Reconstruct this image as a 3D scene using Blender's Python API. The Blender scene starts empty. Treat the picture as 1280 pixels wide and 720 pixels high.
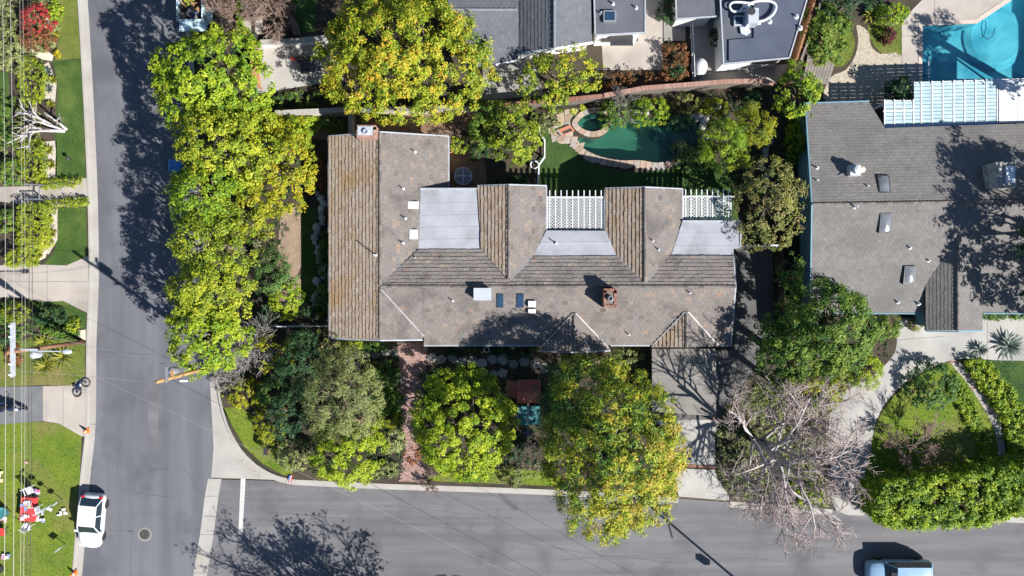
import bpy, bmesh, math, random
import numpy as np
from mathutils import Vector, Matrix
from mathutils.geometry import tessellate_polygon

# ---------------------------------------------------------------- camera, sky, sun, exposure
sc = bpy.context.scene
col = sc.collection
CAM_H = 60.0          # drone height, metres
PPM = 16.0            # photo pixels per metre on the ground
cam_d = bpy.data.cameras.new('camera'); cam = bpy.data.objects.new('camera', cam_d); col.objects.link(cam)
cam.location = (0, 0, CAM_H); cam.rotation_euler = (0, 0, 0)
cam_d.sensor_width = 36; cam_d.lens = 27; cam_d.clip_start = 0.5; cam_d.clip_end = 6000
sc.camera = cam
SUN_EL = math.radians(39); SUN_AZ = (0.811, -0.585)       # horizontal direction towards the sun
w = bpy.data.worlds.new('World'); sc.world = w; w.use_nodes = True
wn = w.node_tree.nodes; bg = wn['Background']
sky = wn.new('ShaderNodeTexSky'); sky.sky_type = 'NISHITA'; sky.sun_disc = False
sky.sun_elevation = SUN_EL; sky.sun_rotation = math.atan2(SUN_AZ[0], SUN_AZ[1])
sky.altitude = 100; sky.air_density = 1.0; sky.dust_density = 0.2; sky.ozone_density = 4.0
w.node_tree.links.new(sky.outputs[0], bg.inputs[0]); bg.inputs[1].default_value = 0.06
sl = bpy.data.lights.new('sun', 'SUN'); sl.energy = 5.0; sl.angle = math.radians(0.5); sl.color = (1.0, 0.965, 0.915)
so = bpy.data.objects.new('sun', sl); col.objects.link(so)
sd = Vector((SUN_AZ[0]*math.cos(SUN_EL), SUN_AZ[1]*math.cos(SUN_EL), math.sin(SUN_EL)))
so.rotation_euler = sd.to_track_quat('Z', 'Y').to_euler(); so.location = (60, -50, 80)
sc.view_settings.view_transform = 'Standard'; sc.view_settings.look = 'None'
sc.view_settings.gamma = 1; sc.view_settings.use_curve_mapping = False
sc.view_settings.exposure = 1.1
sc.render.engine = 'CYCLES'
sc.cycles.max_bounces = 5; sc.cycles.diffuse_bounces = 2; sc.cycles.glossy_bounces = 2
sc.cycles.transparent_max_bounces = 8; sc.cycles.transmission_bounces = 3
sc.cycles.use_denoising = True

# ---------------------------------------------------------------- measuring
def W(px, py, h=0.0):
    """ground plan position of a photo measurement taken at height h"""
    k = (CAM_H - h) / CAM_H / PPM
    return ((px - 640) * k, (360 - py) * k)
def W3(px, py, h=0.0, z=None):
    x, y = W(px, py, h); return (x, y, h if z is None else z)

# ---------------------------------------------------------------- mesh helpers
class MB:
    def __init__(s): s.v = []; s.f = []; s.t = []; s.sm = False
    def add(s, vs, fs, tint=None):
        o = len(s.v); s.v.extend(vs); s.f.extend([tuple(i + o for i in f) for f in fs])
        s.t.extend([0.5 if tint is None else tint] * len(fs)); return s
    def box(s, c, d, rz=0, tint=None, tilt=None):
        x, y, z = (d[0]/2, d[1]/2, d[2]/2); ca, sa = math.cos(rz), math.sin(rz); vs = []
        for dz in (-z, z):
            for dx, dy in ((-x, -y), (x, -y), (x, y), (-x, y)):
                vs.append((c[0] + dx*ca - dy*sa, c[1] + dx*sa + dy*ca, c[2] + dz))
        return s.add(vs, [(3,2,1,0),(4,5,6,7),(0,1,5,4),(1,2,6,5),(2,3,7,6),(3,0,4,7)], tint)
    def prism(s, pts, z0, z1, tint=None, bottom=True):
        """pts: xy ring; z1 may be a list"""
        n = len(pts); 
        a = sum(pts[i][0]*pts[(i+1) % n][1] - pts[(i+1) % n][0]*pts[i][1] for i in range(n))
        if a < 0: pts = pts[::-1]; z1 = z1[::-1] if isinstance(z1, list) else z1; z0 = z0[::-1] if isinstance(z0, list) else z0
        zt = z1 if isinstance(z1, list) else [z1]*n; zb = z0 if isinstance(z0, list) else [z0]*n
        vs = [(p[0], p[1], zb[i]) for i, p in enumerate(pts)] + [(p[0], p[1], zt[i]) for i, p in enumerate(pts)]
        tri = tessellate_polygon([[Vector((p[0], p[1], 0)) for p in pts]])
        fs = []
        for t in tri:
            p0, p1, p2 = (pts[i] for i in t)
            cr = (p1[0]-p0[0])*(p2[1]-p0[1]) - (p1[1]-p0[1])*(p2[0]-p0[0])
            t = t if cr > 0 else (t[0], t[2], t[1])
            fs.append(tuple(i + n for i in t))
            if bottom: fs.append((t[0], t[2], t[1]))
        fs += [(i, (i+1) % n, (i+1) % n + n, i + n) for i in range(n)]
        return s.add(vs, fs, tint)
    def tube(s, pts, rad, sides=6, tint=None, cap=True):
        pts = [Vector(p) for p in pts]; n = len(pts); vs = []; fs = []
        rads = rad if isinstance(rad, (list, tuple)) else [rad]*n
        prev = None
        for i, p in enumerate(pts):
            d = (pts[min(i+1, n-1)] - pts[max(i-1, 0)])
            if d.length < 1e-9: d = Vector((0, 0, 1))
            d.normalize()
            if prev is None:
                a = d.orthogonal().normalized()
            else:
                a = (prev - d*prev.dot(d))
                a = a.normalized() if a.length > 1e-6 else d.orthogonal().normalized()
            prev = a; b = d.cross(a)
            for k in range(sides):
                q = 2*math.pi*k/sides
                vs.append(tuple(p + (a*math.cos(q) + b*math.sin(q))*rads[i]))
        for i in range(n-1):
            for k in range(sides):
                k2 = (k+1) % sides
                fs.append((i*sides+k, i*sides+k2, (i+1)*sides+k2, (i+1)*sides+k))
        if cap: fs += [tuple(range(sides))[::-1], tuple(range((n-1)*sides, n*sides))]
        return s.add(vs, fs, tint)
    def lathe(s, c, prof, seg=20, tint=None):
        vs = []; fs = []; m = len(prof)
        for r, z in prof:
            for k in range(seg):
                q = 2*math.pi*k/seg; vs.append((c[0] + r*math.cos(q), c[1] + r*math.sin(q), c[2] + z))
        for i in range(m-1):
            for k in range(seg):
                k2 = (k+1) % seg; fs.append((i*seg+k, i*seg+k2, (i+1)*seg+k2, (i+1)*seg+k))
        fs += [tuple(range(seg))[::-1], tuple(range((m-1)*seg, m*seg))]
        return s.add(vs, fs, tint)

ORG = {}
def link(o, parent):
    col.objects.link(o)
    if parent is not None: o.parent = parent; ORG[o] = ORG.get(parent, Vector((0, 0, 0)))
    return o
def mesh_np(name, V, F, T=None, smooth=False):
    """V (n,3), F (m,k) constant k, T (m,) tint per face"""
    me = bpy.data.meshes.new(name); m, k = F.shape
    me.vertices.add(len(V)); me.vertices.foreach_set('co', np.ascontiguousarray(V, np.float32).ravel())
    me.loops.add(m*k); me.loops.foreach_set('vertex_index', np.ascontiguousarray(F, np.int32).ravel())
    me.polygons.add(m); me.polygons.foreach_set('loop_start', np.arange(0, m*k, k, dtype=np.int32))
    try: me.polygons.foreach_set('loop_total', np.full(m, k, np.int32))
    except Exception: pass
    if T is not None:
        a = me.attributes.new('tint', 'FLOAT', 'FACE'); a.data.foreach_set('value', np.asarray(T, np.float32))
    me.update(calc_edges=True)
    return me
def obj(name, mb, mat, parent=None, local=False, smooth=False, kind=None):
    me = bpy.data.meshes.new(name)
    off = Vector((0, 0, 0)) if (local or parent is None) else ORG.get(parent, Vector((0, 0, 0)))
    me.from_pydata([(v[0]-off[0], v[1]-off[1], v[2]-off[2]) for v in mb.v], [], mb.f)
    a = me.attributes.new('tint', 'FLOAT', 'FACE'); a.data.foreach_set('value', np.asarray(mb.t, np.float32))
    if smooth or mb.sm: me.polygons.foreach_set('use_smooth', [True]*len(me.polygons))
    me.update(); me.materials.append(mat)
    o = bpy.data.objects.new(name, me); link(o, parent)
    if kind: o['kind'] = kind
    return o
def tag(o, label, cat, group=None, kind=None):
    o['label'] = label; o['category'] = cat
    if group: o['group'] = group
    if kind: o['kind'] = kind
    return o
def thing(name, label, cat, loc=(0, 0, 0), rz=0, group=None, kind=None):
    o = bpy.data.objects.new(name, None); col.objects.link(o); o.empty_display_size = 0.3
    o.location = loc; o.rotation_euler = (0, 0, rz); ORG[o] = Vector(loc)
    return tag(o, label, cat, group, kind)
def copy_tree(o, parent=None):
    c = o.copy(); col.objects.link(c); c.parent = parent
    for ch in list(o.children): copy_tree(ch, c)
    return c

# ---------------------------------------------------------------- materials
MATS = {}
def M(name, c1, c2=None, scale=1.0, rough=0.85, bump=0.0, bscale=40.0, grain=0.12, gscale=60.0, metal=0.0, c3=None, s3=0.15,
      stretch=None, tint=None, spec=0.3, alpha=None, bdist=0.02, contrast=(0.35, 0.65)):
    """world-space noise mix of c1..c2, wide patches of c3, fine grain, optional per-face tint list of colours"""
    m = bpy.data.materials.new(name); m.use_nodes = True; nt = m.node_tree; N = nt.nodes; L = nt.links
    bs = N['Principled BSDF']; bs.inputs['Roughness'].default_value = rough; bs.inputs['Metallic'].default_value = metal
    bs.inputs['Specular IOR Level'].default_value = spec
    geo = N.new('ShaderNodeNewGeometry'); vec = geo.outputs['Position']
    if stretch:
        mp = N.new('ShaderNodeMapping'); mp.inputs['Scale'].default_value = stretch; L.new(vec, mp.inputs['Vector']); svec = mp.outputs[0]
    else: svec = vec
    def noise(sc_, det=4, v=None, rgh=0.55):
        n = N.new('ShaderNodeTexNoise'); n.inputs['Scale'].default_value = sc_; n.inputs['Detail'].default_value = det
        n.inputs['Roughness'].default_value = rgh; L.new(v or vec, n.inputs['Vector']); return n.outputs['Fac']
    def rng(f, a, b, x=0.0, y=1.0):
        r = N.new('ShaderNodeMapRange'); L.new(f, r.inputs[0]); r.inputs[1].default_value = a; r.inputs[2].default_value = b
        r.inputs[3].default_value = x; r.inputs[4].default_value = y; return r.outputs[0]
    def mix(f, a, b, mode='MIX'):
        x = N.new('ShaderNodeMix'); x.data_type = 'RGBA'; x.blend_type = mode
        if isinstance(f, float): x.inputs[0].default_value = f
        else: L.new(f, x.inputs[0])
        for s_, i in ((a, 6), (b, 7)):
            if isinstance(s_, tuple): x.inputs[i].default_value = (*s_, 1)
            else: L.new(s_, x.inputs[i])
        return x.outputs[2]
    if tint:
        at = N.new('ShaderNodeAttribute'); at.attribute_name = 'tint'; cr = N.new('ShaderNodeValToRGB')
        el = cr.color_ramp.elements
        while len(el) < len(tint): el.new(0.5)
        for i, c in enumerate(tint): el[i].position = i/(len(tint)-1); el[i].color = (*c, 1)
        L.new(at.outputs['Fac'], cr.inputs[0]); c = cr.outputs[0]
        if c2 is not None: c = mix(rng(noise(scale, v=svec), *contrast), c, c2)
    else:
        c = mix(rng(noise(scale, v=svec), *contrast), c1, c2) if c2 else None
        if c is None:
            rgb = N.new('ShaderNodeRGB'); rgb.outputs[0].default_value = (*c1, 1); c = rgb.outputs[0]
    if c3: c = mix(rng(noise(s3, 5), 0.5, 0.68), c, c3)
    if grain:
        g = rng(noise(gscale, 3, rgh=0.7), 0.25, 0.75, 1-grain, 1+grain)
        cb = N.new('ShaderNodeCombineColor'); [L.new(g, cb.inputs[i]) for i in range(3)]
        c = mix(1.0, c, cb.outputs[0], 'MULTIPLY')
    L.new(c, bs.inputs['Base Color'])
    if bump:
        b = N.new('ShaderNodeBump'); b.inputs['Strength'].default_value = bump; b.inputs['Distance'].default_value = bdist
        L.new(noise(bscale, 4), b.inputs['Height']); L.new(b.outputs[0], bs.inputs['Normal'])
    if alpha is not None: bs.inputs['Alpha'].default_value = alpha
    MATS[name] = m; return m
def LEAF(name, cols, trans=0.3, rough=0.55, var=0.5):
    m = bpy.data.materials.new(name); m.use_nodes = True; nt = m.node_tree; N = nt.nodes; L = nt.links
    bs = N['Principled BSDF']; bs.inputs['Roughness'].default_value = rough; bs.inputs['Specular IOR Level'].default_value = 0.25
    at = N.new('ShaderNodeAttribute'); at.attribute_name = 'tint'; cr = N.new('ShaderNodeValToRGB'); el = cr.color_ramp.elements
    while len(el) < len(cols): el.new(0.5)
    for i, c in enumerate(cols): el[i].position = i/(len(cols)-1); el[i].color = (*c, 1)
    L.new(at.outputs['Fac'], cr.inputs[0]); L.new(cr.outputs[0], bs.inputs['Base Color'])
    tr = N.new('ShaderNodeBsdfTranslucent'); L.new(cr.outputs[0], tr.inputs[0])
    mx = N.new('ShaderNodeMixShader'); mx.inputs[0].default_value = trans
    L.new(bs.outputs[0], mx.inputs[1]); L.new(tr.outputs[0], mx.inputs[2]); L.new(mx.outputs[0], N['Material Output'].inputs[0])
    MATS[name] = m; return m
def WATER(name, tintc, gloss=0.06, bump=0.15, bscale=3.0, body=(0.02, 0.1, 0.08), murk=0.2):
    """clear water: tinted see-through body, a little scattering, a fresnel sheen and ripples"""
    m = bpy.data.materials.new(name); m.use_nodes = True; nt = m.node_tree; N = nt.nodes; L = nt.links
    N.remove(N['Principled BSDF'])
    tp = N.new('ShaderNodeBsdfTransparent'); tp.inputs[0].default_value = (*tintc, 1)
    df = N.new('ShaderNodeBsdfDiffuse'); df.inputs[0].default_value = (*body, 1)
    a = N.new('ShaderNodeMixShader'); a.inputs[0].default_value = murk; L.new(tp.outputs[0], a.inputs[1]); L.new(df.outputs[0], a.inputs[2])
    gl = N.new('ShaderNodeBsdfGlossy'); gl.inputs['Roughness'].default_value = 0.05
    nz = N.new('ShaderNodeTexNoise'); nz.inputs['Scale'].default_value = bscale; nz.inputs['Detail'].default_value = 3
    geo = N.new('ShaderNodeNewGeometry'); L.new(geo.outputs['Position'], nz.inputs['Vector'])
    bp = N.new('ShaderNodeBump'); bp.inputs['Strength'].default_value = bump; bp.inputs['Distance'].default_value = 0.1
    L.new(nz.outputs['Fac'], bp.inputs['Height']); L.new(bp.outputs[0], gl.inputs['Normal'])
    b = N.new('ShaderNodeMixShader'); b.inputs[0].default_value = gloss; L.new(a.outputs[0], b.inputs[1]); L.new(gl.outputs[0], b.inputs[2])
    L.new(b.outputs[0], N['Material Output'].inputs[0]); MATS[name] = m; return m

M('asphalt_street', (0.098,0.100,0.113), (0.130,0.132,0.146), 0.5, 0.9, 0.5, 120, 0.22, 22, c3=(0.082,0.084,0.095), s3=0.26, stretch=(1.6,0.12,1))
M('asphalt_side', (0.103,0.102,0.110), (0.148,0.145,0.151), 0.7, 0.9, 0.5, 120, 0.22, 22, c3=(0.086,0.085,0.092), s3=0.28, stretch=(0.1,1.5,1))
M('asphalt_drive_shade', (0.085,0.084,0.082), (0.11,0.108,0.104), 0.6, 0.9, 0.5, 90, 0.18, 40)  # drive surface, darkened so its colour carries the tree shade
M('asphalt_pad', (0.12,0.125,0.13), (0.15,0.152,0.155), 0.8, 0.9, 0.4, 90, 0.15, 40)
M('tar', (0.075,0.075,0.078), (0.09,0.09,0.092), 3, 0.7, 0.2, 60, 0.1)
M('concrete', (0.29,0.274,0.25), (0.345,0.326,0.298), 0.5, 0.9, 0.3, 80, 0.09, 30, c3=(0.29,0.262,0.23), s3=0.3)
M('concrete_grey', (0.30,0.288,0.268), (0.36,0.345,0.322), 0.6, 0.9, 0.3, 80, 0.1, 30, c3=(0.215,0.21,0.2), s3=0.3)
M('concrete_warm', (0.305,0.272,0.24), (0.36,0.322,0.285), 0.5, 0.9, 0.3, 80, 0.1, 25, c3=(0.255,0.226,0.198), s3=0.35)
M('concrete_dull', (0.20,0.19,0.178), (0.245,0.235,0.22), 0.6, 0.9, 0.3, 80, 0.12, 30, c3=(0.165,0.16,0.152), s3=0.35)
M('joint', (0.13,0.12,0.11), None, rough=0.95, grain=0.1)
M('paint_line', (0.50,0.49,0.47), (0.36,0.355,0.345), 5, 0.8, 0.2, 60, 0.15, 30)
M('soil', (0.042,0.034,0.024), (0.068,0.052,0.036), 0.8, 0.95, 0.8, 18, 0.3, 12, c3=(0.03,0.03,0.018), s3=0.25, bdist=0.05)
M('mulch', (0.15,0.095,0.062), (0.20,0.13,0.085), 1.3, 0.95, 0.9, 14, 0.35, 14, bdist=0.05)
M('dry_bark', (0.20,0.145,0.105), (0.26,0.19,0.14), 1.5, 0.95, 0.9, 12, 0.3, 14, bdist=0.05)
M('ground_earth', (0.10,0.09,0.06), (0.14,0.12,0.08), 0.3, 0.95, 0.6, 8, 0.2, 10)
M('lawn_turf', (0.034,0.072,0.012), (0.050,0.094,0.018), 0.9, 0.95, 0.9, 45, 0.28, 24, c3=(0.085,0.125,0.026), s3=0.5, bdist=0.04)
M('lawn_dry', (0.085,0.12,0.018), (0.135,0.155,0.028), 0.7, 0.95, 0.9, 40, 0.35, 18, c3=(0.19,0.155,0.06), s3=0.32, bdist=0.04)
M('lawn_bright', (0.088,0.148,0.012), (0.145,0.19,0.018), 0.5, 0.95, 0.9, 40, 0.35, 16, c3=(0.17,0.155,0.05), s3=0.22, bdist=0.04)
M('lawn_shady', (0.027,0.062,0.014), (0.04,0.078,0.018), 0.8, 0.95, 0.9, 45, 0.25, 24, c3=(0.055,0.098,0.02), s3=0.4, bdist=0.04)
M('gravel', (0.36,0.32,0.27), (0.50,0.45,0.39), 9, 0.95, 0.9, 20, 0.3, 16, bdist=0.05)
M('gravel_tan', (0.30,0.26,0.20), (0.40,0.35,0.28), 5, 0.95, 0.9, 14, 0.3, 12, bdist=0.06)
M('flagstone', None, None, tint=[(0.23,0.17,0.125),(0.33,0.25,0.19),(0.25,0.235,0.22),(0.36,0.30,0.25),(0.33,0.22,0.16)], rough=0.85, bump=0.5, bscale=12, grain=0.2, gscale=8)
M('stone_grey', None, None, tint=[(0.17,0.165,0.155),(0.25,0.24,0.225),(0.33,0.32,0.30)], rough=0.85, bump=0.5, bscale=12, grain=0.2, gscale=8)
M('boulder', None, None, tint=[(0.24,0.23,0.21),(0.33,0.32,0.29),(0.42,0.40,0.37)], rough=0.9, bump=0.7, bscale=9, grain=0.25, gscale=9)
M('slab_cream', (0.50,0.43,0.33), (0.56,0.49,0.39), 2, 0.9, 0.4, 20, 0.1, 20)
M('brick', None, None, tint=[(0.17,0.075,0.05),(0.23,0.105,0.07),(0.27,0.15,0.11),(0.2,0.12,0.10)], rough=0.9, bump=0.4, bscale=30, grain=0.2, gscale=25)
M('brick_pink', None, None, tint=[(0.25,0.14,0.11),(0.30,0.18,0.14),(0.34,0.22,0.18)], rough=0.9, bump=0.4, bscale=30, grain=0.2, gscale=25)
M('brick_path', None, None, tint=[(0.22,0.135,0.115),(0.28,0.175,0.15),(0.36,0.23,0.20),(0.26,0.2,0.18)], rough=0.9, bump=0.4, bscale=30, grain=0.2, gscale=25)
M('mortar', (0.13,0.11,0.095), (0.17,0.145,0.125), 3, 0.95, 0.4, 30, 0.15)
M('stucco_white', (0.62,0.60,0.56), (0.68,0.66,0.62), 0.7, 0.9, 0.3, 60, 0.06, 20)
M('stucco_cream', (0.45,0.40,0.33), (0.50,0.45,0.38), 0.6, 0.9, 0.3, 60, 0.07, 20)
M('stucco_blue', (0.12,0.24,0.30), (0.15,0.27,0.33), 0.6, 0.9, 0.3, 60, 0.07, 20)
M('white_paint', (0.56,0.57,0.58), (0.48,0.49,0.50), 3, 0.6, 0.05, 30, 0.06, 10)
M('gutter_paint', (0.34,0.36,0.39), (0.28,0.30,0.33), 2, 0.5, 0.05, 30, 0.08, 10)
TILE = [(0.092,0.076,0.068),(0.138,0.118,0.106),(0.176,0.152,0.137),(0.160,0.147,0.140),(0.218,0.178,0.146),(0.24,0.155,0.12)]
M('tile_main', None, None, tint=TILE, rough=0.9, bump=0.35, bscale=25, grain=0.2, gscale=7, c3=(0.108,0.097,0.092), s3=0.55)
M('tile_weathered', None, (0.25,0.165,0.088), 0.42, tint=[(0.19,0.135,0.092),(0.25,0.19,0.138),(0.29,0.238,0.19),(0.25,0.215,0.185)], rough=0.9, bump=0.35, bscale=25, grain=0.2, gscale=6, contrast=(0.5,0.72))
M('tile_grey', None, None, tint=[(0.112,0.104,0.099),(0.148,0.139,0.132),(0.175,0.165,0.157)], rough=0.92, bump=0.3, bscale=40, grain=0.2, gscale=10, c3=(0.118,0.112,0.107), s3=0.3)
M('tile_slate', None, None, tint=[(0.082,0.088,0.102),(0.102,0.108,0.122),(0.122,0.126,0.138)], rough=0.92, bump=0.3, bscale=40, grain=0.14, gscale=14)
M('deck_under', (0.035,0.032,0.03), None, rough=0.95, grain=0.1)
M('roll_roof', (0.255,0.266,0.295), (0.305,0.317,0.345), 0.8, 0.8, 0.2, 90, 0.10, 9, c3=(0.205,0.211,0.225), s3=0.5)
M('roll_roof_tan', (0.17,0.158,0.145), (0.2,0.187,0.172), 0.7, 0.9, 0.2, 90, 0.12, 20, stretch=(0.2,3,1))
M('flat_dark', (0.052,0.062,0.092), (0.068,0.079,0.112), 0.7, 0.85, 0.2, 80, 0.1, 20, c3=(0.085,0.09,0.105), s3=0.25)
M('flat_slate', (0.075,0.08,0.095), (0.1,0.104,0.12), 0.7, 0.85, 0.2, 80, 0.12, 20)
M('ridge_tile', None, None, tint=[(0.09,0.078,0.07),(0.14,0.12,0.108),(0.18,0.155,0.14)], rough=0.9, bump=0.3, grain=0.15)
M('flashing', (0.30,0.30,0.30), (0.22,0.22,0.22), 2, 0.5, 0, 30, 0.1, 10, metal=0.2)
M('metal_grey', (0.32,0.33,0.35), (0.26,0.27,0.29), 3, 0.45, 0.1, 30, 0.1, metal=0.5)
M('metal_light', (0.55,0.58,0.62), (0.48,0.51,0.55), 3, 0.4, 0, 30, 0.08, metal=0.4)
M('metal_dark', (0.05,0.052,0.056), (0.07,0.07,0.075), 4, 0.5, 0.1, 30, 0.15, metal=0.5)
M('cast_iron', (0.06,0.056,0.052), (0.085,0.078,0.07), 6, 0.7, 0.4, 40, 0.2, metal=0.3)
M('skylight_glass', (0.015,0.035,0.07), (0.02,0.05,0.095), 2, 0.08, grain=0.0, spec=0.6)
M('skylight_grey', (0.11,0.12,0.14), (0.15,0.16,0.18), 2, 0.15, grain=0.0, spec=0.6)
M('window_glass', (0.02,0.025,0.03), (0.03,0.035,0.04), 1, 0.06, grain=0.0, spec=0.6)
M('polycarbonate', (0.30,0.405,0.44), (0.38,0.48,0.515), 1.6, 0.35, grain=0.04, spec=0.4)
M('wood_brown', (0.20,0.095,0.045), (0.26,0.135,0.068), 1.2, 0.85, 0.4, 30, 0.25, 14, stretch=(1,1,0.2))
M('wood_orange', (0.30,0.15,0.06), (0.36,0.2,0.09), 1.2, 0.85, 0.4, 30, 0.25, 14)
M('wood_grey', (0.17,0.15,0.135), (0.22,0.2,0.18), 2.0, 0.9, 0.4, 30, 0.25, 14)
M('wood_dark', (0.06,0.042,0.03), (0.085,0.06,0.043), 1.5, 0.85, 0.4, 30, 0.25, 14)
M('pole_wood', (0.17,0.085,0.05), (0.24,0.125,0.075), 2.5, 0.9, 0.5, 20, 0.3, 10, stretch=(1,1,0.15))
M('pole_yellow', (0.30,0.18,0.07), (0.36,0.225,0.095), 2.5, 0.85, 0.4, 20, 0.2, 10)
M('bark', (0.10,0.078,0.058), (0.15,0.12,0.09), 3, 0.95, 0.8, 15, 0.25, 10)
M('bark_pale', (0.44,0.40,0.40), (0.32,0.285,0.285), 2.2, 0.9, 0.5, 15, 0.2, 10)
M('twig_pink', (0.34,0.275,0.255), (0.26,0.21,0.195), 2.5, 0.9, 0.3, 15, 0.2, 10)
M('twig_brown', (0.26,0.185,0.15), (0.2,0.14,0.11), 2.5, 0.9, 0.3, 15, 0.25, 10)
M('twig_grey', (0.25,0.235,0.225), (0.2,0.185,0.175), 2.5, 0.9, 0.3, 15, 0.2, 10)
M('pool_plaster', (0.075,0.165,0.135), (0.105,0.215,0.17), 0.7, 0.8, 0.2, 8, 0.1, 6, c3=(0.045,0.115,0.10), s3=0.5)
M('pool_tile', (0.05,0.12,0.12), (0.08,0.16,0.15), 6, 0.3, 0.1, 20, 0.1)
M('pool_plaster_blue', (0.13,0.38,0.46), (0.32,0.60,0.63), 0.6, 0.7, 0.2, 8, 0.08, 6)
M('coping_pink', (0.40,0.33,0.29), (0.46,0.385,0.335), 2, 0.9, 0.2, 30, 0.1)
WATER('water_green', (0.58,0.84,0.74), 0.05, 0.5, 3.5, (0.012,0.05,0.035), 0.22)
WATER('water_blue', (0.50,0.82,0.88), 0.06, 0.8, 2.0, (0.01,0.10,0.16), 0.15)
M('red_paint', (0.45,0.045,0.03), (0.38,0.04,0.03), 3, 0.5, 0, 30, 0.08)
M('red_roof', (0.29,0.075,0.06), (0.36,0.11,0.08), 1.6, 0.8, 0.3, 30, 0.2, 12, c3=(0.33,0.14,0.07), s3=0.9)
M('red_cloth', (0.55,0.05,0.05), (0.45,0.04,0.04), 3, 0.8, 0.2, 10, 0.06)
M('teal', (0.03,0.14,0.15), (0.045,0.18,0.19), 1.5, 0.6, 0.1, 20, 0.1)
M('blue_plastic', (0.04,0.16,0.40), (0.05,0.2,0.46), 2, 0.4, 0, 20, 0.05)
M('navy', (0.012,0.02,0.055), (0.02,0.03,0.08), 2, 0.3, 0, 20, 0.05)
M('truck_paint', (0.45,0.58,0.63), (0.36,0.48,0.53), 1.8, 0.55, 0.1, 20, 0.12, 8, c3=(0.22,0.26,0.27), s3=1.0)
M('junk', None, None, tint=[(0.04,0.03,0.025),(0.2,0.1,0.05),(0.32,0.19,0.09),(0.5,0.48,0.45),(0.08,0.1,0.16),(0.3,0.24,0.2)], rough=0.8, grain=0.2, gscale=10)
M('orange', (0.75,0.16,0.02), (0.68,0.14,0.02), 3, 0.5, 0, 20, 0.05)
M('car_white', (0.60,0.61,0.63), None, rough=0.25, grain=0.0, spec=0.6)
M('car_blue', (0.20,0.32,0.45), (0.22,0.34,0.47), 1, 0.22, grain=0.0, spec=0.6)
M('tinted_glass', (0.012,0.022,0.03), None, rough=0.04, grain=0.0, spec=0.8)
M('tyre', (0.018,0.018,0.018), (0.028,0.028,0.028), 8, 0.85, 0.2, 40, 0.1)
M('rim', (0.42,0.43,0.45), None, rough=0.3, grain=0.0, metal=0.8)
M('light_red', (0.4,0.01,0.01), None, rough=0.2, grain=0.0)
M('light_clear', (0.6,0.62,0.65), None, rough=0.1, grain=0.0)
M('black_plastic', (0.02,0.02,0.022), None, rough=0.45, grain=0.0)
M('white_plastic', (0.52,0.53,0.55), None, rough=0.4, grain=0.03)
M('cloth_mix', None, None, tint=[(0.5,0.5,0.55),(0.55,0.5,0.42),(0.15,0.2,0.4),(0.5,0.12,0.2),(0.6,0.58,0.3)], rough=0.85, grain=0.1)
M('wire', (0.34,0.33,0.31), None, rough=0.5, grain=0.0, metal=0.3)
M('wire_dark', (0.03,0.03,0.032), None, rough=0.6, grain=0.0)
M('clay', (0.42,0.17,0.10), (0.36,0.14,0.085), 3, 0.8, 0.1, 20, 0.1)
M('grass_blade', None, None, tint=[(0.03,0.065,0.010),(0.065,0.105,0.018),(0.105,0.135,0.028)], rough=0.8, grain=0.0)
M('blade_dry', None, None, tint=[(0.055,0.085,0.014),(0.11,0.13,0.026),(0.2,0.17,0.07)], rough=0.8, grain=0.0)
# leaf colours
LEAF('leaf_hedge', [(0.062,0.118,0.020),(0.168,0.237,0.018),(0.305,0.361,0.022),(0.420,0.420,0.034)])
LEAF('leaf_yellow', [(0.105,0.145,0.013),(0.215,0.255,0.014),(0.335,0.335,0.016),(0.420,0.330,0.020)])
LEAF('leaf_lime', [(0.066,0.143,0.018),(0.171,0.277,0.017),(0.297,0.387,0.020),(0.385,0.435,0.030)])
LEAF('leaf_autumn', [(0.077,0.138,0.018),(0.187,0.270,0.020),(0.319,0.363,0.024),(0.440,0.396,0.028),(0.550,0.297,0.039)])
LEAF('leaf_mix', [(0.039,0.106,0.027),(0.106,0.196,0.027),(0.246,0.319,0.025),(0.403,0.414,0.034),(0.448,0.325,0.056)])
LEAF('leaf_green', [(0.032,0.083,0.019),(0.067,0.146,0.025),(0.124,0.208,0.029),(0.208,0.265,0.039)])
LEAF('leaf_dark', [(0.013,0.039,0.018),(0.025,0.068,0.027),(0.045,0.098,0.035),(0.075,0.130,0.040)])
LEAF('leaf_olive', [(0.111,0.154,0.053),(0.186,0.221,0.078),(0.270,0.300,0.105),(0.334,0.348,0.131)])
LEAF('leaf_brownish', [(0.060,0.095,0.025),(0.125,0.160,0.035),(0.200,0.215,0.050),(0.290,0.220,0.110),(0.240,0.285,0.035)])
LEAF('leaf_blue', [(0.084,0.119,0.102),(0.132,0.168,0.144),(0.192,0.231,0.198)])
LEAF('leaf_red', [(0.072,0.087,0.022),(0.180,0.075,0.036),(0.360,0.044,0.036),(0.456,0.037,0.054)])
LEAF('leaf_maroon', [(0.060,0.017,0.022),(0.102,0.025,0.029),(0.156,0.037,0.036)])
LEAF('leaf_flower', [(0.132,0.162,0.014),(0.420,0.349,0.012),(0.540,0.412,0.012)])
LEAF('leaf_fern', [(0.045,0.112,0.033),(0.090,0.179,0.045),(0.165,0.257,0.060)])
LEAF('leaf_pale', [(0.192,0.193,0.108),(0.288,0.281,0.156),(0.360,0.337,0.204)])
LEAF('leaf_fan', [(0.132,0.162,0.022),(0.228,0.237,0.026),(0.312,0.300,0.048)])
LEAF('leaf_pink', [(0.264,0.162,0.120),(0.384,0.250,0.204),(0.456,0.324,0.264)])
LEAF('leaf_rust', [(0.072,0.062,0.018),(0.192,0.087,0.036),(0.288,0.112,0.048)])
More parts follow.
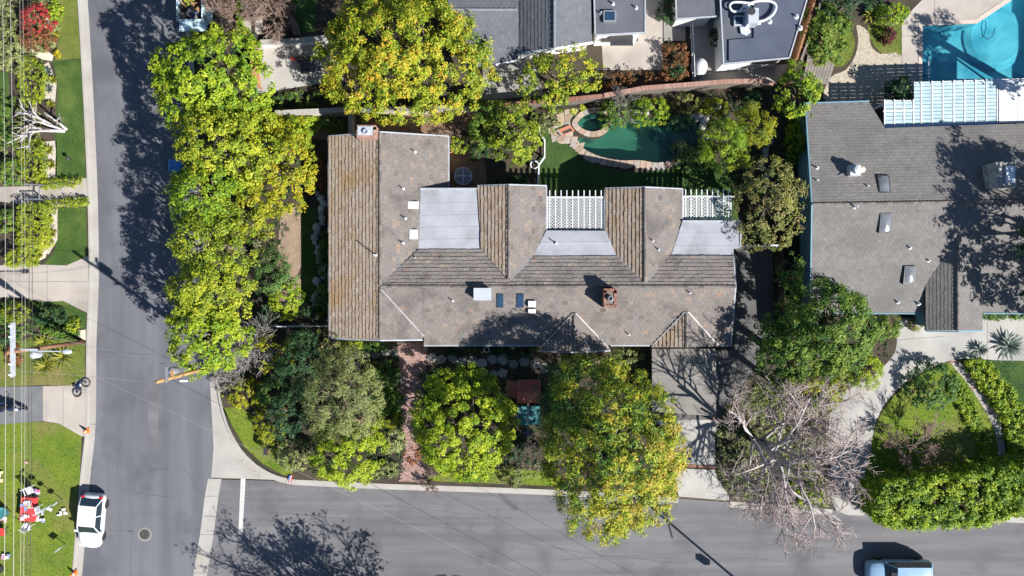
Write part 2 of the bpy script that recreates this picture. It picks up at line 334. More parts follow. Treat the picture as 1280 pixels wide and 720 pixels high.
# ---------------------------------------------------------------- sheets and slabs of the setting
def fill_mesh(loops, z):
    """flat mesh from an outer ring and hole rings (xy)"""
    bm = bmesh.new(); edges = []
    for lp in loops:
        vs = [bm.verts.new((p[0], p[1], z)) for p in lp]
        edges += [bm.edges.new((vs[i], vs[(i+1) % len(vs)])) for i in range(len(vs))]
    bmesh.ops.triangle_fill(bm, use_beauty=True, use_dissolve=False, edges=edges, normal=(0, 0, 1))
    me = bpy.data.meshes.new('sheet')
    for f in bm.faces:
        if f.normal.z < 0: f.normal_flip()
    bm.to_mesh(me); bm.free(); return me
def ring(pts, h=0.0): return [W(p[0], p[1], h) for p in pts]
def smooth_ring(pts, n=4, closed=True):
    """Catmull-Rom through photo points"""
    out = []; m = len(pts); rngi = range(m if closed else m-1)
    for i in rngi:
        P = [pts[(i+k) % m] if closed else pts[min(max(i+k, 0), m-1)] for k in (-1, 0, 1, 2)]
        for j in range(n):
            t = j/n
            out.append(tuple(0.5*((2*P[1][a]) + (-P[0][a]+P[2][a])*t + (2*P[0][a]-5*P[1][a]+4*P[2][a]-P[3][a])*t*t + (-P[0][a]+3*P[1][a]-3*P[2][a]+P[3][a])*t**3) for a in (0, 1)))
    if not closed: out.append(pts[-1])
    return out
def sheet(name, pts, z, mat, label=None, cat=None, holes=(), parent=None, kind='structure'):
    me = fill_mesh([ring(pts)] + [ring(h) for h in holes], z); me.materials.append(MATS[mat])
    o = bpy.data.objects.new(name, me); link(o, parent)
    if parent is None: tag(o, label, cat, kind=kind)
    return o
def slab(name, pts, z0, z1, mat, label=None, cat=None, parent=None, kind='structure'):
    o = obj(name, MB().prism(ring(pts), z0, z1), MATS[mat], parent)
    if parent is None: tag(o, label, cat, kind=kind)
    return o
def offset_line(pts, d):
    """shift an open photo polyline sideways by d px (to the right of travel, y down)"""
    out = []
    for i, p in enumerate(pts):
        a = pts[max(i-1, 0)]; b = pts[min(i+1, len(pts)-1)]; dx, dy = b[0]-a[0], b[1]-a[1]; l = math.hypot(dx, dy) or 1
        out.append((p[0] - dy/l*d, p[1] + dx/l*d))
    return out
def band(pts, d0, d1): return offset_line(pts, d0) + offset_line(pts, d1)[::-1]
def strip(name, pts, d0, d1, z0, z1, mat, label=None, cat=None, parent=None, joints=None):
    """kerb or wall along a polyline: quads between two offsets"""
    A, B = ring(offset_line(pts, d0)), ring(offset_line(pts, d1)); mb = MB(); n = len(A); vs = []
    for i in range(n): vs += [(*A[i], z0), (*A[i], z1), (*B[i], z1), (*B[i], z0)]
    fs = []
    for i in range(n-1):
        a, b = i*4, i*4+4
        fs += [(a+1, b+1, b+2, a+2), (a, b, b+1, a+1), (a+2, b+2, b+3, a+3)]
    fs += [(0, 1, 2, 3), ((n-1)*4+3, (n-1)*4+2, (n-1)*4+1, (n-1)*4)]
    mb.add(vs, fs); o = obj(name, mb, MATS[mat], parent)
    bm = bmesh.new(); bm.from_mesh(o.data); bmesh.ops.recalc_face_normals(bm, faces=bm.faces); bm.to_mesh(o.data); bm.free()
    if parent is None: tag(o, label, cat, kind='structure')
    return o
def in_poly(P, poly):
    x, y = P[:, 0], P[:, 1]; ins = np.zeros(len(P), bool); n = len(poly)
    for i in range(n):
        x1, y1 = poly[i]; x2, y2 = poly[(i+1) % n]
        if y1 == y2: continue
        c = ((y1 > y) != (y2 > y)) & (x < (x2-x1)*(y-y1)/(y2-y1)+x1); ins ^= c
    return ins
def scatter(poly, n, rng):
    a = np.array(poly); lo, hi = a.min(0), a.max(0); P = rng.uniform(lo, hi, (max(8, int(n*3)), 2)); P = P[in_poly(P, poly)]
    return P[:n]
def area(poly): return abs(sum(poly[i][0]*poly[(i+1) % len(poly)][1] - poly[(i+1) % len(poly)][0]*poly[i][1] for i in range(len(poly))))/2
def grass(parent, pts, z, dens=70, hgt=0.07, mat='grass_blade', seed=1, patchy=True):
    rng = np.random.default_rng(seed); poly = ring(pts); P = scatter(poly, int(area(poly)*dens), rng); n = len(P)
    q = rng.uniform(0, 6.283, n); L = rng.uniform(0.5, 1.3, n)*hgt; wd = rng.uniform(0.012, 0.028, n)
    t = np.stack([np.cos(q), np.sin(q)], 1); lean = rng.normal(0, 0.55, (n, 2))*L[:, None]
    A = np.c_[P - t*wd[:, None], np.full(n, z)]; B = np.c_[P + t*wd[:, None], np.full(n, z)]; C = np.c_[P + lean, z + L]
    V = np.stack([A, B, C], 1).reshape(-1, 3); F = np.arange(n*3).reshape(-1, 3)
    T = np.clip(0.5 + 0.35*np.sin(P[:, 0]*0.9+seed)*np.cos(P[:, 1]*0.7) + rng.normal(0, 0.22, n), 0, 1)
    me = mesh_np('grass_blades', V, F, T); me.materials.append(MATS[mat]); o = bpy.data.objects.new('grass_blades', me); link(o, parent); o['kind'] = 'stuff'
    return o
def lawn(name, pts, z, mat, label, blades='grass_blade', dens=70, hgt=0.07, holes=(), seed=1):
    o = sheet(name, pts, z, mat, label, 'lawn', holes); ORG[o] = Vector((0, 0, 0)); grass(o, pts, z, dens, hgt, blades, seed); return o

# ---------------------------------------------------------------- foliage
def leaf_quads(C, Nrm, nl, size, spread, rng, aspect=0.55, jit=0.55, tint_c=None, tvar=0.16, flat=0.35, droop=0.0):
    """nl leaves around each clump centre; returns V, F, T"""
    k = len(C); idx = np.repeat(np.arange(k), nl); n = k*nl
    d = rng.normal(0, 1, (n, 3)); d /= np.linalg.norm(d, axis=1)[:, None]
    rad = spread[idx]*rng.uniform(0.25, 1.0, n)**0.5
    off = d*rad[:, None]; off[:, 2] *= 0.75
    pos = C[idx] + off
    nr = d*0.5 + Nrm[idx]*0.6 + rng.normal(0, jit*0.85, (n, 3)); nr[:, 2] += flat + 0.25
    nr /= np.linalg.norm(nr, axis=1)[:, None] + 1e-9
    t = rng.normal(0, 1, (n, 3)) + d*0.8; t[:, 2] -= droop
    t -= nr*np.sum(t*nr, 1)[:, None]; t /= np.linalg.norm(t, axis=1)[:, None] + 1e-9
    b = np.cross(nr, t); L = size*rng.uniform(0.6, 1.35, n)
    t *= (L/2)[:, None]; b *= (L*aspect/2)[:, None]
    m = pos + t*0.1
    V = np.stack([pos - t, m + b, pos + t, m - b], 1).reshape(-1, 3); F = np.arange(n*4).reshape(-1, 4)
    base = rng.uniform(0.1, 0.9, k) if tint_c is None else tint_c
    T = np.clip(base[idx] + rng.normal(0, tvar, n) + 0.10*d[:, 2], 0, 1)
    return V, F, T
def lobes_points(lobes, dens, rng, low=-0.15):
    """clump centres on the lumpy outside of a union of ellipsoids; lobes: (x,y,z,rx,ry,rz)"""
    Cs, Ns, Ts = [], [], []; L = np.array(lobes)
    for i, (x, y, z, rx, ry, rz) in enumerate(lobes):
        n = int(dens*4*math.pi*((rx*ry + ry*rz + rx*rz)/3)*0.75)
        d = rng.normal(0, 1, (n, 3)); d /= np.linalg.norm(d, axis=1)[:, None]; d = d[d[:, 2] > low - 0.45*rng.uniform(0, 1, len(d))]
        p = np.array([x, y, z]) + d*np.array([rx, ry, rz])*rng.uniform(0.78, 1.08, len(d))[:, None]
        keep = np.ones(len(p), bool)
        for j in range(len(L)):
            if j != i:
                q = (p - L[j, :3])/L[j, 3:]; keep &= np.sum(q*q, 1) > 0.62
        Cs.append(p[keep]); Ns.append(d[keep]); Ts.append(np.full(keep.sum(), rng.uniform(-0.12, 0.12)))
    return np.concatenate(Cs), np.concatenate(Ns), np.concatenate(Ts)
def add_leaves(name, parent, V, F, T, mat):
    off = np.array(ORG.get(parent, Vector((0, 0, 0)))); me = mesh_np(name, V - off, F, T); me.materials.append(MATS[mat])
    o = bpy.data.objects.new(name, me); link(o, parent); return o
def limb(a, b, rng, n=4, wob=0.12):
    a, b = np.array(a, float), np.array(b, float); L = np.linalg.norm(b-a); pts = []
    for i in range(n+1):
        t = i/n; p = a*(1-t) + b*t + (rng.normal(0, wob, 3)*L*0.35 if 0 < i < n else 0); pts.append(tuple(p))
    return pts
def tree(label, px, py, rx, ry, top, mat, name='tree', seed=0, nl=26, size=0.27, spread=0.34, dens=3.1, lob=8, base=None, cat='tree', sub='crown',
         bark='bark', thick=None, group=None, tint=(0.15, 0.8), aspect=0.55, trunk=0.3, gaps=0.0, flat=0.35, droop=0.0, shrub=False, tint_grad=None, lump=0.5):
    """px,py,rx,ry: crown outline in the photo; top: height in metres"""
    rng = np.random.default_rng(seed + 101)
    hc = top*0.72; x, y = W(px, py, hc); k = (CAM_H - hc)/CAM_H/PPM; RX, RY = rx*k, ry*k
    R = min(RX, RY); rz = min(top*0.45, R*0.85) if not shrub else top*0.6
    cz = top - rz
    gz = 0.12; bx, by = (x, y) if base is None else W(*base)
    root = thing(name, label, cat, (bx, by, gz), group=group)
    lobes = [(x, y, cz, RX*0.72, RY*0.72, rz)]
    for i in range(lob):
        q = 2*math.pi*(i + rng.uniform(-0.3, 0.3))/lob; s = rng.uniform(0.38, 0.56)
        ex, ey = RX*(1-s*0.92), RY*(1-s*0.92); u = rng.uniform(0.8, 1.05)
        lz = cz - rz*rng.uniform(0.0, 0.35)
        lobes.append((x + ex*u*math.cos(q), y + ey*u*math.sin(q), lz, RX*s, RY*s, rz*rng.uniform(0.45, 0.7)))
    for i in range(max(2, lob//2)):     # lumps on the top of the crown
        q = rng.uniform(0, 6.28); u = rng.uniform(0.15, 0.5); s = rng.uniform(0.26, 0.38)
        lobes.append((x + RX*u*math.cos(q), y + RY*u*math.sin(q), cz + rz*0.55*lump*2*rng.uniform(0.6, 1), RX*s, RY*s, rz*0.4))
    C, Nn, tl = lobes_points(lobes, dens*(1.75 if not shrub else 1.3), rng); size *= 0.74; spread *= 0.85; nl = int(nl*1.22)
    if not shrub:
        m_ = int(len(C)*0.15); dd = rng.normal(0, 1, (m_, 3)); dd /= np.linalg.norm(dd, axis=1)[:, None]; rr_ = rng.uniform(0.1, 0.85, m_)[:, None]**0.6
        C = np.concatenate([C, np.array([x, y, cz - rz*0.15]) + dd*rr_*np.array([RX*0.9, RY*0.9, rz*0.75])]); Nn = np.concatenate([Nn, dd]); tl = np.concatenate([tl, np.zeros(m_)])
    C[:, 2] = np.maximum(C[:, 2], gz + 0.15)
    wn_ = rng.normal(0, 1, (7, 3)); wn_ *= (rng.uniform(2.6, 5.2, 7)/np.linalg.norm(wn_, axis=1))[:, None]; gg = np.sum(np.cos(C @ wn_.T + rng.uniform(0, 6.28, 7)), 1)/2.2   # tufts and hollows
    if not shrub:
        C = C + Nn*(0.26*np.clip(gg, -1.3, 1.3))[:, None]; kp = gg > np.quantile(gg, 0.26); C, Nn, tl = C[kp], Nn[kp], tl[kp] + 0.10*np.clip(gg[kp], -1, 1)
    if gaps:
        g = np.sin(C[:, 0]*1.7 + seed)*np.cos(C[:, 1]*1.9 + seed*2) + 0.5*np.sin(C[:, 0]*4.1)*np.cos(C[:, 1]*3.7)
        kp = g > np.quantile(g, gaps); C, Nn, tl = C[kp], Nn[kp], tl[kp]
    tc = np.clip(rng.uniform(tint[0], tint[1], len(C)) + tl, 0, 1)
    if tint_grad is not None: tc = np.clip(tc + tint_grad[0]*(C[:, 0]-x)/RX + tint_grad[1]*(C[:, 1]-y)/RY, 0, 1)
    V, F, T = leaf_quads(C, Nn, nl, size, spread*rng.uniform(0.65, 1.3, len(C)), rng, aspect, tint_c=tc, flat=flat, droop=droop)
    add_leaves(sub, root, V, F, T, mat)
    r0 = thick or max(0.05, 0.035*top); mb = MB(); fork = cz - rz*0.55 if not shrub else gz + 0.25*top
    fork = max(fork, gz + 0.2)
    mb.tube(limb((bx, by, gz - 0.05), (x*0.5+bx*0.5, y*0.5+by*0.5, fork), rng, 3, 0.04), [r0*1.25, r0, r0*0.92, r0*0.85], 8)
    for l in lobes[1:]:
        mb.tube(limb((x*0.5+bx*0.5, y*0.5+by*0.5, fork - 0.1), (l[0], l[1], l[2] + l[5]*0.35), rng, 4, 0.14), [r0*0.6, r0*0.45, r0*0.32, r0*0.2, r0*0.08], 5)
    obj('trunk' if not shrub else 'stem', mb, MATS[bark], root, smooth=True)
    return root
def bush(label, px, py, rx, ry, top, mat, seed=0, name='shrub', **k):
    k.setdefault('nl', 20); k.setdefault('size', 0.19); k.setdefault('spread', 0.22); k.setdefault('dens', 6.0); k.setdefault('lob', 6)
    return tree(label, px, py, rx, ry, top, mat, name, seed, cat=k.pop('cat', 'shrub'), sub='foliage', shrub=True, thick=k.pop('thick', 0.03), **k)
def hedge(label, pts, h, mat, seed=0, name='hedge', cat='hedge', dens=9.0, nl=18, size=0.18, spread=0.2, rough=0.12, wave=0.0, wl=1.0, tint=(0.15, 0.85), bottom=0.15, aspect=0.55, flat=0.4, z=0.12, stems=True, holes=0.0):
    """a clipped or spreading mass over a photo outline taken at its top"""
    rng = np.random.default_rng(seed + 501); poly = ring(pts, h); dens *= 1.9; A = area(poly); P = scatter(poly, int(A*dens), rng)
    cx, cy = np.mean(np.array(poly), 0); root = thing(name, label, cat, (cx, cy, z)); size *= 0.85
    hh = h + rng.normal(0, rough*h, len(P)) + wave*h*np.sin(P[:, 0]*wl*2.1+seed)*np.cos(P[:, 1]*wl*1.8+seed)
    C = np.c_[P, np.maximum(hh, z + 0.06) - spread*0.4]; Nn = np.tile([0, 0, 1.0], (len(P), 1))
    S, SN = [], []                       # the sides
    n = len(poly); ctr = np.array([cx, cy])
    for i in range(n):
        a, b = np.array(poly[i]), np.array(poly[(i+1) % n]); l = np.linalg.norm(b-a); m = int(l*(h-bottom)*dens)
        if m < 1: continue
        t = rng.uniform(0, 1, m)[:, None]; q = a*(1-t) + b*t; nn = np.array([b[1]-a[1], a[0]-b[0]]); nn /= np.linalg.norm(nn)+1e-9
        ins = in_poly(np.array([(a+b)/2 + nn*0.05]), poly)[0]; nn = -nn if ins else nn
        q = q + nn*rng.normal(-0.05, 0.1, m)[:, None]; S.append(np.c_[q, rng.uniform(z+bottom, max(h*0.95, z+bottom+0.02), m)]); SN.append(np.tile([nn[0], nn[1], 0.1], (m, 1)))
    if S: C = np.concatenate([C] + S); Nn = np.concatenate([Nn] + SN)
    if holes:
        g = np.sin(C[:, 0]*2.3+seed)*np.cos(C[:, 1]*2.6+seed*3) + 0.6*np.sin(C[:, 0]*5.1)*np.cos(C[:, 1]*4.3); kp = g > np.quantile(g, holes); C, Nn = C[kp], Nn[kp]
    tc = np.clip(rng.uniform(tint[0], tint[1], len(C)) + 0.15*np.sin(C[:, 0]*0.8+seed)*np.cos(C[:, 1]*0.9), 0, 1)
    V, F, T = leaf_quads(C, Nn, nl, size, spread*rng.uniform(0.6, 1.3, len(C)), rng, aspect, tint_c=tc, flat=flat)
    add_leaves('foliage', root, V, F, T, mat)
    if stems and h > 0.4:
        mb = MB()
        for p in P[:: max(1, len(P)//14)][:14]:
            mb.tube(limb((p[0], p[1], z-0.05), (p[0]+rng.normal(0, .1), p[1]+rng.normal(0, .1), h*0.85), rng, 2, .08), [0.04, 0.025, 0.01], 5)
        obj('stem', mb, MATS['bark'], root, kind='stuff')
    return root
def agave(label, px, py, r, h, mat, seed=0, n=22, wid=0.12, name='spiky_plant', cat='plant', z=0.12, arch=0.4):
    """rosette of long tapering blades"""
    rng = np.random.default_rng(seed+900); x, y = W(px, py, h*0.5); R = r/PPM; root = thing(name, label, cat, (x, y, z)); mb = MB()
    for i in range(n):
        q = 2*math.pi*i*0.381966 + rng.uniform(-.15, .15); e = 0.15 + 0.85*((i+0.5)/n); L = R*rng.uniform(0.8, 1.1); cq, sq = math.cos(q), math.sin(q)
        vs = []; m = 4
        for j in range(m+1):
            t = j/m; rr = L*t*(0.35 + 0.65*e); zz = z + 0.05 + h*(1.15-e)*math.sin(min(1, t)*1.5)*(1 - arch*e*t*t) + 0.02; ww = wid*(math.sin(math.pi*(0.15+0.85*t))*0.9 + 0.1*(1-t))*0.5
            vs += [(x + cq*rr - sq*ww, y + sq*rr + cq*ww, zz), (x + cq*rr + sq*ww, y + sq*rr - cq*ww, zz)]
        mb.add(vs, [(2*j+1, 2*j+3, 2*j+2, 2*j) for j in range(m)], float(rng.uniform(0, 1)))
    obj('leaves', mb, MATS[mat], root); mb = MB().lathe((x, y, z-0.03), [(0.07, 0), (0.09, 0.08), (0.04, 0.16)], 8); obj('heart', mb, MATS['bark'], root)
    return root
def bare_tree(label, base, stems, mat_l, mat_t, name='bare_tree', seed=0, levels=4, twig=1.0, r0=0.2, z=0.1, cat='tree', length=2.6, kids=4, up=0.25, spreadang=0.75, shrink=0.68, minr=0.012, end_leaf=None, pale=1, extra=1):
    """stems: list of (dx,dy,dz) directions (metres) of the main limbs"""
    rnd = random.Random(seed); x, y = W(*base); root = thing(name, label, cat, (x, y, z)); big, small = MB(), MB(); tips = []
    def grow(p, d, L, r, lev):
        n = 4 if lev < 2 else 3; pts = [p]; dd = d.copy()
        for i in range(n):
            dd = (dd + Vector((rnd.gauss(0, .16), rnd.gauss(0, .16), rnd.gauss(0, .10) + up*0.08))).normalized(); pts.append(pts[-1] + dd*L/n)
        rr = [max(minr, r*(1 - 0.5*i/n)) for i in range(n+1)]
        (big if lev <= pale else small).tube(pts, rr, 6 if lev <= 1 else (4 if lev == 2 else 3), rnd.random(), cap=False)
        if lev >= levels: tips.append((tuple(pts[-1]), tuple(dd))); return
        for k in range(kids + (extra if lev >= 2 else 0)):
            t = 0.3 + 0.7*(k+1)/(kids+1) if lev else 0.45 + 0.55*(k+1)/(kids+1); i = min(n-1, int(t*n)); q = pts[i].lerp(pts[i+1], t*n - i) if t < 1 else pts[-1]
            ax = dd.orthogonal().normalized(); ax.rotate(Matrix.Rotation(rnd.uniform(0, 6.28), 3, dd)); nd = dd.copy(); nd.rotate(Matrix.Rotation(rnd.uniform(0.55, 1.15)*spreadang, 3, ax))
            nd.z = nd.z*0.75 + up*0.3; nd.normalize(); grow(q, nd, L*shrink*rnd.uniform(0.75, 1.2), r*0.55, lev+1)
    for s in stems:
        v = Vector(s); grow(Vector((x + rnd.gauss(0, .08), y + rnd.gauss(0, .08), z)), v.normalized(), v.length, r0*rnd.uniform(0.75, 1.1), 0)
    if big.v: obj('limbs', big, MATS[mat_l], root, smooth=True)
    if small.v: obj('twigs', small, MATS[mat_t], root)
    if end_leaf:
        C = np.array([t[0] for t in tips]); Nn = np.array([t[1] for t in tips]); rng = np.random.default_rng(seed)
        add_leaves('leaves', root, *leaf_quads(C, Nn, end_leaf[1], end_leaf[2], np.full(len(C), end_leaf[3]), rng), end_leaf[0])
    return root

# ---------------------------------------------------------------- roofs
def plane_of(anch):
    a, b, c = (Vector(W3(*q)) for q in anch); n = (b-a).cross(c-a).normalized()
    if n.z < 0: n = -n
    return n, n.dot(a)
def on_plane(px, py, pl):
    n, d = pl; r = Vector(((px-640)/960, (360-py)/960, -1)); o = Vector((0, 0, CAM_H)); return o + r*((d - n.dot(o))/n.dot(r))
def clip_poly(sub, clp):
    out = sub
    for i in range(len(clp)):
        a, b = clp[i], clp[(i+1) % len(clp)]; inp, out = out, []
        if not inp: return []
        def side(p): return (b[0]-a[0])*(p[1]-a[1]) - (b[1]-a[1])*(p[0]-a[0])
        for j in range(len(inp)):
            p, q = inp[j-1], inp[j]; sp, sq = side(p), side(q)
            if (sp >= 0) != (sq >= 0):
                t = sp/(sp-sq); out.append((p[0]+(q[0]-p[0])*t, p[1]+(q[1]-p[1])*t))
            if sq >= 0: out.append(q)
    return out
def slope(house, pts, anch, mat, expo=0.29, width=0.40, thick=0.074, seed=0, deck=0.16, name='roof_slope', tiles='tile_courses', mixp=None):
    """one roof plane: a deck and its overlapping tile courses as wedges"""
    rnd = random.Random(seed); pl = plane_of(anch); n = pl[0]; P = [on_plane(p[0], p[1], pl) for p in pts]
    d = MB(); d.prism([(p.x, p.y) for p in P], [p.z - deck for p in P], [p.z for p in P]); dk = obj(name, d, MATS['deck_under'], house)
    up = Vector((0, 0, 1)) - n*n.z
    if up.length < 1e-4: up = Vector((0, 1, 0))
    up.normalize(); u = up.cross(n); o = P[0]
    q = [((p-o).dot(u), (p-o).dot(up)) for p in P]
    if sum(q[i][0]*q[(i+1) % len(q)][1] - q[(i+1) % len(q)][0]*q[i][1] for i in range(len(q))) < 0: q = q[::-1]
    u0, u1 = min(a[0] for a in q), max(a[0] for a in q); v0, v1 = min(a[1] for a in q), max(a[1] for a in q)
    mb = MB(); r = 0; v = v0
    while v < v1:
        x = u0 - width*(0.5 if r % 2 else 0) - width*rnd.uniform(0, 0.08); drift = 0.5 + 0.08*math.sin(r*0.7+seed)
        while x < u1:
            jv = rnd.uniform(-.012, .02); c = clip_poly([(x+.004, v+jv), (x+width-.004, v+jv), (x+width-.004, v+expo+.02), (x+.004, v+expo+.02)], q)
            if len(c) >= 3:
                t = thick*rnd.uniform(0.8, 1.2); m = len(c)
                top = [o + u*a + up*b + n*(0.006 + t*(1 - 0.75*(b-v)/expo)) for a, b in c]; bot = [o + u*a + up*b + n*0.002 for a, b in c]
                tn = min(1, max(0, rnd.gauss(drift, 0.14))) if rnd.random() > 0.004 else rnd.uniform(0.8, 1)
                mb.add([tuple(p) for p in top] + [tuple(p) for p in bot], [tuple(range(m))] + [(i, i+m, (i+1) % m + m, (i+1) % m) for i in range(m)], tn)
            x += width
        v += expo; r += 1
    t = obj(tiles, mb, MATS[mat], dk, kind='stuff'); return pl
def ridge(house, a, b, r=0.11, mat='ridge_tile', step=0.38, name='ridge_cap', lift=0.03):
    A, B = Vector(W3(*a)), Vector(W3(*b)); L = (B-A).length; n = max(1, int(L/step)); mb = MB(); rnd = random.Random(int(L*100)); d = (B-A)/n
    for i in range(n):
        p, q = A + d*i, A + d*(i+1.06); mb.tube([p + Vector((0, 0, lift-r*0.35)), q + Vector((0, 0, lift+0.025-r*0.35))], [r*0.92, r*1.08], 8, rnd.random())
    return obj(name, mb, MATS[mat], house, kind='stuff')
def bar(parent, name, a, b, w, h, mat, lift=0.0):
    """rectangular bar between two measured points (px,py,h)"""
    A, B = Vector(W3(*a)) + Vector((0, 0, lift)), Vector(W3(*b)) + Vector((0, 0, lift)); d = (B-A).normalized(); s = Vector((-d.y, d.x, 0))
    s = s.normalized() if s.length > 1e-6 else Vector((1, 0, 0)); up = d.cross(s); up = up if up.z > 0 else -up; vs = []
    for p in (A, B):
        for i, j in ((-1, -1), (1, -1), (1, 1), (-1, 1)): vs.append(tuple(p + s*(i*w/2) + up*(j*h/2)))
    return obj(name, MB().add(vs, [(0,1,2,3),(7,6,5,4),(0,4,5,1),(1,5,6,2),(2,6,7,3),(3,7,4,0)]), MATS[mat], parent)
def pipe(house, px, py, h, top=0.45, r=0.042, mat='white_paint', name='vent_pipe', flash=True):
    x, y = W(px, py, h); mb = MB(); mb.tube([(x, y, h-0.15), (x, y, h+top)], r, 8)
    if flash: mb.lathe((x, y, h), [(r*2.6, -0.06), (r*2.4, 0.045), (r*1.2, 0.09)], 10)
    return obj(name, mb, MATS[mat], house)
def house_walls(house, name, pts, h, mat, z0=0.0):
    return obj(name, MB().prism(ring(pts, h), z0, h), MATS[mat], house)
# ================================================================ THE SETTING
# pool outlines (photo points on the ground)
POOL = smooth_ring([(722,178),(733,188),(752,196),(775,200),(800,200),(822,203),(845,197),(862,187),(876,170),(868,154),(848,147),(815,148),(790,147),(764,152),(756,168),(742,175),(728,172)], 4)
SPA = smooth_ring([(722,154),(731,145),(744,142),(755,145),(757,155),(750,163),(738,165),(727,161)], 4)
POOL2 = [(1152,33),(1220,30),(1262,2),(1310,-34),(1310,112),(1152,112)]
FIRE = [(696,163),(712,157),(716,164),(701,170)]
S_ = 3000*16
def ground_ring(h): return [(640-S_, 360-S_), (640+S_, 360-S_), (640+S_, 360+S_), (640-S_, 360+S_)]
sheet('ground', ground_ring(0), -0.06, 'ground_earth', 'bare brown earth spreading out beyond the streets and gardens', 'ground', holes=[POOL, SPA, POOL2])
LK = [(92,-60),(98,0),(104,100),(108,180),(111,260),(112,350),(109,430),(108,530),(101,600),(91,720),(86,790)]       # west kerb, inner edge
RK = [(230,-60),(236,0),(246,120),(252,240),(258,360),(265,440),(273,472),(277,500),(286,532),(303,562),(327,584),(358,597),(395,600),(480,604),(600,608),(700,612),(800,618),(848,621)]
RK2 = [(912,626),(960,630),(1040,636)]
RK3 = [(1092,639),(1180,641),(1320,648)]
road = sheet('left_street', offset_line(LK, -11) + [(262,790),(243,720),(256,660),(266,600),(268,560),(263,470),(256,360),(250,240),(244,120),(234,0),(228,-60)], 0.0, 'asphalt_street',
      'blue-grey asphalt street running up the left of the picture', 'road')
road2 = sheet('side_street', [(266,599),(395,602),(600,610),(848,623),(912,628),(1040,638),(1320,650),(1320,800),(259,800),(243,720),(256,660)], 0.0, 'asphalt_side',
      'warm grey asphalt side street along the bottom of the picture', 'road')
sheet('stop_line', [(301,598),(307,598),(303,668),(298,668)], 0.008, 'paint_line', parent=road2)
sheet('dark_smear', [(620,615),(626,615),(649,635),(645,638),(640,637)], 0.006, 'tar', parent=road2)  # dark smear on the asphalt near the kerb, in the crack-seal colour
for pp in ([(186,474),(199,474),(197,562),(185,560)],): sheet('road_patch', pp, 0.004, 'asphalt_side', parent=road)
# tar-filled cracks
def crack(parent, pts, wd, seed, z=0.006):
    rnd = random.Random(seed); q = []
    for i in range(len(pts)-1):
        for k in range(6):
            t = k/6; q.append((pts[i][0]*(1-t)+pts[i+1][0]*t + rnd.gauss(0, .5), pts[i][1]*(1-t)+pts[i+1][1]*t + rnd.gauss(0, .5)))
    q.append(pts[-1]); P = ring(q); mb = MB(); n = len(P)
    for i in range(n-1):
        dx, dy = P[i+1][0]-P[i][0], P[i+1][1]-P[i][1]; l = math.hypot(dx, dy) or 1; w_ = wd*rnd.uniform(.5, 1.2)/2; nx, ny = -dy/l*w_, dx/l*w_
        mb.add([(P[i][0]+nx, P[i][1]+ny, z), (P[i][0]-nx, P[i][1]-ny, z), (P[i+1][0]-nx, P[i+1][1]-ny, z), (P[i+1][0]+nx, P[i+1][1]+ny, z)], [(0, 1, 2, 3)])
    return obj('crack_seal', mb, MATS['tar'], parent)
for i, (pp, wd) in enumerate([([(168,560),(190,588),(215,586)],.05), ([(168,617),(215,622)],.05), ([(120,440),(180,443),(250,455)],.04), ([(160,664),(166,664),(163,720)],.04), ([(226,580),(250,615)],.05),
      ([(150,500),(154,560)],.02), ([(207,520),(212,560),(208,590)],.02), ([(135,662),(165,664)],.04)]): crack(road, pp, wd, i)
for i, (pp, wd) in enumerate([([(330,640),(420,647),(560,660),(720,690),(860,705)],.04), ([(480,632),(560,640),(640,648)],.03), ([(700,700),(860,690),(1000,705)],.03), ([(272,628),(298,640)],.04), ([(310,602),(316,640),(330,660)],.03), ([(900,650),(960,668),(1040,676)],.03)]): crack(road2, pp, wd, 40+i)
# concrete valley gutter across the mouth of the side street, in cast panels
vg = [(268,470),(269,530),(266,600),(258,640),(252,680),(246,720),(236,790)]
VGT = thing('valley_gutter', 'pale concrete gutter strip crossing the mouth of the side street', 'gutter', kind='structure')
cut = [(264,598),(260,620),(257,645),(254,668),(250,692),(246,716),(241,740),(236,770)]
for i in range(len(cut)-1):
    (xa, ya), (xb, yb) = cut[i], cut[i+1]
    slab('concrete_panel', [(xa-4,ya+.4),(xa+13,ya+.4),(xb+13,yb-.1),(xb-4,yb-.1)], -0.02, 0.010 + 0.002*(i % 2), 'concrete', parent=VGT)
sheet('corner_apron', [(262,468),(272,472),(276,500),(285,533),(302,563),(326,585),(357,598),(394,602),(300,598),(264,597),(267,560)], 0.012, 'concrete', 'fan of pale concrete rounding the street corner', 'pavement')
# kerbs in lengths
def kerb_run(name, label, line, side, gutter):
    r = thing(name, label, 'kerb', kind='structure'); a, b = (0, 2.6*side)
    pts = smooth_ring(line, 4, False); n = max(1, len(pts)//4)
    for i in range(0, len(pts)-1, 4):
        seg = pts[i:i+5]
        if len(seg) < 2: continue
        strip('kerb_stone', seg, min(a, b), max(a, b), -0.03, 0.15 + 0.002*((i//4) % 2), 'concrete', parent=r)
        if gutter: strip('gutter_panel', seg, min(b, gutter*side), max(b, gutter*side), -0.03, 0.014 + 0.003*((i//4) % 2), 'concrete', parent=r)
    return r
kerb_run('left_kerb', 'pale concrete kerb and gutter in front of the lawns on the left', LK, -1, 11.5)
kerb_run('garden_kerb', 'pale concrete kerb curving round the corner garden', RK, 1, 7.5)
kerb_run('middle_kerb', 'short pale kerb below the bare white tree', RK2, 1, 8)
kerb_run('hedge_kerb', 'pale concrete kerb in front of the big clipped hedge', RK3, 1, 8)
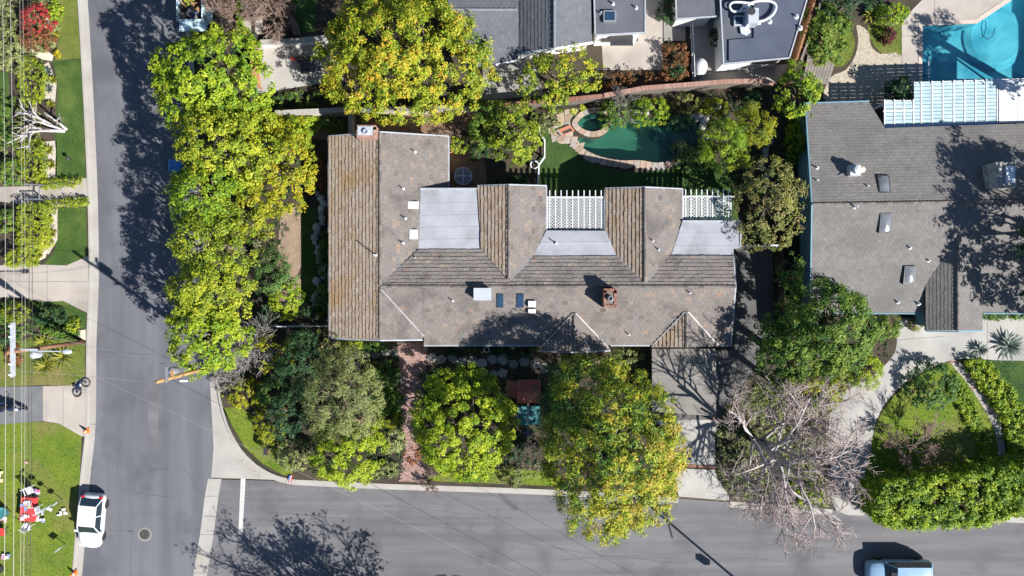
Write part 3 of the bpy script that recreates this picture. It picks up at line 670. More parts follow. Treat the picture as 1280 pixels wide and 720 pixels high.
# land of the two blocks
west = LK[::1] + [(-300,790),(-300,-60)]
sheet('west_garden', west, 0.11, 'soil', 'brown garden earth of the plots left of the street', 'ground')
east = RK + [(848,619),(912,624)] + RK2 + [(1092,638)] + RK3 + [(1400,648),(1400,-90),(230,-90)]
sheet('east_garden', [(x, y) for x, y in east], 0.11, 'soil', 'dark brown garden earth around the houses right of the street', 'ground', holes=[POOL, SPA, POOL2])

# ---- left block
Z1, Z2, Z3 = 0.118, 0.126, 0.134
lawn('verge_lawn', [(74,0),(97,0),(102,74),(70,76),(74,50),(72,30),(77,10)], Z1, 'lawn_dry', 'patchy dry verge lawn at the top left corner', 'blade_dry', 60, 0.09, seed=2)
lawn('verge_lawn', [(67,76),(102,75.5),(107,180),(108,223),(70,223),(71,190),(69,165),(72,135),(73,105)], Z1, 'lawn_turf', 'long neat green verge lawn beside the white-barked tree', seed=3)
lawn('verge_lawn', [(73,261),(109,260),(110,322),(83,332),(56,331),(68,316),(73,300)], Z1, 'lawn_turf', 'neat green lawn crossed by the tip of the pole shadow', seed=4)
lawn('verge_lawn', [(52,378),(80,376),(109,392),(108.5,412),(86,408),(72,400),(60,386)], Z1, 'lawn_turf', 'small pointed green lawn below the concrete driveway', seed=5)
lawn('verge_lawn', [(0,430),(40,424),(107,426),(107,470),(88,482),(55,481),(-20,484),(-20,430)], Z1, 'lawn_dry', 'yellowish lawn around the fan-leaved plants and utility pole', 'blade_dry', 60, 0.09, seed=6)
lawn('front_lawn', [(-20,532),(40,526),(75,529),(103,545),(100.5,600),(91,715),(88,760),(-20,760)], Z1, 'lawn_bright', 'sunny yellow-green lawn with household goods spread on it', 'blade_dry', 80, 0.08, seed=7)
slab('front_walk', [(-20,234),(50,233),(50,228),(98,224),(109,223),(111,258),(52,259),(-20,249)], 0.05, 0.128, 'concrete_warm', 'beige concrete front walk between two low clipped hedges', 'path')
dw = slab('driveway', [(-20,332),(57,331),(84,332),(111,320),(112,392),(80,376),(52,378),(28,372),(-20,372)], 0.03, 0.121, 'concrete_warm', 'wide beige concrete driveway on the left', 'driveway')
for pp in ([(60,331),(60,378)], [(-20,352),(112,352)]):
    strip('joint', pp, -.25, .25, 0.05, 0.123, 'joint', parent=dw)
slab('asphalt_pad', [(-20,484),(54,482.5),(54,526),(-20,532)], 0.03, 0.122, 'asphalt_pad', 'grey asphalt parking pad at the left edge', 'driveway')
ap = slab('driveway_apron', [(54.5,482.5),(88,482),(108.5,470),(108.5,545),(103,545),(75,529),(54.5,526)], 0.03, 0.121, 'concrete_warm', 'beige concrete apron between asphalt pad and street', 'driveway')
strip('joint', [(80,484),(80,532)], -.25, .25, 0.05, 0.123, 'joint', parent=ap)
for i, (pp, lb) in enumerate([([(54,82),(62,78),(72,104),(70,128),(56,124)], 'white gravel bed with blue-grey plants by the upper verge lawn'), ([(53,178),(72,176),(72,222),(54,222)], 'white gravel strip above the front walk'), ([(53,260),(73,262),(73,300),(62,318),(50,312)], 'white gravel bed beside the crossed lawn')]):
    sheet('gravel_bed', pp, Z1, 'gravel', lb, 'gravel')
for pp, lb in (([(38,66),(41,58),(56,61),(68,70),(66,77),(54,75)], 'large cream stepping slab below the red-leaved shrub'), ([(47,20),(52,17),(62,24),(64,34),(58,36),(50,30)], 'smaller cream slab beside the red-leaved shrub'), ([(38,306),(55,306),(60,312),(58,322),(50,326),(48,314),(38,312)], 'cream stone edging below the round clipped hedge'), ([(98,413),(108,412),(108,425),(99,421)], 'little beige slab at the foot of the wooden pole')):
    slab('paving_slab', pp, 0.08, 0.19, 'slab_cream', lb, 'paving slab', kind=None)

# ---- corner garden and main house plot
lawn('corner_lawn', [(278,510),(300,508),(318,520),(335,548),(362,574),(366,592),(356,594),(330,580),(306,558),(290,530),(280,508)], Z1, 'lawn_bright', 'wedge of bright green lawn at the street corner', 'grass_blade', 90, 0.09, seed=9)
lawn('kerb_lawn', [(520,600),(692,607),(690,590),(640,585),(560,590)], Z1, 'lawn_bright', 'narrow grass strip along the kerb below the lime tree', 'grass_blade', 80, 0.09, seed=10)
sheet('mulch_bed', [(352,262),(378,258),(378,330),(372,345),(398,372),(398,400),(352,396),(345,340)], Z1, 'dry_bark', 'brown bark mulch beside the left side lawn', 'mulch bed')
lawn('side_lawn', [(377,264),(396,258),(396,374),(390,380),(377,378)], Z2, 'lawn_turf', 'narrow green side lawn by the boulder edging', seed=11)
sheet('mulch_bed', [(440,500),(475,480),(478,545),(460,560),(440,545)], Z1, 'dry_bark', 'brown bark mulch beside the feathery olive-green tree', 'mulch bed')
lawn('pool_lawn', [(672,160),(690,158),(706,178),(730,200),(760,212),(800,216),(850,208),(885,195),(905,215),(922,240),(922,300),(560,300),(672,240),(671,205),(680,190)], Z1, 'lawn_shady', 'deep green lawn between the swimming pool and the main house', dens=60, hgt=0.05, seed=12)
sheet('back_patio', [(556,185),(585,180),(606,200),(610,240),(600,320),(520,320),(520,235),(556,235)], Z1, 'mulch', 'brown earth patio with a round table behind the house', 'patio')
sheet('back_bed', [(380,140),(612,138),(610,150),(560,172),(380,175)], Z1, 'mulch', 'reddish mulch strip behind the left wing of the house', 'mulch bed')
# brick front path: base and bricks
bp = sheet('brick_path', [(497,428),(536,428),(532,470),(526,520),(520,560),(536,603),(500,601),(508,560),(503,520),(500,470)], Z1, 'mortar', 'reddish brick path leading from the kerb to the front door', 'path')
poly = ring([(497,428),(536,428),(532,470),(526,520),(522,560),(536,603),(500,601),(507,560),(503,520),(500,470)]); mb = MB(); rnd = random.Random(5)
xs = [p[0] for p in poly]; ys = [p[1] for p in poly]; yy = min(ys); r = 0
while yy < max(ys):
    xx = min(xs) - (0.11 if r % 2 else 0)
    while xx < max(xs):
        if in_poly(np.array([(xx+.1, yy+.05)]), poly)[0]: mb.box((xx+.1, yy+.05, Z1+0.015+rnd.uniform(0, .008)), (.205, .098, .03), rnd.gauss(0, .02), rnd.random())
        xx += .22
    yy += .11; r += 1
obj('bricks', mb, MATS['brick_path'], bp, kind='stuff')
# asphalt drive right of the house, shade put into its colour, and concrete apron
slab('house_drive', [(816,437),(917,437),(918,310),(965,308),(968,420),(935,470),(906,510),(899,524),(816,524)], 0.05, 0.124, 'asphalt_drive_shade', 'asphalt driveway with shade darkened into its colour, down the right of the main house', 'driveway')
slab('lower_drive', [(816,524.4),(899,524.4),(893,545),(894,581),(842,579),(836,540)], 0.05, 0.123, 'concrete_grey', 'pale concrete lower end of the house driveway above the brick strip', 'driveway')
slab('drive_apron', [(842,585),(893,587),(897,600),(910,618),(912,625),(848,620)], 0.0, 0.118, 'concrete_grey', 'pale green-grey concrete apron where the drive meets the street', 'driveway')
rb = thing('brick_threshold', 'row of red bricks across the drive above its apron', 'brick strip', kind='structure')
mbb = MB().box((0, 0, 0), (.20, .095, .06)); first = None; rnd = random.Random(3)
for i in range(30):
    x, y = W(843.5 + i*1.72, 581.2 + i*0.07); 
    for j in range(1):
        b = MB().box((x, y - j*.215, .115 + rnd.uniform(0, .012)), (.098, .205, .05), rnd.gauss(0, .03), rnd.random()); obj('brick', b, MATS['brick'], rb)
# ---- back garden stone: pool basin, water, coping
def basin(name, label, outline, depth, plaster, water, wz, tilebit=None, inner=None):
    r = thing(name, label, 'pool', (*W(*np.mean(np.array(outline), 0)), 0)); P = ring(outline); n = len(P)
    me = fill_mesh([P], -depth); me.materials.append(MATS[plaster]); me.transform(Matrix.Translation(-ORG[r])); link(bpy.data.objects.new('basin_floor', me), r)
    mb = MB(); zs = [-depth, -0.10, 0.13]; vs = []
    for z in zs: vs += [(p[0], p[1], z) for p in P]
    mb.add(vs, [(j*n+i, (j+1)*n+i, (j+1)*n+(i+1) % n, j*n+(i+1) % n) for j in range(2) for i in range(n)])
    obj('basin_wall', mb, MATS[plaster], r)
    me = fill_mesh([P], wz); me.materials.append(MATS[water]); me.transform(Matrix.Translation(-ORG[r])); link(bpy.data.objects.new('water', me), r)
    return r
pool = basin('swimming_pool', 'green-water swimming pool with a curved outline and stone coping', POOL, 1.5, 'pool_plaster', 'water_green', 0.02)
spa = basin('spa_pool', 'small pointed green spa pool set in flagstone', SPA, 0.9, 'pool_plaster', 'water_green', 0.10)
mb = MB()
for k, (s, zz) in enumerate([(1.0, -0.35)]):
    o_, i_ = ring(SPA), ring([(740+(x-740)*0.62, 153.5+(y-153.5)*0.62) for x, y in SPA]); n = len(o_)
    mb.add([(*p, zz) for p in o_] + [(*p, zz) for p in i_] + [(*p, -0.9) for p in i_], [(i, (i+1) % n, n+(i+1) % n, n+i) for i in range(n)] + [(n+i, n+(i+1) % n, 2*n+(i+1) % n, 2*n+i) for i in range(n)])
obj('bench', mb, MATS['pool_plaster'], spa)
cop = thing('pool_coping', 'irregular flagstone coping and terrace around pool and spa', 'stone paving', kind='structure')
rnd = random.Random(11)
def stone(parent, pts, z0, z1, mat, name='flagstone', jit=0.0, shrink=0.93):
    cx = sum(p[0] for p in pts)/len(pts); cy = sum(p[1] for p in pts)/len(pts)
    q = [(cx + (p[0]-cx)*shrink + rnd.gauss(0, jit), cy + (p[1]-cy)*shrink + rnd.gauss(0, jit)) for p in pts]
    return obj(name, MB().prism(ring(q), z0, z1, rnd.random()), MATS[mat], parent)
# coping along the lower pool edge
low = smooth_ring([(722,179),(733,189),(752,197),(775,201),(800,201),(822,204),(845,198),(862,188)], 3, False)
inn, out = offset_line(low, -0.6), offset_line(low, 9.5)
for i in range(len(low)-1):
    w1 = rnd.uniform(-1.5, 1.5); stone(cop, [inn[i], inn[i+1], (out[i+1][0], out[i+1][1]+w1), (out[i][0], out[i][1]+rnd.uniform(-1, 1))], 0.06, 0.17 + rnd.uniform(0, .025), 'flagstone')
# spa rim and terrace as jigsaw stones cut on a jittered grid
sp_c = (740, 153.5)
ri = SPA; ro = [(sp_c[0]+(x-sp_c[0])*1.42, sp_c[1]+(y-sp_c[1])*1.62) for x, y in SPA]; m = len(SPA)
for i in range(0, m, 2):
    j, k = (i+1) % m, (i+2) % m; stone(cop, [ri[i], ri[j], ri[k], ro[k], ro[j], ro[i]], 0.08, 0.30 + rnd.uniform(0, .03), 'flagstone', shrink=0.95)
terr = [(684,162),(692,158),(698,152),(699,142),(712,139),(724,139),(722,150),(716,158),(716,170),(722,176),(731,190),(724,191),(712,180),(700,180),(692,174)]
sheet('terrace_bed', terr, 0.135, 'gravel_tan', parent=cop)
gr = {}
def gp(i, j):
    if (i, j) not in gr: gr[(i, j)] = (680 + i*8.5 + rnd.gauss(0, 1.5), 136 + j*8.5 + rnd.gauss(0, 1.5))
    return gr[(i, j)]
for i in range(7):
    for j in range(8):
        q = [gp(i, j), gp(i+1, j), gp(i+1, j+1), gp(i, j+1)]; c = np.mean(np.array(q), 0)
        if in_poly(np.array([c]), terr)[0] and not in_poly(np.array([c]), ro)[0] and not (697 < c[0] < 716 and 158 < c[1] < 170): stone(cop, q, 0.06, 0.16 + rnd.uniform(0, .025), 'flagstone', shrink=0.95)
# edge rocks on the far side of the pool
for px, py, r in ((795,143,7),(806,141,5),(784,144,5),(868,148,6),(874,143,7),(880,150,6),(885,140,7),(878,158,6),(893,134,8),(880,172,5)):
    b = MB(); b.lathe((*W(px, py), 0.05), [(r/16*.9, 0), (r/16, .12), (r/16*.75, .28), (r/16*.3, .36)], 9, rnd.random()); b.v = [(v[0]+rnd.gauss(0, .03), v[1]+rnd.gauss(0, .03), v[2]) for v in b.v]; obj('edge_rock', b, MATS['boulder'], cop)
# white curved fence rail between patio and pool lawn
# ---- stone paths
def stepping(name, label, centers, r, mat, z=0.17, cat='path'):
    root = thing(name, label, cat, kind='structure')
    for cx, cy in centers:
        n = rnd.randint(5, 7); a0 = rnd.uniform(0, 6)
        stone(root, [(cx + r*rnd.uniform(.8, 1.15)*math.cos(a0+6.283*i/n), cy + r*rnd.uniform(.8, 1.1)*math.sin(a0+6.283*i/n)) for i in range(n)], 0.08, z + rnd.uniform(0, .02), mat, shrink=1)
    return root
stepping('flagstone_path', 'grey flagstone path along the front of the house right of the brick path', [(540,447),(552,449),(566,447),(577,452),(590,451),(603,453),(616,449),(629,449),(604,466),(617,468),(628,466),(642,455),(655,452),(668,455),(680,460)], 6.8, 'stone_grey')
stepping('flagstone_path', 'grey flagstone path along the front of the house left of the brick path', [(436,446),(447,444),(458,443),(470,442),(482,440),(492,441),(446,456)], 6.2, 'stone_grey')
fe = thing('boulder_edging', 'row of pale boulders beside the left wall of the house', 'stone edging', kind='structure')
for i in range(24):
    py = 242 + i*6.1; px = 399 + 4*math.sin(i*0.5) + rnd.uniform(-4, 4); r = rnd.uniform(3.0, 5.6)/16
    b = MB(); b.lathe((*W(px, py), 0.06), [(r*.85, 0), (r, .1), (r*.85, .22), (r*.4, .3)], 8, rnd.random()); b.v = [(v[0]+rnd.gauss(0, .035), v[1]+rnd.gauss(0, .035), v[2]+rnd.gauss(0, .015)) for v in b.v]; obj('boulder', b, MATS['boulder'], fe)
ro_ = stepping('rubble_steps', 'dark rounded stones in the gap beside the right neighbour', [(956+rnd.uniform(-8,8), 150+i*5.5) for i in range(16)], 4.2, 'stone_grey', 0.2, 'stones')

# ---- right neighbour: forecourt drive, island lawns, path
slab('forecourt', smooth_ring([(1092,640),(1045,638),(1038,590),(1036,520),(1055,490),(1090,470),(1118,440),(1122,408),(1150,395),(1330,385),(1330,452),(1230,449),(1196,449),(1165,458),(1130,478),(1105,505),(1092,535),(1088,570),(1090,605)], 3), 0.0, 0.122, 'concrete_grey', 'sweeping pale concrete forecourt in front of the right house', 'driveway')
fc = bpy.data.objects['forecourt']
for pp in ([(1233,388),(1233,450)], [(1120,425),(1180,420)], [(1048,560),(1092,540)]): strip('joint', pp, -.25, .25, 0.06, 0.125, 'joint', parent=fc)
isl = smooth_ring([(1092,600),(1088,565),(1094,532),(1108,505),(1132,480),(1166,460),(1192,452),(1206,470),(1226,500),(1242,535),(1246,575),(1240,600)], 3)
lawn('island_lawn', isl, Z2+0.01, 'lawn_bright', 'round island lawn inside the forecourt drive', 'grass_blade', 70, 0.09, seed=20)
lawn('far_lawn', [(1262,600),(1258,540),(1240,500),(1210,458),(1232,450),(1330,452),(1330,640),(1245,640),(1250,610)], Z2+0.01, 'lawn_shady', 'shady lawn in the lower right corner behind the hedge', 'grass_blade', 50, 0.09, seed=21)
wp = slab('curved_walk', smooth_ring([(1186,452),(1198,452),(1212,470),(1232,498),(1248,526),(1255,560),(1254,582),(1246,582),(1246,560),(1239,530),(1222,500),(1204,474)], 3), 0.05, 0.15, 'concrete', 'curved pale garden walk with red tile bands', 'path')
for pp in ([(1184,453),(1199,451)], [(1212,487),(1223,480)], [(1236,517),(1247,513)], [(1245,548),(1256,546)]): strip('tile_band', pp, -1.1, 1.1, 0.1, 0.156, 'brick', parent=wp)
# ---- pool garden of the right neighbour
slab('gravel_path', smooth_ring([(1070,32),(1084,40),(1088,58),(1100,68),(1126,71),(1126,130),(1034,130),(1037,98),(1056,88),(1068,70),(1072,50)], 3), 0.05, Z2, 'gravel_tan', 'pale gravel path beside the blue pool deck', 'path')
pd = sheet('pool_deck', [(1126,30),(1140,12),(1160,-8),(1185,-60),(1330,-80),(1330,-40),(1310,-34),(1310,118),(1126,118)], 0.14, 'concrete_warm', 'beige concrete deck around the blue swimming pool', 'patio', holes=[[(1147,28),(1218,25),(1259,-3),(1308,-38),(1309,-36),(1309,116),(1147,116)]])
for pp in ([(1126,46),(1147,46)], [(1136,16),(1147,28)], [(1166,24),(1168,-10)], [(1126,92),(1147,92)]): strip('joint', pp, -.25, .25, 0.06, 0.143, 'joint', parent=pd)
pool2 = basin('swimming_pool', 'bright blue swimming pool in the top right corner', POOL2, 1.6, 'pool_plaster_blue', 'water_blue', 0.03)
mb = MB()
A, B = ring([(1147,28),(1218,25),(1259,-3),(1309,-39),(1309,116),(1147,116)]), ring([(1152,33),(1220,30),(1262,2),(1310,-34),(1310,112),(1152,112)])
mb.add([(*p, .165) for p in A] + [(*p, .165) for p in B] + [(*p, .02) for p in B], [(i, i+1, 7+i, 6+i) for i in range(3)] + [(5, 0, 6, 11), (4, 5, 11, 10)] + [(6+i, 7+i, 13+i, 12+i) for i in range(3)] + [(11, 6, 12, 17)])
obj('coping', mb, MATS['coping_pink'], pool2)
x0, y0 = W(1258, 40); mb = MB().lathe((x0, y0, -1.6), [(2.6, 0), (2.5, .15), (2.0, .32)], 28); obj('sun_shelf', mb, MATS['pool_plaster_blue'], pool2)
mb = MB(); mb.box((*W(1159, 78), -0.45), (0.7, 1.9, 0.9)); obj('pool_step', mb, MATS['pool_plaster_blue'], pool2)
bar(pool2, 'handrail', (1161,72,.45), (1161,104,.45), .06, .06, 'metal_light')
mb = MB()
for i in range(14):
    t = i/13; pass
pts = [W3(1226+9*math.sin(i*0.9)*(.4+i/24)+i*1.2, 36+3*math.cos(i*.9)*4 + i*.2, .06) for i in range(10)]
mb.tube(pts, .025, 5); hs = obj('cleaner_hose', mb, MATS['navy'], None); tag(hs, 'dark looping cleaner hose floating in the blue pool', 'hose')
lawn('garden_lawn', smooth_ring([(1022,60),(1035,30),(1060,35),(1068,55),(1062,75),(1050,84),(1030,78)], 3), Z1, 'lawn_dry', 'small round lawn left of the gravel path', 'grass_blade', 70, 0.1, seed=25)
lawn('garden_lawn', smooth_ring([(1085,32),(1122,20),(1126,40),(1126,70),(1108,70),(1092,58)], 3), Z1, 'lawn_dry', 'small curved lawn between gravel path and pool deck', 'blade_dry', 70, 0.1, seed=26)
dk = thing('board_deck', 'weathered grey board platform by the gravel path', 'deck', (*W(1024,88), .1))
for i in range(9):
    t0, t1 = i/9+.006, (i+1)/9-.006; a = lambda t: (1008+t*34, 70+t*11); b = lambda t: (1003+t*30, 96+t*12)
    obj('board', MB().prism(ring([a(t0), a(t1), b(t1), b(t0)]), .1, .26 + rnd.uniform(0, .015), rnd.random()), MATS['wood_grey'], dk)
# ---- plots of the top neighbours
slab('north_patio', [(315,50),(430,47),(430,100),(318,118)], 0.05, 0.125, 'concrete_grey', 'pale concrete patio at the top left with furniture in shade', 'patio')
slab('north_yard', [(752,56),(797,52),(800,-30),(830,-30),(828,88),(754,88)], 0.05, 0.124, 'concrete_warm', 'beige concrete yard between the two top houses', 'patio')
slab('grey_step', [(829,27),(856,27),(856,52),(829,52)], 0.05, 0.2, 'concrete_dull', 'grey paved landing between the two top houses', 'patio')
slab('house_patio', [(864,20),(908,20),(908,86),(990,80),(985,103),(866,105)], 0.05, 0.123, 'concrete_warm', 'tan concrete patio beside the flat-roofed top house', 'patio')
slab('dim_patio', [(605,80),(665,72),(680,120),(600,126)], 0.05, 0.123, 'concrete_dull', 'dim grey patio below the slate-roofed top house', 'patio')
slab('garden_walk', [(318,-20),(326,-20),(330,42),(320,44)], 0.05, 0.13, 'concrete_warm', 'narrow beige walk at the top left beside bare shrubs', 'path')
slab('garden_walk', [(300,-20),(311,-20),(315,42),(305,38)], 0.05, 0.13, 'concrete_warm', 'pale walk nearest the debris truck at the top', 'path')
lawn('north_lawn', [(345,-20),(395,-20),(395,40),(378,42),(366,15)], Z1, 'lawn_shady', 'dark lawn inside the curved red wall at the top', 'grass_blade', 40, 0.08, seed=28)
# ================================================================ MAIN HOUSE
H = thing('main_house', 'long brown tile-roofed house with several wings in the middle', 'house', (*W(640, 350), 0.1))
house_walls(H, 'wall', [(418,176),(553,178),(553,300),(553,345),(553,415),(418,415)], 2.62, 'stucco_cream')
house_walls(H, 'wall', [(553.4,240),(597,240),(597,300),(553.4,300)], 2.9, 'stucco_cream')
house_walls(H, 'wall', [(602,240),(676,240),(676,300),(602,300)], 2.9, 'stucco_cream')
house_walls(H, 'wall', [(762,242),(847,242),(847,300),(762,300)], 2.9, 'stucco_cream')
house_walls(H, 'wall', [(553.4,300.4),(910,300.4),(910,424),(680,424),(553.4,424)], 2.85, 'stucco_cream')
house_walls(H, 'wall', [(681,424.4),(757,424.4),(757,430),(681,430)], 2.8, 'stucco_cream')
R_, E_ = 4.4, 2.9
a_ww = [(475,166,4.4),(475,357,4.4),(411.5,171,2.9)]; a_we = [(475,166,4.4),(475,357,4.4),(560,171,2.65)]
a_ms = [(476,358,4.4),(918,358,4.4),(640,430,3.0)]; a_mn = [(476,358,4.4),(918,358,4.4),(640,311,3.49)]
slope(H, [(411.5,171),(475,166),(475,424),(412,422)], a_ww, 'tile_weathered', seed=1)
slope(H, [(475,166),(560,171),(560,236),(475,236)], a_we, 'tile_main', seed=2)
slope(H, [(475,236),(529,236),(523,312),(475,358)], a_we, 'tile_main', seed=3)
slope(H, [(475,358),(531,419),(527,424),(475,424)], a_we, 'tile_main', seed=4)
slope(H, [(530,358),(919,358),(913,431),(530,431)], a_ms, 'tile_main', seed=5); slope(H, [(476,358),(530,358),(530,419)], a_ms, 'tile_main', seed=17)
slope(H, [(476,358),(523,312),(602,312),(638,350),(638,358)], a_mn, 'tile_main', seed=6)
slope(H, [(638,358),(638,350),(666,321),(771,320),(806,353),(806,358)], a_mn, 'tile_main', seed=7)
slope(H, [(806,358),(806,353),(838,320),(916,320),(919,358)], a_mn, 'tile_main', seed=8)
n1w = [(636,232,4.4),(636,350,4.4),(597,233,3.44)]; n1e = [(636,232,4.4),(636,350,4.4),(682,233,3.27)]
slope(H, [(597,233),(636,232),(636,350),(602,312)], n1w, 'tile_weathered', seed=9)
slope(H, [(636,232),(682,233),(682,289),(666,321),(637,350)], n1e, 'tile_main', seed=10)
n2w = [(806,235,4.4),(806,353,4.4),(757,236,3.2)]; n2e = [(806,235,4.4),(806,353,4.4),(852,237,3.27)]
slope(H, [(757,236),(806,235),(806,354),(771,320),(757,289)], n2w, 'tile_weathered', seed=11)
slope(H, [(806,235),(852,237),(852,278),(838,320),(807,353)], n2e, 'tile_main', seed=12)
slope(H, [(718,390),(718,439),(674,437)], [(718,390,3.80),(718,439,3.80),(674,437,2.97)], 'tile_main', seed=13)
slope(H, [(718,390),(763,437),(718,439)], [(718,390,3.80),(718,439,3.80),(763,437,2.97)], 'tile_main', seed=14)
slope(H, [(858,388),(858,434),(814,434)], [(858,388,3.84),(858,434,3.84),(814,434,2.95)], 'tile_weathered', seed=15)
slope(H, [(858,388),(898,433),(858,434)], [(858,388,3.84),(858,434,3.84),(898,433,2.95)], 'tile_main', seed=16)
for a, b in (((475,166,4.42),(475,356,4.42)), ((476,358,4.42),(919,358,4.42)), ((636,232,4.42),(636,348,4.42)), ((806,235,4.42),(806,352,4.42)), ((718,391,3.82),(718,439,3.82)), ((858,389,3.86),(858,434,3.86)), ((475,359,4.42),(475,423,4.42))): ridge(H, a, b)
for a, b in (((477,362,4.36),(530,420,3.24)), ((720,392,3.80),(760,434,3.03)), ((860,390,3.84),(897,431,3.02)), ((716,392,3.80),(676,434,3.03)), ((856,390,3.84),(816,431,3.0))): bar(H, 'valley_flashing', a, b, .09, .03, 'flashing', .10)
for a, b in (((477,356,4.36),(523,313,3.5)), ((602,312,3.56),(636,349,4.36)), ((666,321,3.66),(638,350,4.38)), ((771,320,3.6),(805,353,4.36)), ((838,320,3.62),(807,353,4.38))): bar(H, 'valley_flashing', a, b, .09, .03, 'metal_grey', .045)
# gutters and white rake boards
for a, b in (((411,171,2.86),(411.5,422,2.86)), ((530,432,2.93),(673,432,2.93)), ((674,439,2.9),(718,440.5,3.0)), ((718,440.5,3.0),(763,438.5,2.9)), ((763,432,2.93),(812,432,2.93)), ((898,432,2.93),(913,432,2.93)), ((913.5,432,2.95),(919.5,358,4.38)),
             ((919.5,358,4.38),(917,320,3.66)), ((412,423,2.9),(475,425.5,4.38)), ((475,425.5,4.38),(528,425,3.25)), ((561,171,2.6),(561,236,2.6)), ((475,165,4.38),(561,170.5,2.62)), ((411,170.5,2.86),(475,165,4.38)),
             ((597,232.3,3.4),(636,231,4.38)), ((636,231,4.38),(683,232.3,3.23)), ((683,232.5,3.22),(683,288,3.22)), ((756.5,235.5,3.16),(806,234,4.38)), ((806,234,4.38),(853,236.3,3.22)), ((853,236.5,3.22),(853,277,3.22)), ((756,236,3.16),(756,288,3.16))):
    bar(H, 'gutter', a, b, .10, .12, 'gutter_paint')
# flat rolled roofs with lapped strips
def flat_roof(pts, anch, seams, mat='roll_roof', name='flat_roof', th=.22):
    pl = plane_of(anch); P = [on_plane(p[0], p[1], pl) for p in pts]; f = obj(name, MB().prism([(p.x, p.y) for p in P], [p.z-th for p in P], [p.z for p in P]), MATS[mat], H)
    for a, b in seams:
        A, B = on_plane(*a, pl), on_plane(*b, pl); d = (B-A); d.normalize(); s = Vector((-d.y, d.x, 0))*.11; z = Vector((0, 0, .012))
        mb = MB(); mb.add([tuple(p) for p in (A+s+z*.4, A-s+z, B-s+z, B+s+z*.4, A-s-z, B-s-z)], [(0, 1, 2, 3), (1, 4, 5, 2)][:2]); obj('lap_seam', mb, MATS[mat], f)
        mb = MB(); s2 = s*1.06; mb.add([tuple(p) for p in (A-s+z*.4, A-s2*1.12+z*.4, B-s2*1.12+z*.4, B-s+z*.4)], [(0, 1, 2, 3)]); obj('seam_line', mb, MATS['joint'], f)
    return f
flat_roof([(526,236.5),(595.5,236.5),(602,311.5),(523,311.5)], [(526,312,3.50),(602,312,3.50),(560,237,3.42)], [((527,252),(598,251)),((526,267),(599,266)),((525,282),(600,281)),((524,297),(601,296))])
flat_roof([(683,288),(757,288.5),(771,320.5),(666,320.5)], [(666,320,3.66),(771,320,3.66),(720,289,3.42)], [((676,305),(764,304))])
flat_roof([(853,277),(926,277),(925,309),(917,310),(917,320),(839,320)], [(839,320,3.62),(917,320,3.62),(870,277,3.42)], [((848,293),(926,293)),((843,309),(925,309))])
# parapet rims of the flat roofs
for a, b in (((525,236,3.47),(596,236,3.47)), ((853,276.5,3.47),(926.5,276.5,3.47)), ((926.5,276.5,3.47),(925.5,309,3.56))): bar(H, 'roof_edge', a, b, .12, .10, 'gutter_paint')
# roof fittings
for px, py, h in ((519,190,3.6),(504,236,3.95),(507,273,3.9),(520,322,3.55),(470,319,4.4),(504,304,3.9),(695,304,3.6),(823,312,4.1),(816,301,4.2),(862,366,4.25),(566,376,4.1),(786,418,3.25)):
    pipe(H, px, py, h, .42 if px != 470 else .95)
for x0, y0, x1, y1, h in ((507,252,523,261,3.62),(512,287,522,299,3.62)):
    f = obj('skylight', MB().prism(ring([(x0,y0),(x1,y0),(x1,y1),(x0,y1)], h), h-.35, h+.12), MATS['white_paint'], H)
    obj('pane', MB().prism(ring([(x0+1,y0+1),(x1-1,y0+1),(x1-1,y1-1),(x0+1,y1-1)], h+.13), h+.121, h+.15), MATS['white_plastic'], f)
def roof_light(x0, y0, x1, y1, h, h2, mat='skylight_glass', frame='metal_dark'):
    f = MB(); q = ring([(x0-.8,y0-.8),(x1+.8,y0-.8),(x1+.8,y1+.8),(x0-.8,y1+.8)], h); zt = [h+.12, h+.12, h2+.12, h2+.12]; f.prism(q, [z-.25 for z in zt], zt); o = obj('skylight', f, MATS[frame], H)
    q = ring([(x0,y0),(x1,y0),(x1,y1),(x0,y1)], h); g = MB().prism(q, [z+.004 for z in zt], [z+.03 for z in zt]); obj('pane', g, MATS[mat], o); return o
roof_light(621.5,368,628.5,384,4.21,3.90); roof_light(646.5,368,654,384,4.21,3.90)
b = MB().prism(ring([(593,361),(613,361),(613,374.5),(593,374.5)], 4.9), 3.9, 4.95); vb = obj('roof_vent_box', b, MATS['metal_grey'], H); obj('lid', MB().prism(ring([(592,360),(614,360),(614,375.5),(592,375.5)], 4.95), 4.952, 5.0), MATS['metal_light'], vb)
b = MB().box((*W(665,380,4.1), 4.15), (.55, .45, .4)); b.box((*W(665,389,4.0), 3.98), (.55, .3, .3)); obj('roof_vent_box', b, MATS['white_paint'], H)
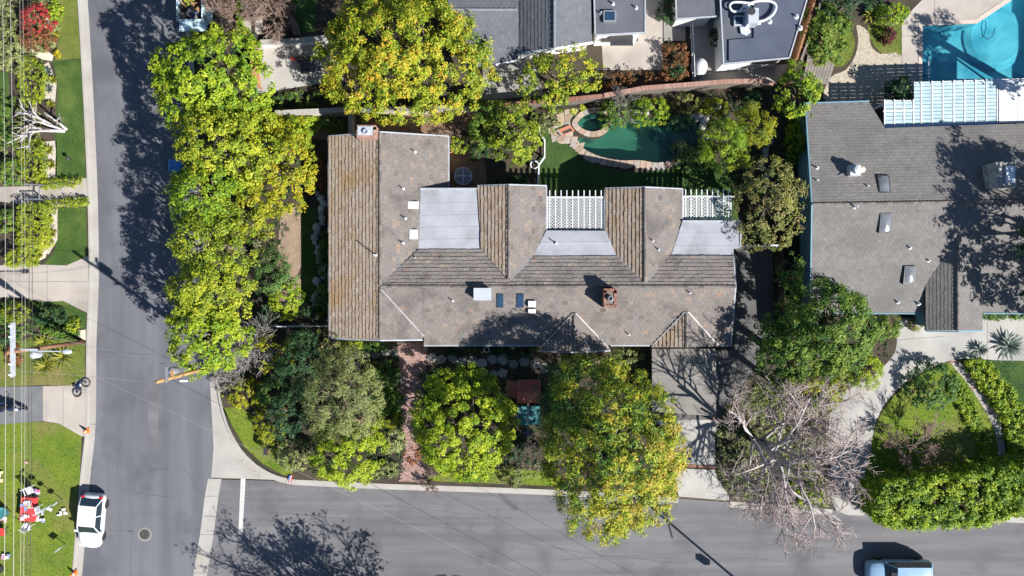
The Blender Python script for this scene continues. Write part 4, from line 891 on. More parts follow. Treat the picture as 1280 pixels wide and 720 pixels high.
def chimney(house, px0, py0, px1, py1, h0, h1, mat, cap='mortar', flue='metal_grey'):
    x0, y0 = W(px0, py1, h1); x1, y1 = W(px1, py0, h1); cx, cy = (x0+x1)/2, (y0+y1)/2; w_, d_ = x1-x0, y1-y0
    root = obj('chimney', MB().box((cx, cy, (h0+h1)/2), (w_, d_, h1-h0)), MATS['mortar'], house); mb = MB(); rnd = random.Random(9); z = h0
    while z < h1 - .02:                      # brick courses proud of the mortar
        for s, (L, ax) in (((0, 1), (w_, 0)), ((0, -1), (w_, 0)), ((1, 0), (d_, 1)), ((-1, 0), (d_, 1))):
            t = -L/2
            while t < L/2 - .02:
                l = min(.2, L/2 - t - .005); c = (cx + (t+l/2 if ax == 0 else s[0]*w_/2), cy + (t+l/2 if ax == 1 else s[1]*d_/2), z+.035); mb.box(c, ((l-.012) if ax == 0 else .03, (l-.012) if ax == 1 else .03, .06), 0, rnd.random()); t += .21
        z += .075
    for i in range(int(w_/.2)+1):            # soldier course round the top
        for s in (-1, 1): mb.box((min(x1-.05, x0+.1+i*.2), cy+s*(d_/2-.08), h1+.03), (.185, .2, .07), 0, rnd.random())
    for i in range(int(d_/.2)):
        for s in (-1, 1): mb.box((cx+s*(w_/2-.08), min(y1-.2, y0+.25+i*.2), h1+.03), (.2, .185, .07), 0, rnd.random())
    obj('bricks', mb, MATS[mat], root, kind='stuff')
    f = MB().lathe((cx, cy-.05, h1), [(.2, 0), (.2, .32), (.14, .33), (.14, .1)], 14); obj('flue', f, MATS[flue], root); return root
chimney(H, 755, 361, 770.5, 384, 3.6, 5.5, 'brick')
chimney(H, 446, 157, 470, 172, 0.1, 5.2, 'brick_pink', flue='metal_light')
obj('chimney_hood', MB().prism(ring([(447,158),(466,158),(466,169),(447,169)], 5.3), 5.28, 5.34), MATS['metal_light'], H)
# low carport roof in front of the garage gable
pl1 = plane_of([(857,430,2.62),(857,516,2.62),(815,470,2.50)]); pl2 = plane_of([(857,430,2.62),(857,516,2.62),(895,470,2.50)])
for pl, pts in ((pl1, [(815,436),(857,436),(857,518),(815,514)]), (pl2, [(857,436),(895,436),(895,520),(857,518)])):
    P = [on_plane(p[0], p[1], pl) for p in pts]; f = obj('carport_roof', MB().prism([(p.x, p.y) for p in P], [p.z-.14 for p in P], [p.z for p in P]), MATS['roll_roof_tan'], H)
    for i in range(11):
        t = (i+.5)/11; A = P[0].lerp(P[3], t); B = P[1].lerp(P[2], t); s = Vector((0, .10, 0)); z = Vector((0, 0, .012)); mb = MB(); mb.add([tuple(p) for p in (A+s+z*.3, A-s+z, B-s+z, B+s+z*.3, A-s-z*.2, B-s-z*.2)], [(0, 1, 2, 3), (1, 4, 5, 2)]); obj('lap_seam', mb, MATS['roll_roof_tan'], f)
for px, py in ((818,508),(892,511),(818,445),(892,445)): x, y = W(px, py, 2.4); obj('carport_post', MB().box((x, y, 1.25), (.12, .12, 2.35)), MATS['wood_dark'], H)
# windows and door in the walls
for px, py, wd in ((455,415.3,1.6),(600,424.4,1.5),(640,424.4,1.5),(790,424.4,1.4),(720,430.4,2.0)):
    x, y = W(px, py, 2.7); o = obj('window', MB().box((x, y-.02, 1.55), (wd+.12, .1, 1.3)), MATS['white_paint'], H); obj('pane', MB().box((x, y-.075, 1.55), (wd, .02, 1.18)), MATS['window_glass'], o)
x, y = W(518, 424, 2.8); x, y = W(562, 424.5, 2.8); o = obj('front_door', MB().box((x, y-.03, 1.12), (.95, .08, 2.05)), MATS['wood_brown'], H); obj('handle', MB().box((x+.35, y-.09, 1.1), (.05, .05, .14)), MATS['metal_light'], o)
for px, wd in ((575,1.8),(640,2.2),(805,2.4)):
    x, y = W(px, 240, 2.9); o = obj('patio_door', MB().box((x, y+.03, 1.2), (wd, .08, 2.1)), MATS['white_paint'], H); obj('pane', MB().box((x, y+.08, 1.22), (wd-.2, .02, 1.9)), MATS['window_glass'], o)

# white lattice pergolas at the back of the house
def pergola(label, x0, x1, y0, y1, h, n, side):
    r = thing('lattice_pergola', label, 'pergola', (*W((x0+x1)/2, (y0+y1)/2, h), .1)); mb = MB()
    X0, Y0 = W(x0, y1, h); X1, Y1 = W(x1, y0, h); s = .20; k = X0 - (Y1-Y0)
    while k < X1:                            # two layers of diagonal laths
        for sg in (1, -1):
            pts = []
            for t in (0, Y1-Y0): pts.append((k + t if sg == 1 else k + (Y1-Y0) - t, Y0 + t))
            (xa, ya), (xb, yb) = pts
            def cl(xa, ya, xb, yb):
                if xa > xb: xa, ya, xb, yb = xb, yb, xa, ya
                if xb <= X0 or xa >= X1: return None
                m = (yb-ya)/(xb-xa)
                if xa < X0: ya += m*(X0-xa); xa = X0
                if xb > X1: yb += m*(X1-xb); xb = X1
                return xa, ya, xb, yb
            c = cl(xa, ya, xb, yb)
            if c and abs(c[2]-c[0]) > .05:
                xa, ya, xb, yb = c; d = Vector((xb-xa, yb-ya, 0)).normalized(); q = Vector((-d.y, d.x, 0))*.021; zz = h + (.0 if sg == 1 else .012)
                A, B = Vector((xa, ya, zz)), Vector((xb, yb, zz)); u = Vector((0, 0, .006)); mb.add([tuple(p) for p in (A+q+u, A-q+u, B-q+u, B+q+u, A+q-u, A-q-u, B-q-u, B+q-u)], [(0,1,2,3),(7,6,5,4),(0,4,5,1),(2,6,7,3),(1,5,6,2),(3,7,4,0)])
        k += s*1.15
    obj('lattice', mb, MATS['white_paint'], r, kind='stuff')
    yt = y0 - 9
    for i in range(n):
        px = x0 + (i+.5)*(x1-x0)/n; bar(r, 'rafter', (px, yt, h-.09), (px, y1, h-.09), .07, .15, 'white_paint'); bar(r, 'top_batten', (px, y0, h+.03), (px, y1, h+.03), .07, .03, 'white_paint')
    bar(r, 'beam', (x0, y0, h-.24), (x1+(4 if side else 0), y0, h-.24), .12, .14, 'white_paint'); bar(r, 'edge_rail', (x0, y0-.6, h+.025), (x1, y0-.6, h+.025), .09, .05, 'white_paint'); bar(r, 'edge_rail', (x0+.4, y0, h+.03), (x0+.4, y1, h+.03), .08, .05, 'white_paint'); bar(r, 'edge_rail', (x1-.4, y0, h+.03), (x1-.4, y1, h+.03), .08, .05, 'white_paint')
    for px in (x0+2, x1-2): x, y = W(px, y0, h); obj('post', MB().box((x, y, h/2-.1), (.11, .11, h-.42)), MATS['white_paint'], r)
    return r
pergola('white lattice pergola between the two middle wings', 683.5, 755, 247, 287.5, 3.1, 10, False)
pergola('white lattice pergola at the right end of the house', 853.5, 914, 246, 276, 3.1, 9, True)

# ================================================================ RIGHT NEIGHBOUR HOUSE
H = thing('neighbour_house', 'large house with plain grey shingle gable roof at the right', 'house', (*W(1150, 260), .1))
house_walls(H, 'wall', [(1014,133),(1086,131),(1100,163),(1325,160),(1325,385),(1019,385)], 2.95, 'stucco_blue')
house_walls(H, 'wall', [(1164,385.4),(1222,385.4),(1222,408),(1164,408)], 2.9, 'stucco_blue')
an = [(1015,255,5.0),(1320,250,5.0),(1010,130,3.0)]; as_ = [(1015,255,5.0),(1320,250,5.0),(1013,391,3.0)]
kw = dict(expo=.24, width=.34, thick=.022)
slope(H, [(1007,130),(1086,127.5),(1106,160),(1106,253.5),(1015,255)], an, 'tile_grey', seed=31, **kw)
slope(H, [(1106,160),(1330,153),(1330,250),(1106,253.5)], an, 'tile_grey', seed=32, **kw)
slope(H, [(1015,255),(1330,250),(1330,391),(1013,391)], as_, 'tile_grey', seed=33, **kw)
hw = 4.38
slope(H, [(1197,296),(1197,413),(1157,413),(1157,331)], [(1197,300,hw),(1197,413,hw),(1157,413,3.05+.75*.0+.45)], 'tile_grey', seed=34, **kw)
slope(H, [(1197,296),(1228,361),(1228,412.5),(1197,413)], [(1197,300,hw),(1197,413,hw),(1228,412,3.55)], 'tile_grey', seed=35, **kw)
ridge(H, (1015,255,5.02), (1330,250,5.02), .09, step=.3); ridge(H, (1197,298,hw+.02), (1197,413,hw+.02), .09, step=.3)
for a, b in (((1006.5,129.5,2.96),(1014.5,255,4.97)), ((1014.5,255,4.97),(1012.5,391.5,2.96)), ((1012,392,2.95),(1157,392,2.95)), ((1157,413.8,3.45),(1197,414.5,4.33)), ((1197,414.5,4.33),(1228.5,413.5,3.5)), ((1228.5,392,2.95),(1330,392,2.95)), ((1007,129,2.95),(1086,126.7,2.95))): bar(H, 'gutter', a, b, .09, .12, 'stucco_blue')
def light2(x, y, w_, d_, h, tilt):
    X, Y = W(x, y, h); f = obj('skylight', MB().prism([(X-w_/2-.07, Y-d_/2-.07), (X+w_/2+.07, Y-d_/2-.07), (X+w_/2+.07, Y+d_/2+.07), (X-w_/2-.07, Y+d_/2+.07)], h-.3, [h+.14-tilt, h+.14-tilt, h+.14+tilt, h+.14+tilt]), MATS['metal_dark'], H)
    g = MB(); prof = []
    for j in range(5):
        for i in range(4):
            u, v = i/3*2-1, j/4*2-1; g.v.append((X+u*w_/2, Y+v*d_/2, h+.15+v*tilt+.12*(1-u*u)*(1-v*v)))
    g.f = [(j*4+i, j*4+i+1, (j+1)*4+i+1, (j+1)*4+i) for j in range(4) for i in range(3)]; g.t = [.5]*len(g.f); obj('dome', g, MATS['skylight_grey'], f, smooth=True)
light2(1104,230,.7,1.15,4.6,-.12); light2(1106,279,.7,1.25,4.65,.12); light2(1136,344,.7,1.15,3.75,.12)
for px, py, h in ((1068,259,4.95),(1084,233,4.6),(1137,310,4.2),(1160,326,3.9),(1122,378,3.2),(1148,380,3.2),(1021,210,4.3),(1021,226,4.5)): pipe(H, px, py, h, .6 if px == 1068 else .3, .055)
x, y = W(1066, 214, 4.6); u_ = obj('roof_ventilator', MB().box((x, y, 4.75), (.75, .75, .6)), MATS['metal_light'], H); obj('cowl', MB().lathe((x+.05, y, 5.05), [(.28, 0), (.3, .2), (.26, .32), (.1, .38)], 16), MATS['white_paint'], u_); obj('side_duct', MB().lathe((x+.55, y+.08, 4.6), [(.22, 0), (.22, .35), (.1, .42)], 14), MATS['slab_cream'], u_); bar(u_, 'brace', (1056,217,4.6), (1042,221,4.4), .05, .05, 'metal_grey')
x, y = W(1250, 220, 5.3); c_ = obj('stone_chimney', MB().box((x, y, 5.0), (1.35, 1.7, 1.7)), MATS['boulder'], H)
mb = MB(); rnd = random.Random(8)
for z in np.arange(4.25, 5.8, .22):
    for s, ax, L in ((-1, 1, 1.7), (1, 1, 1.7), (-1, 0, 1.35), (1, 0, 1.35)):
        t = -L/2
        while t < L/2-.05:
            l = rnd.uniform(.2, .4); l = min(l, L/2-t); q = (x+(s*.675 if ax else t+l/2), y+(t+l/2 if ax else s*.85), z+.1); mb.box(q, (.08 if ax else l-.03, l-.03 if ax else .08, .18), 0, rnd.random()); t += l
for i in range(5):
    for j in range(6): mb.box((x-.54+i*.27, y-.68+j*.27, 5.86), (.24, .24, rnd.uniform(.04, .12)), rnd.gauss(0, .1), rnd.random())
obj('stones', mb, MATS['boulder'], c_, kind='stuff'); obj('cap', MB().box((x+.25, y, 6.0), (.6, 1.15, .2)), MATS['metal_light'], c_)
x, y = W(1009, 160, 2.9)
for py, l in ((275,.9),(170,.7),(345,.9)):
    X, Y = W(1016, py, 1.6); o = obj('window', MB().box((X-.06, Y, 1.6), (.1, l+.12, 1.0)), MATS['white_paint'], H); obj('pane', MB().box((X-.115, Y, 1.6), (.02, l, .88)), MATS['window_glass'], o)
for py in (214,220):
    mb = MB(); X, Y = W(1010, py, 2.5); mb.tube([(X, Y+.5, 2.9), (X-.12, Y+.2, 2.8), (X+.1, Y-.3, 2.6)], .07, 6); obj('cable_bundle', mb, MATS['white_paint'], H)
# polycarbonate patio cover
r = thing('patio_cover', 'white framed patio cover with pale blue translucent panels beside the pool', 'patio cover', (*W(1180, 130, 3), .1)); h = 3.0
top_y = lambda px: 104 - (px-1148)*.035 if px >= 1142 else 126.5
bot_y = lambda px: 160 - (px-1103)*.04
xs_ = [1105.5, 1117.5, 1129.5, 1141.5] + [1151 + i*13.6 for i in range(8)]
edges_ = xs_
for i in range(len(edges_)-1):
    a, b = edges_[i], edges_[i+1]; t0, t1 = top_y((a+b)/2), bot_y((a+b)/2); n = max(5, int((t1-t0)/4.4))
    for j in range(n):
        y0, y1 = t0 + (t1-t0)*j/n, t0 + (t1-t0)*(j+1)/n
        q = ring([(a+1.0, y0+.3), (b-1.0, y0+.3), (b-1.0, y1-.3), (a+1.0, y1-.3)], h); obj('panel', MB().prism(q, h-.01, h+.012 + .01*(j % 2)), MATS['polycarbonate'], r)
for px in edges_: bar(r, 'rafter', (px, top_y(px+.1)-2, h-.02), (px, bot_y(px), h-.02), .09, .14, 'white_paint')
for t in (.33, .66): bar(r, 'purlin', (1142, 104+t*56, h-.1), (1247, 100+t*56, h-.1), .07, .08, 'white_paint')
bar(r, 'purlin', (1104,139,h+.03), (1143,137.5,h+.03), .1, .05, 'white_paint')
bar(r, 'edge_beam', (1103,161,h-.05), (1247,155.5,h-.05), .14, .2, 'blue_plastic'); bar(r, 'edge_beam', (1142,104,h-.12), (1285,99,h-.12), .12, .16, 'white_paint'); bar(r, 'edge_beam', (1103,126.5,h-.12), (1142,126.5,h-.12), .12, .16, 'white_paint')
for px, py in ((1107,129),(1150,106),(1200,104),(1246,103)): x, y = W(px, py, h); obj('post', MB().box((x, y, h/2-.06), (.12, .12, h-.35)), MATS['white_paint'], r)
r = thing('patio_roof', 'solid white flat patio roof at the right edge beside the translucent cover', 'patio cover', (*W(1265, 130, 3), .1))
for a, b in ((1249,1271.5),(1272,1294),(1294.5,1320)): obj('roof_sheet', MB().prism(ring([(a,101-(a-1249)*.03),(b,101-(b-1249)*.03),(b,154-(b-1249)*.03),(a,154-(a-1249)*.03)], 3.1), 3.0, 3.1), MATS['white_paint'], r)
for px, py in ((1256,103),(1312,102)): x, y = W(px, py, 3); obj('post', MB().box((x, y, 1.55), (.12, .12, 2.8)), MATS['white_paint'], r)

# ================================================================ TOP HOUSES
H = thing('slate_house', 'dark slate-grey gabled house at the top centre', 'house', (*W(680, 10), .1))
house_walls(H, 'wall', [(650,-40),(736,-40),(736,48),(650,60)], 2.9, 'stucco_white'); house_walls(H, 'wall', [(560,-38),(649.5,-38),(649.5,66),(590,74)], 2.5, 'stucco_white')
kw = dict(expo=.3, width=.36, thick=.03)
slope(H, [(646,-45),(693,-45),(693,60),(646,68)], [(693,-45,4.5),(693,60,4.5),(646,60,3.0)], 'tile_slate', seed=41, **kw)
slope(H, [(693,-45),(740,-45),(740,53),(693,60)], [(693,-45,4.5),(693,60,4.5),(740,53,3.0)], 'tile_slate', seed=42, **kw)
slope(H, [(560,12),(648,12),(648,74),(585,86)], [(560,12,3.9),(648,12,3.9),(600,80,2.6)], 'tile_slate', seed=43, **kw)
slope(H, [(560,-45),(648,-45),(648,12),(560,12)], [(560,12,3.9),(648,12,3.9),(600,-45,2.8)], 'tile_slate', seed=44, **kw)
ridge(H, (693,-45,4.52), (693,60,4.52), .1, 'metal_grey'); ridge(H, (560,12,3.92), (646,12,3.92), .1, 'metal_grey')
for a, b in (((620,81,2.55),(648,74.5,2.58)), ((646,68.5,2.95),(693,61,4.45)), ((693,61,4.45),(741,53.5,2.95))): bar(H, 'gutter', a, b, .16, .14, 'white_paint')
H = thing('flat_slate_house', 'small flat dark-roofed building with one skylight at the top', 'house', (*W(772, 10), .1))
house_walls(H, 'wall', [(747,-30),(801,-30),(801,39),(747,42)], 3.05, 'stucco_white')
obj('flat_roof', MB().prism(ring([(742,-34),(806,-34),(806,40.5),(744,43.5)], 3.2), 3.055, 3.2), MATS['flat_slate'], H)
for a, b in (((744,43.8,3.2),(806,40.8,3.2)), ((806.3,-34,3.2),(806.3,41,3.2)), ((741.7,-34,3.2),(744,44,3.2))): bar(H, 'roof_edge', a, b, .1, .12, 'gutter_paint')
x, y = W(762, 21, 3.3); o = obj('skylight', MB().box((x, y, 3.32), (.95, .85, .3)), MATS['metal_grey'], H); obj('pane', MB().box((x, y, 3.485), (.72, .62, .03)), MATS['skylight_glass'], o)
for px, py in ((751,17),(795,10),(766,5)): pipe(H, px, py, 3.2, .35, .06, 'metal_light')
x, y = W(773, 46, 3.0); x, y = (W(773, 42, 3.05)); 
for px in (765,785): X, Y = W(px, 42-(px-747)*.055, 3.05); o = obj('window', MB().box((X, Y-.03, 1.6), (1.2, .08, 1.1)), MATS['white_paint'], H); obj('pane', MB().box((X, Y-.08, 1.6), (1.08, .02, .98)), MATS['window_glass'], o)
obj('awning', MB().box((*W(777,50,2.4), 2.35), (1.7, .8, .06)), MATS['metal_dark'], H)
H = thing('flat_roof_house', 'dark flat-roofed house with rooftop cooling unit at the top right of centre', 'house', (*W(945, 20), .1))
house_walls(H, 'wall', [(903,-30),(1008,-30),(983,69),(907,76)], 3.05, 'stucco_white'); house_walls(H, 'wall', [(849,-30),(894,-30),(892,17),(849,19)], 2.8, 'stucco_white')
obj('flat_roof', MB().prism(ring([(899,-34),(1018,-34),(986,72),(905,79.5)], 3.2), 3.055, 3.2), MATS['flat_dark'], H)
obj('raised_roof', MB().prism(ring([(911,50),(942,47.5),(942,-34),(1014,-34),(984,70),(911,76)], 3.3), 3.203, 3.34), MATS['flat_dark'], H)
obj('flat_roof', MB().prism(ring([(844,-34),(897.5,-34),(896,20),(846,23.5)], 2.95), 2.805, 2.95), MATS['flat_slate'], H)
for a, b in (((905,80,3.2),(986.5,72.5,3.2)), ((986.5,72.5,3.2),(1018.5,-34,3.2)), ((904.5,80,3.2),(898.5,-34,3.2)), ((846,24,2.95),(896,20.5,2.95)), ((845.5,24,2.95),(843.5,-34,2.95))): bar(H, 'roof_edge', a, b, .1, .14, 'gutter_paint')
x, y = W(965, 72, 3.0); o = obj('window', MB().box((*W(955,74.5,2.4), 1.9), (2.2, .14, .9)), MATS['metal_dark'], H)
x, y = W(938, 24, 3.6); ac = thing('cooling_unit', 'pale blue metal cooling unit with white ducts on the dark flat roof', 'air conditioner', (x, y, 3.34))
obj('casing', MB().box((x, y, 3.85), (.75, 1.1, 1.02)), MATS['metal_light'], ac); obj('fan', MB().lathe((x-.15, y+.3, 4.36), [(.28, 0), (.28, .05), (.22, .06)], 16), MATS['metal_dark'], ac)
for pts, r in (([(941,18),(934,10),(938,4),(950,1),(964,2),(970,8),(966,18),(956,25),(948,27)], .10), ([(936,12),(926,14),(916,14),(912,8),(916,3),(930,3),(942,5)], .09), ([(936,14),(930,9),(925,14)], .08)):
    q = smooth_ring(pts, 4, False); mb = MB(); mb.tube([W3(p[0], p[1], 3.6) for p in q], r, 8); obj('duct', mb, MATS['white_paint'], ac, smooth=True)
x, y = W(924, 26, 3.4); sk = obj('skylight', MB().box((x, y, 3.3), (.75, .75, .3)), MATS['metal_light'], H); obj('pane', MB().box((x, y, 3.46), (.55, .55, .03)), MATS['skylight_glass'], sk)
for px, py in ((962,27),(948,28),(995,21),(1000,35)): pipe(H, px, py, 3.34, .3, .08, 'metal_light')
x, y = W(932, 38, 3.5); cv = obj('plastic_sheet', MB().prism([(x-.4,y+.3),(x+.2,y+.35),(x+.42,y-.1),(x+.1,y-.35),(x-.3,y-.2)], 3.3, 3.42), MATS['metal_light'], None); tag(cv, 'crumpled pale blue sheet below the rooftop cooling unit', 'sheet')
# ================================================================ WALLS AND FENCES
def brick_wall(label, line, h, th, mat, capmat, body='mortar', name='garden_wall', cap_w=None):
    pts = [W(*p) for p in line]; cx, cy = pts[len(pts)//2]; r = thing(name, label, 'wall', (cx, cy, .1)); mb, cb = MB(), MB(); rnd = random.Random(len(label))
    for i in range(len(pts)-1):
        (xa, ya), (xb, yb) = pts[i], pts[i+1]; L = math.hypot(xb-xa, yb-ya); a = math.atan2(yb-ya, xb-xa); mb.box(((xa+xb)/2, (ya+yb)/2, h/2), (L+.02, th, h), a)
        n = int(L/.11)
        for k in range(n):
            t = (k+.5)/n; cb.box((xa+(xb-xa)*t, ya+(yb-ya)*t, h+.035+rnd.uniform(0, .012)), (.098, (cap_w or th+.06), .07), a + rnd.gauss(0, .015), rnd.random())
    obj('body', mb, MATS[body], r); obj('cap_bricks', cb, MATS[capmat], r, kind='stuff'); return r
brick_wall('red brick capped wall along the back of the pool garden', [(752,126),(800,117),(850,113),(900,109),(948,108),(958,112)], 1.6, .28, 'brick', 'brick_pink')
brick_wall('brown brick wall behind the tree at the back of the patio', [(600,142),(640,136),(700,131),(752,126)], 1.5, .25, 'brick', 'brick')
def plain_wall(label, line, h, th, mat, capm='concrete', name='garden_wall'):
    pts = [W(*p) for p in line]; r = thing(name, label, 'wall', (*pts[0], .1)); mb, cb = MB(), MB()
    for i in range(len(pts)-1):
        (xa, ya), (xb, yb) = pts[i], pts[i+1]; L = math.hypot(xb-xa, yb-ya); a = math.atan2(yb-ya, xb-xa); mb.box(((xa+xb)/2, (ya+yb)/2, h/2), (L+.02, th, h), a)
        k = max(1, int(L/.42))
        for j in range(k):
            t = (j+.5)/k; o = obj('cap_stone', MB().box((xa+(xb-xa)*t, ya+(yb-ya)*t, h+.042+.004*(j % 2)), (L/k-.012, th+.06, .08), a), MATS[capm], r)
    obj('body', mb, MATS[mat], r); return r
plain_wall('pale block wall above the left wing of the house', [(352,147),(400,145),(440,143)], 1.6, .3, 'stucco_cream', 'concrete')
plain_wall('brown block wall behind the left wing of the house', [(441,143),(500,142),(560,140),(598,142)], 1.5, .28, 'stucco_cream', 'concrete_dull')
plain_wall('low white wall along the top of the concrete patio', [(330,58),(372,56),(415,52)], .9, .35, 'stucco_white', 'concrete')
plain_wall('short white wall dropping towards the left wing of the house', [(443,144),(443,175)], 1.6, .2, 'stucco_cream', 'concrete')
def board_fence(label, line, h, mat, name='board_fence'):
    pts = [W(*p) for p in line]; r = thing(name, label, 'fence', (*pts[0], .1)); mb, rl = MB(), MB(); rnd = random.Random(len(label)+4)
    for i in range(len(pts)-1):
        (xa, ya), (xb, yb) = pts[i], pts[i+1]; L = math.hypot(xb-xa, yb-ya); a = math.atan2(yb-ya, xb-xa); n = int(L/.15)
        for k in range(n):
            t = (k+.5)/n; mb.box((xa+(xb-xa)*t, ya+(yb-ya)*t, h/2+.05), (.14, .03, h+rnd.uniform(-.02, .02)), a, rnd.random())
        rl.box(((xa+xb)/2, (ya+yb)/2, h+.09), (L, .14, .05), a)
        for k in range(int(L/2.4)+1):
            t = k/max(1, int(L/2.4)); o = obj('post', MB().box((xa+(xb-xa)*t - .08*math.sin(a), ya+(yb-ya)*t + .08*math.cos(a), h/2+.1), (.1, .1, h), a), MATS[mat], r)
    obj('boards', mb, MATS[mat], r, kind='stuff'); obj('cap_rail', rl, MATS[mat], r); return r
board_fence('tall brown board fence slanting down beside the flat-roofed house', [(1014,-20),(1001,30),(976,108)], 2.0, 'wood_brown')
board_fence('weathered second board fence just right of the tall brown one', [(1023,-20),(1009,32),(990,84)], 1.8, 'wood_grey')
board_fence('orange-brown board fence left of the concrete patio', [(322,60),(327,112)], 1.8, 'wood_orange')
board_fence('dark board fence between driveway and the right neighbour', [(968,312),(974,420)], 1.7, 'wood_dark')
# thin white fences
def rail_fence(label, line, h, name='rail_fence', mat='white_paint', w_=.08):
    pts = [W(*p) for p in line]; r = thing(name, label, 'fence', (*pts[0], .1))
    for i in range(len(pts)-1):
        for z in (h, h*.45): mb = MB().tube([(*pts[i], z), (*pts[i+1], z)], w_/2, 6); obj('rail', mb, MATS[mat], r)
    for p in pts: obj('post', MB().tube([(*p, .05), (*p, h+.04)], w_*.6, 8), MATS[mat], r)
    return r
rail_fence('crooked white rail fence between patio and pool lawn', [(674,152),(673.5,166),(680,178),(680,198),(673,208),(672,232)], .9, w_=.13)
rail_fence('straight white rail fence from the bushes to the left wall of the house', [(343,407),(362,407.5),(385,407),(413,407)], 1.0)
rail_fence('white pipe fence dividing the patio of the flat-roofed house', [(861,26),(862,48),(863,70),(864,100)], 1.2)
r = thing('driveway_gate', 'white beam gate across the drive at the right end of the house', 'gate', (*W(950, 310), .1))
bar(r, 'top_beam', (918,308,2.2), (946,307.5,2.2), .14, .16, 'white_paint'); bar(r, 'top_beam', (946,307.5,2.2), (974,306.5,2.2), .12, .14, 'white_paint')
for px in (919,924,972): x, y = W(px, 308, 2.2); obj('post', MB().box((x, y, 1.1), (.12, .12, 2.1)), MATS['white_paint'], r)
for i in range(9): x, y = W(927+i*5, 308, 2); obj('picket', MB().box((x, y, .95), (.06, .03, 1.6)), MATS['white_paint'], r)
# curved red wall at the top
line = smooth_ring([(330,-14),(345,3),(360,18),(370,32),(373,46)], 3, False)
brick_wall('curved red brick wall at the top left beside a dark lawn', line, .7, .4, 'brick', 'brick', name='curved_wall')
# ================================================================ STREET POLES AND WIRES
def pole(label, base, top_px, h, mat, r=.16, name='utility_pole'):
    x, y = W(*base); X, Y = W(*top_px, h); rt = thing(name, label, 'utility pole', (x, y, 0)); mb = MB(); mb.tube([(x, y, -.2), ((x+X)/2, (y+Y)/2, h/2), (X, Y, h)], [r, r*.88, r*.72], 12); obj('shaft', mb, MATS[mat], rt, smooth=True); return rt, X, Y
p1, PX, PY = pole('tall reddish-brown wooden utility pole with cross-arms at the left edge', (105,427), (8,441), 9.6, 'pole_wood', .17)
def post_box(parent, name, c, d, mat): return obj(name, MB().box(c, d), MATS[mat], parent)
for dx, z in ((0, 9.3), (-.32, 8.6)):
    b = obj('cross_arm', MB().box((PX+.16+dx, PY+.15, z), (.14, 3.6, .16)), MATS['metal_light'], p1)
    for k in (-1.6, -.9, .9, 1.6): obj('insulator', MB().lathe((PX+.16+dx, PY+.15+k, z+.08), [(.07, 0), (.1, .06), (.05, .12), (.08, .18), (.03, .24)], 8), MATS['white_plastic'], b)
post_box(p1, 'brace', (PX+.3, PY+.1, 8.2), (1.7, .1, .12), 'metal_light')
la = obj('lamp_arm', MB().tube([(PX, PY, 7.6), (PX+1.2, PY-.02, 7.85), (PX+2.7, PY-.05, 7.9)], [.06, .05, .045], 8), MATS['metal_light'], p1)
hb = MB().lathe((0, 0, 0), [(.05, 0), (.16, .05), (.19, .12), (.12, .18)], 12); hb.v = [(PX+3.0+v[0]*2.0, PY-.06+v[1], 7.82+v[2]) for v in hb.v]; obj('lamp_head', hb, MATS['metal_light'], la, smooth=True)
tr = MB(); tr.lathe((PX+.35, PY-.35, 6.6), [(.22, 0), (.25, .08), (.25, .75), (.18, .85)], 14); obj('transformer', tr, MATS['metal_light'], p1, smooth=True)
p2, QX, QY = pole('leaning-looking yellow-brown utility pole rising through the corner trees', (287,452), (196,477.5), 12.2, 'pole_yellow', .15)
for z, mt, w_ in ((11.4,'metal_grey',1.0), (10.6,'wood_orange',.4)): 
    t = z/12.2; bx, by = W(287, 452); X, Y = bx+(QX-bx)*t, by+(QY-by)*t; obj('cross_arm', MB().box((X+.25, Y+.35, z), (.14, w_, .14)), MATS[mt], p2)
X, Y = bx+(QX-bx)*.8, by+(QY-by)*.8; obj('transformer', MB().lathe((X-.1, Y+.4, 9.2), [(.24, 0), (.27, .1), (.27, .8), (.16, .9)], 14), MATS['metal_grey'], p2, smooth=True); obj('guy_bracket', MB().box((X+.3, Y-.35, 9.0), (.5, .12, .1)), MATS['white_paint'], p2)
p3, SX, SY = pole('street light pole below the frame casting its shadow on the side street', (962,760), (962,760), 8.0, 'metal_grey', .10, 'street_light'); p3['category'] = 'street light'
p3.children[0].data.update(); x, y = W(962, 760); obj('lamp_arm', MB().tube([(x, y, 7.6), (x-.2, y+1.6, 7.9)], .05, 8), MATS['metal_grey'], p3); obj('lamp_head', MB().box((x-.25, y+1.9, 7.88), (.26, .7, .16)), MATS['metal_grey'], p3)
obj('junction_box', MB().box((x-.02, y+.05, 5.2), (.45, .4, .7)), MATS['metal_grey'], p3)
def wire(label, pts, r=.012, mat='wire', sag=.4):
    A, B = Vector(pts[0]), Vector(pts[1]); q = []
    for i in range(17): t = i/16; p = A.lerp(B, t); p.z -= sag*4*t*(1-t); q.append(p)
    o = obj('overhead_wire', MB().tube(q, r, 5), MATS[mat], None); tag(o, label, 'wire', 'overhead wires'); return o
for i, (xa, xb, h, rr, m, lb) in enumerate([(2.5,5,9.4,.014,'wire','leftmost overhead wire running the full height at the left edge'), (12,16.5,9.2,.014,'wire','second bright overhead wire from the left edge'), (24,25,8.6,.009,'wire','thin overhead wire third from the left edge'), (28,29,8.6,.009,'wire','thin overhead wire fourth from the left edge'), (34,33,8.0,.016,'wire_dark','dark overhead cable fifth from the left edge'), (38,37,7.6,.018,'wire_dark','thick dark communication cable furthest from the left edge')]):
    wire(lb, [W3(xa, -40, h), W3(xb, 760, h)], rr, m, .25)
wire('overhead wire slanting from the left pole across both streets', [(PX, PY+.3, 7.4), W3(905, 850, 6.6)], .010, 'wire', .8)
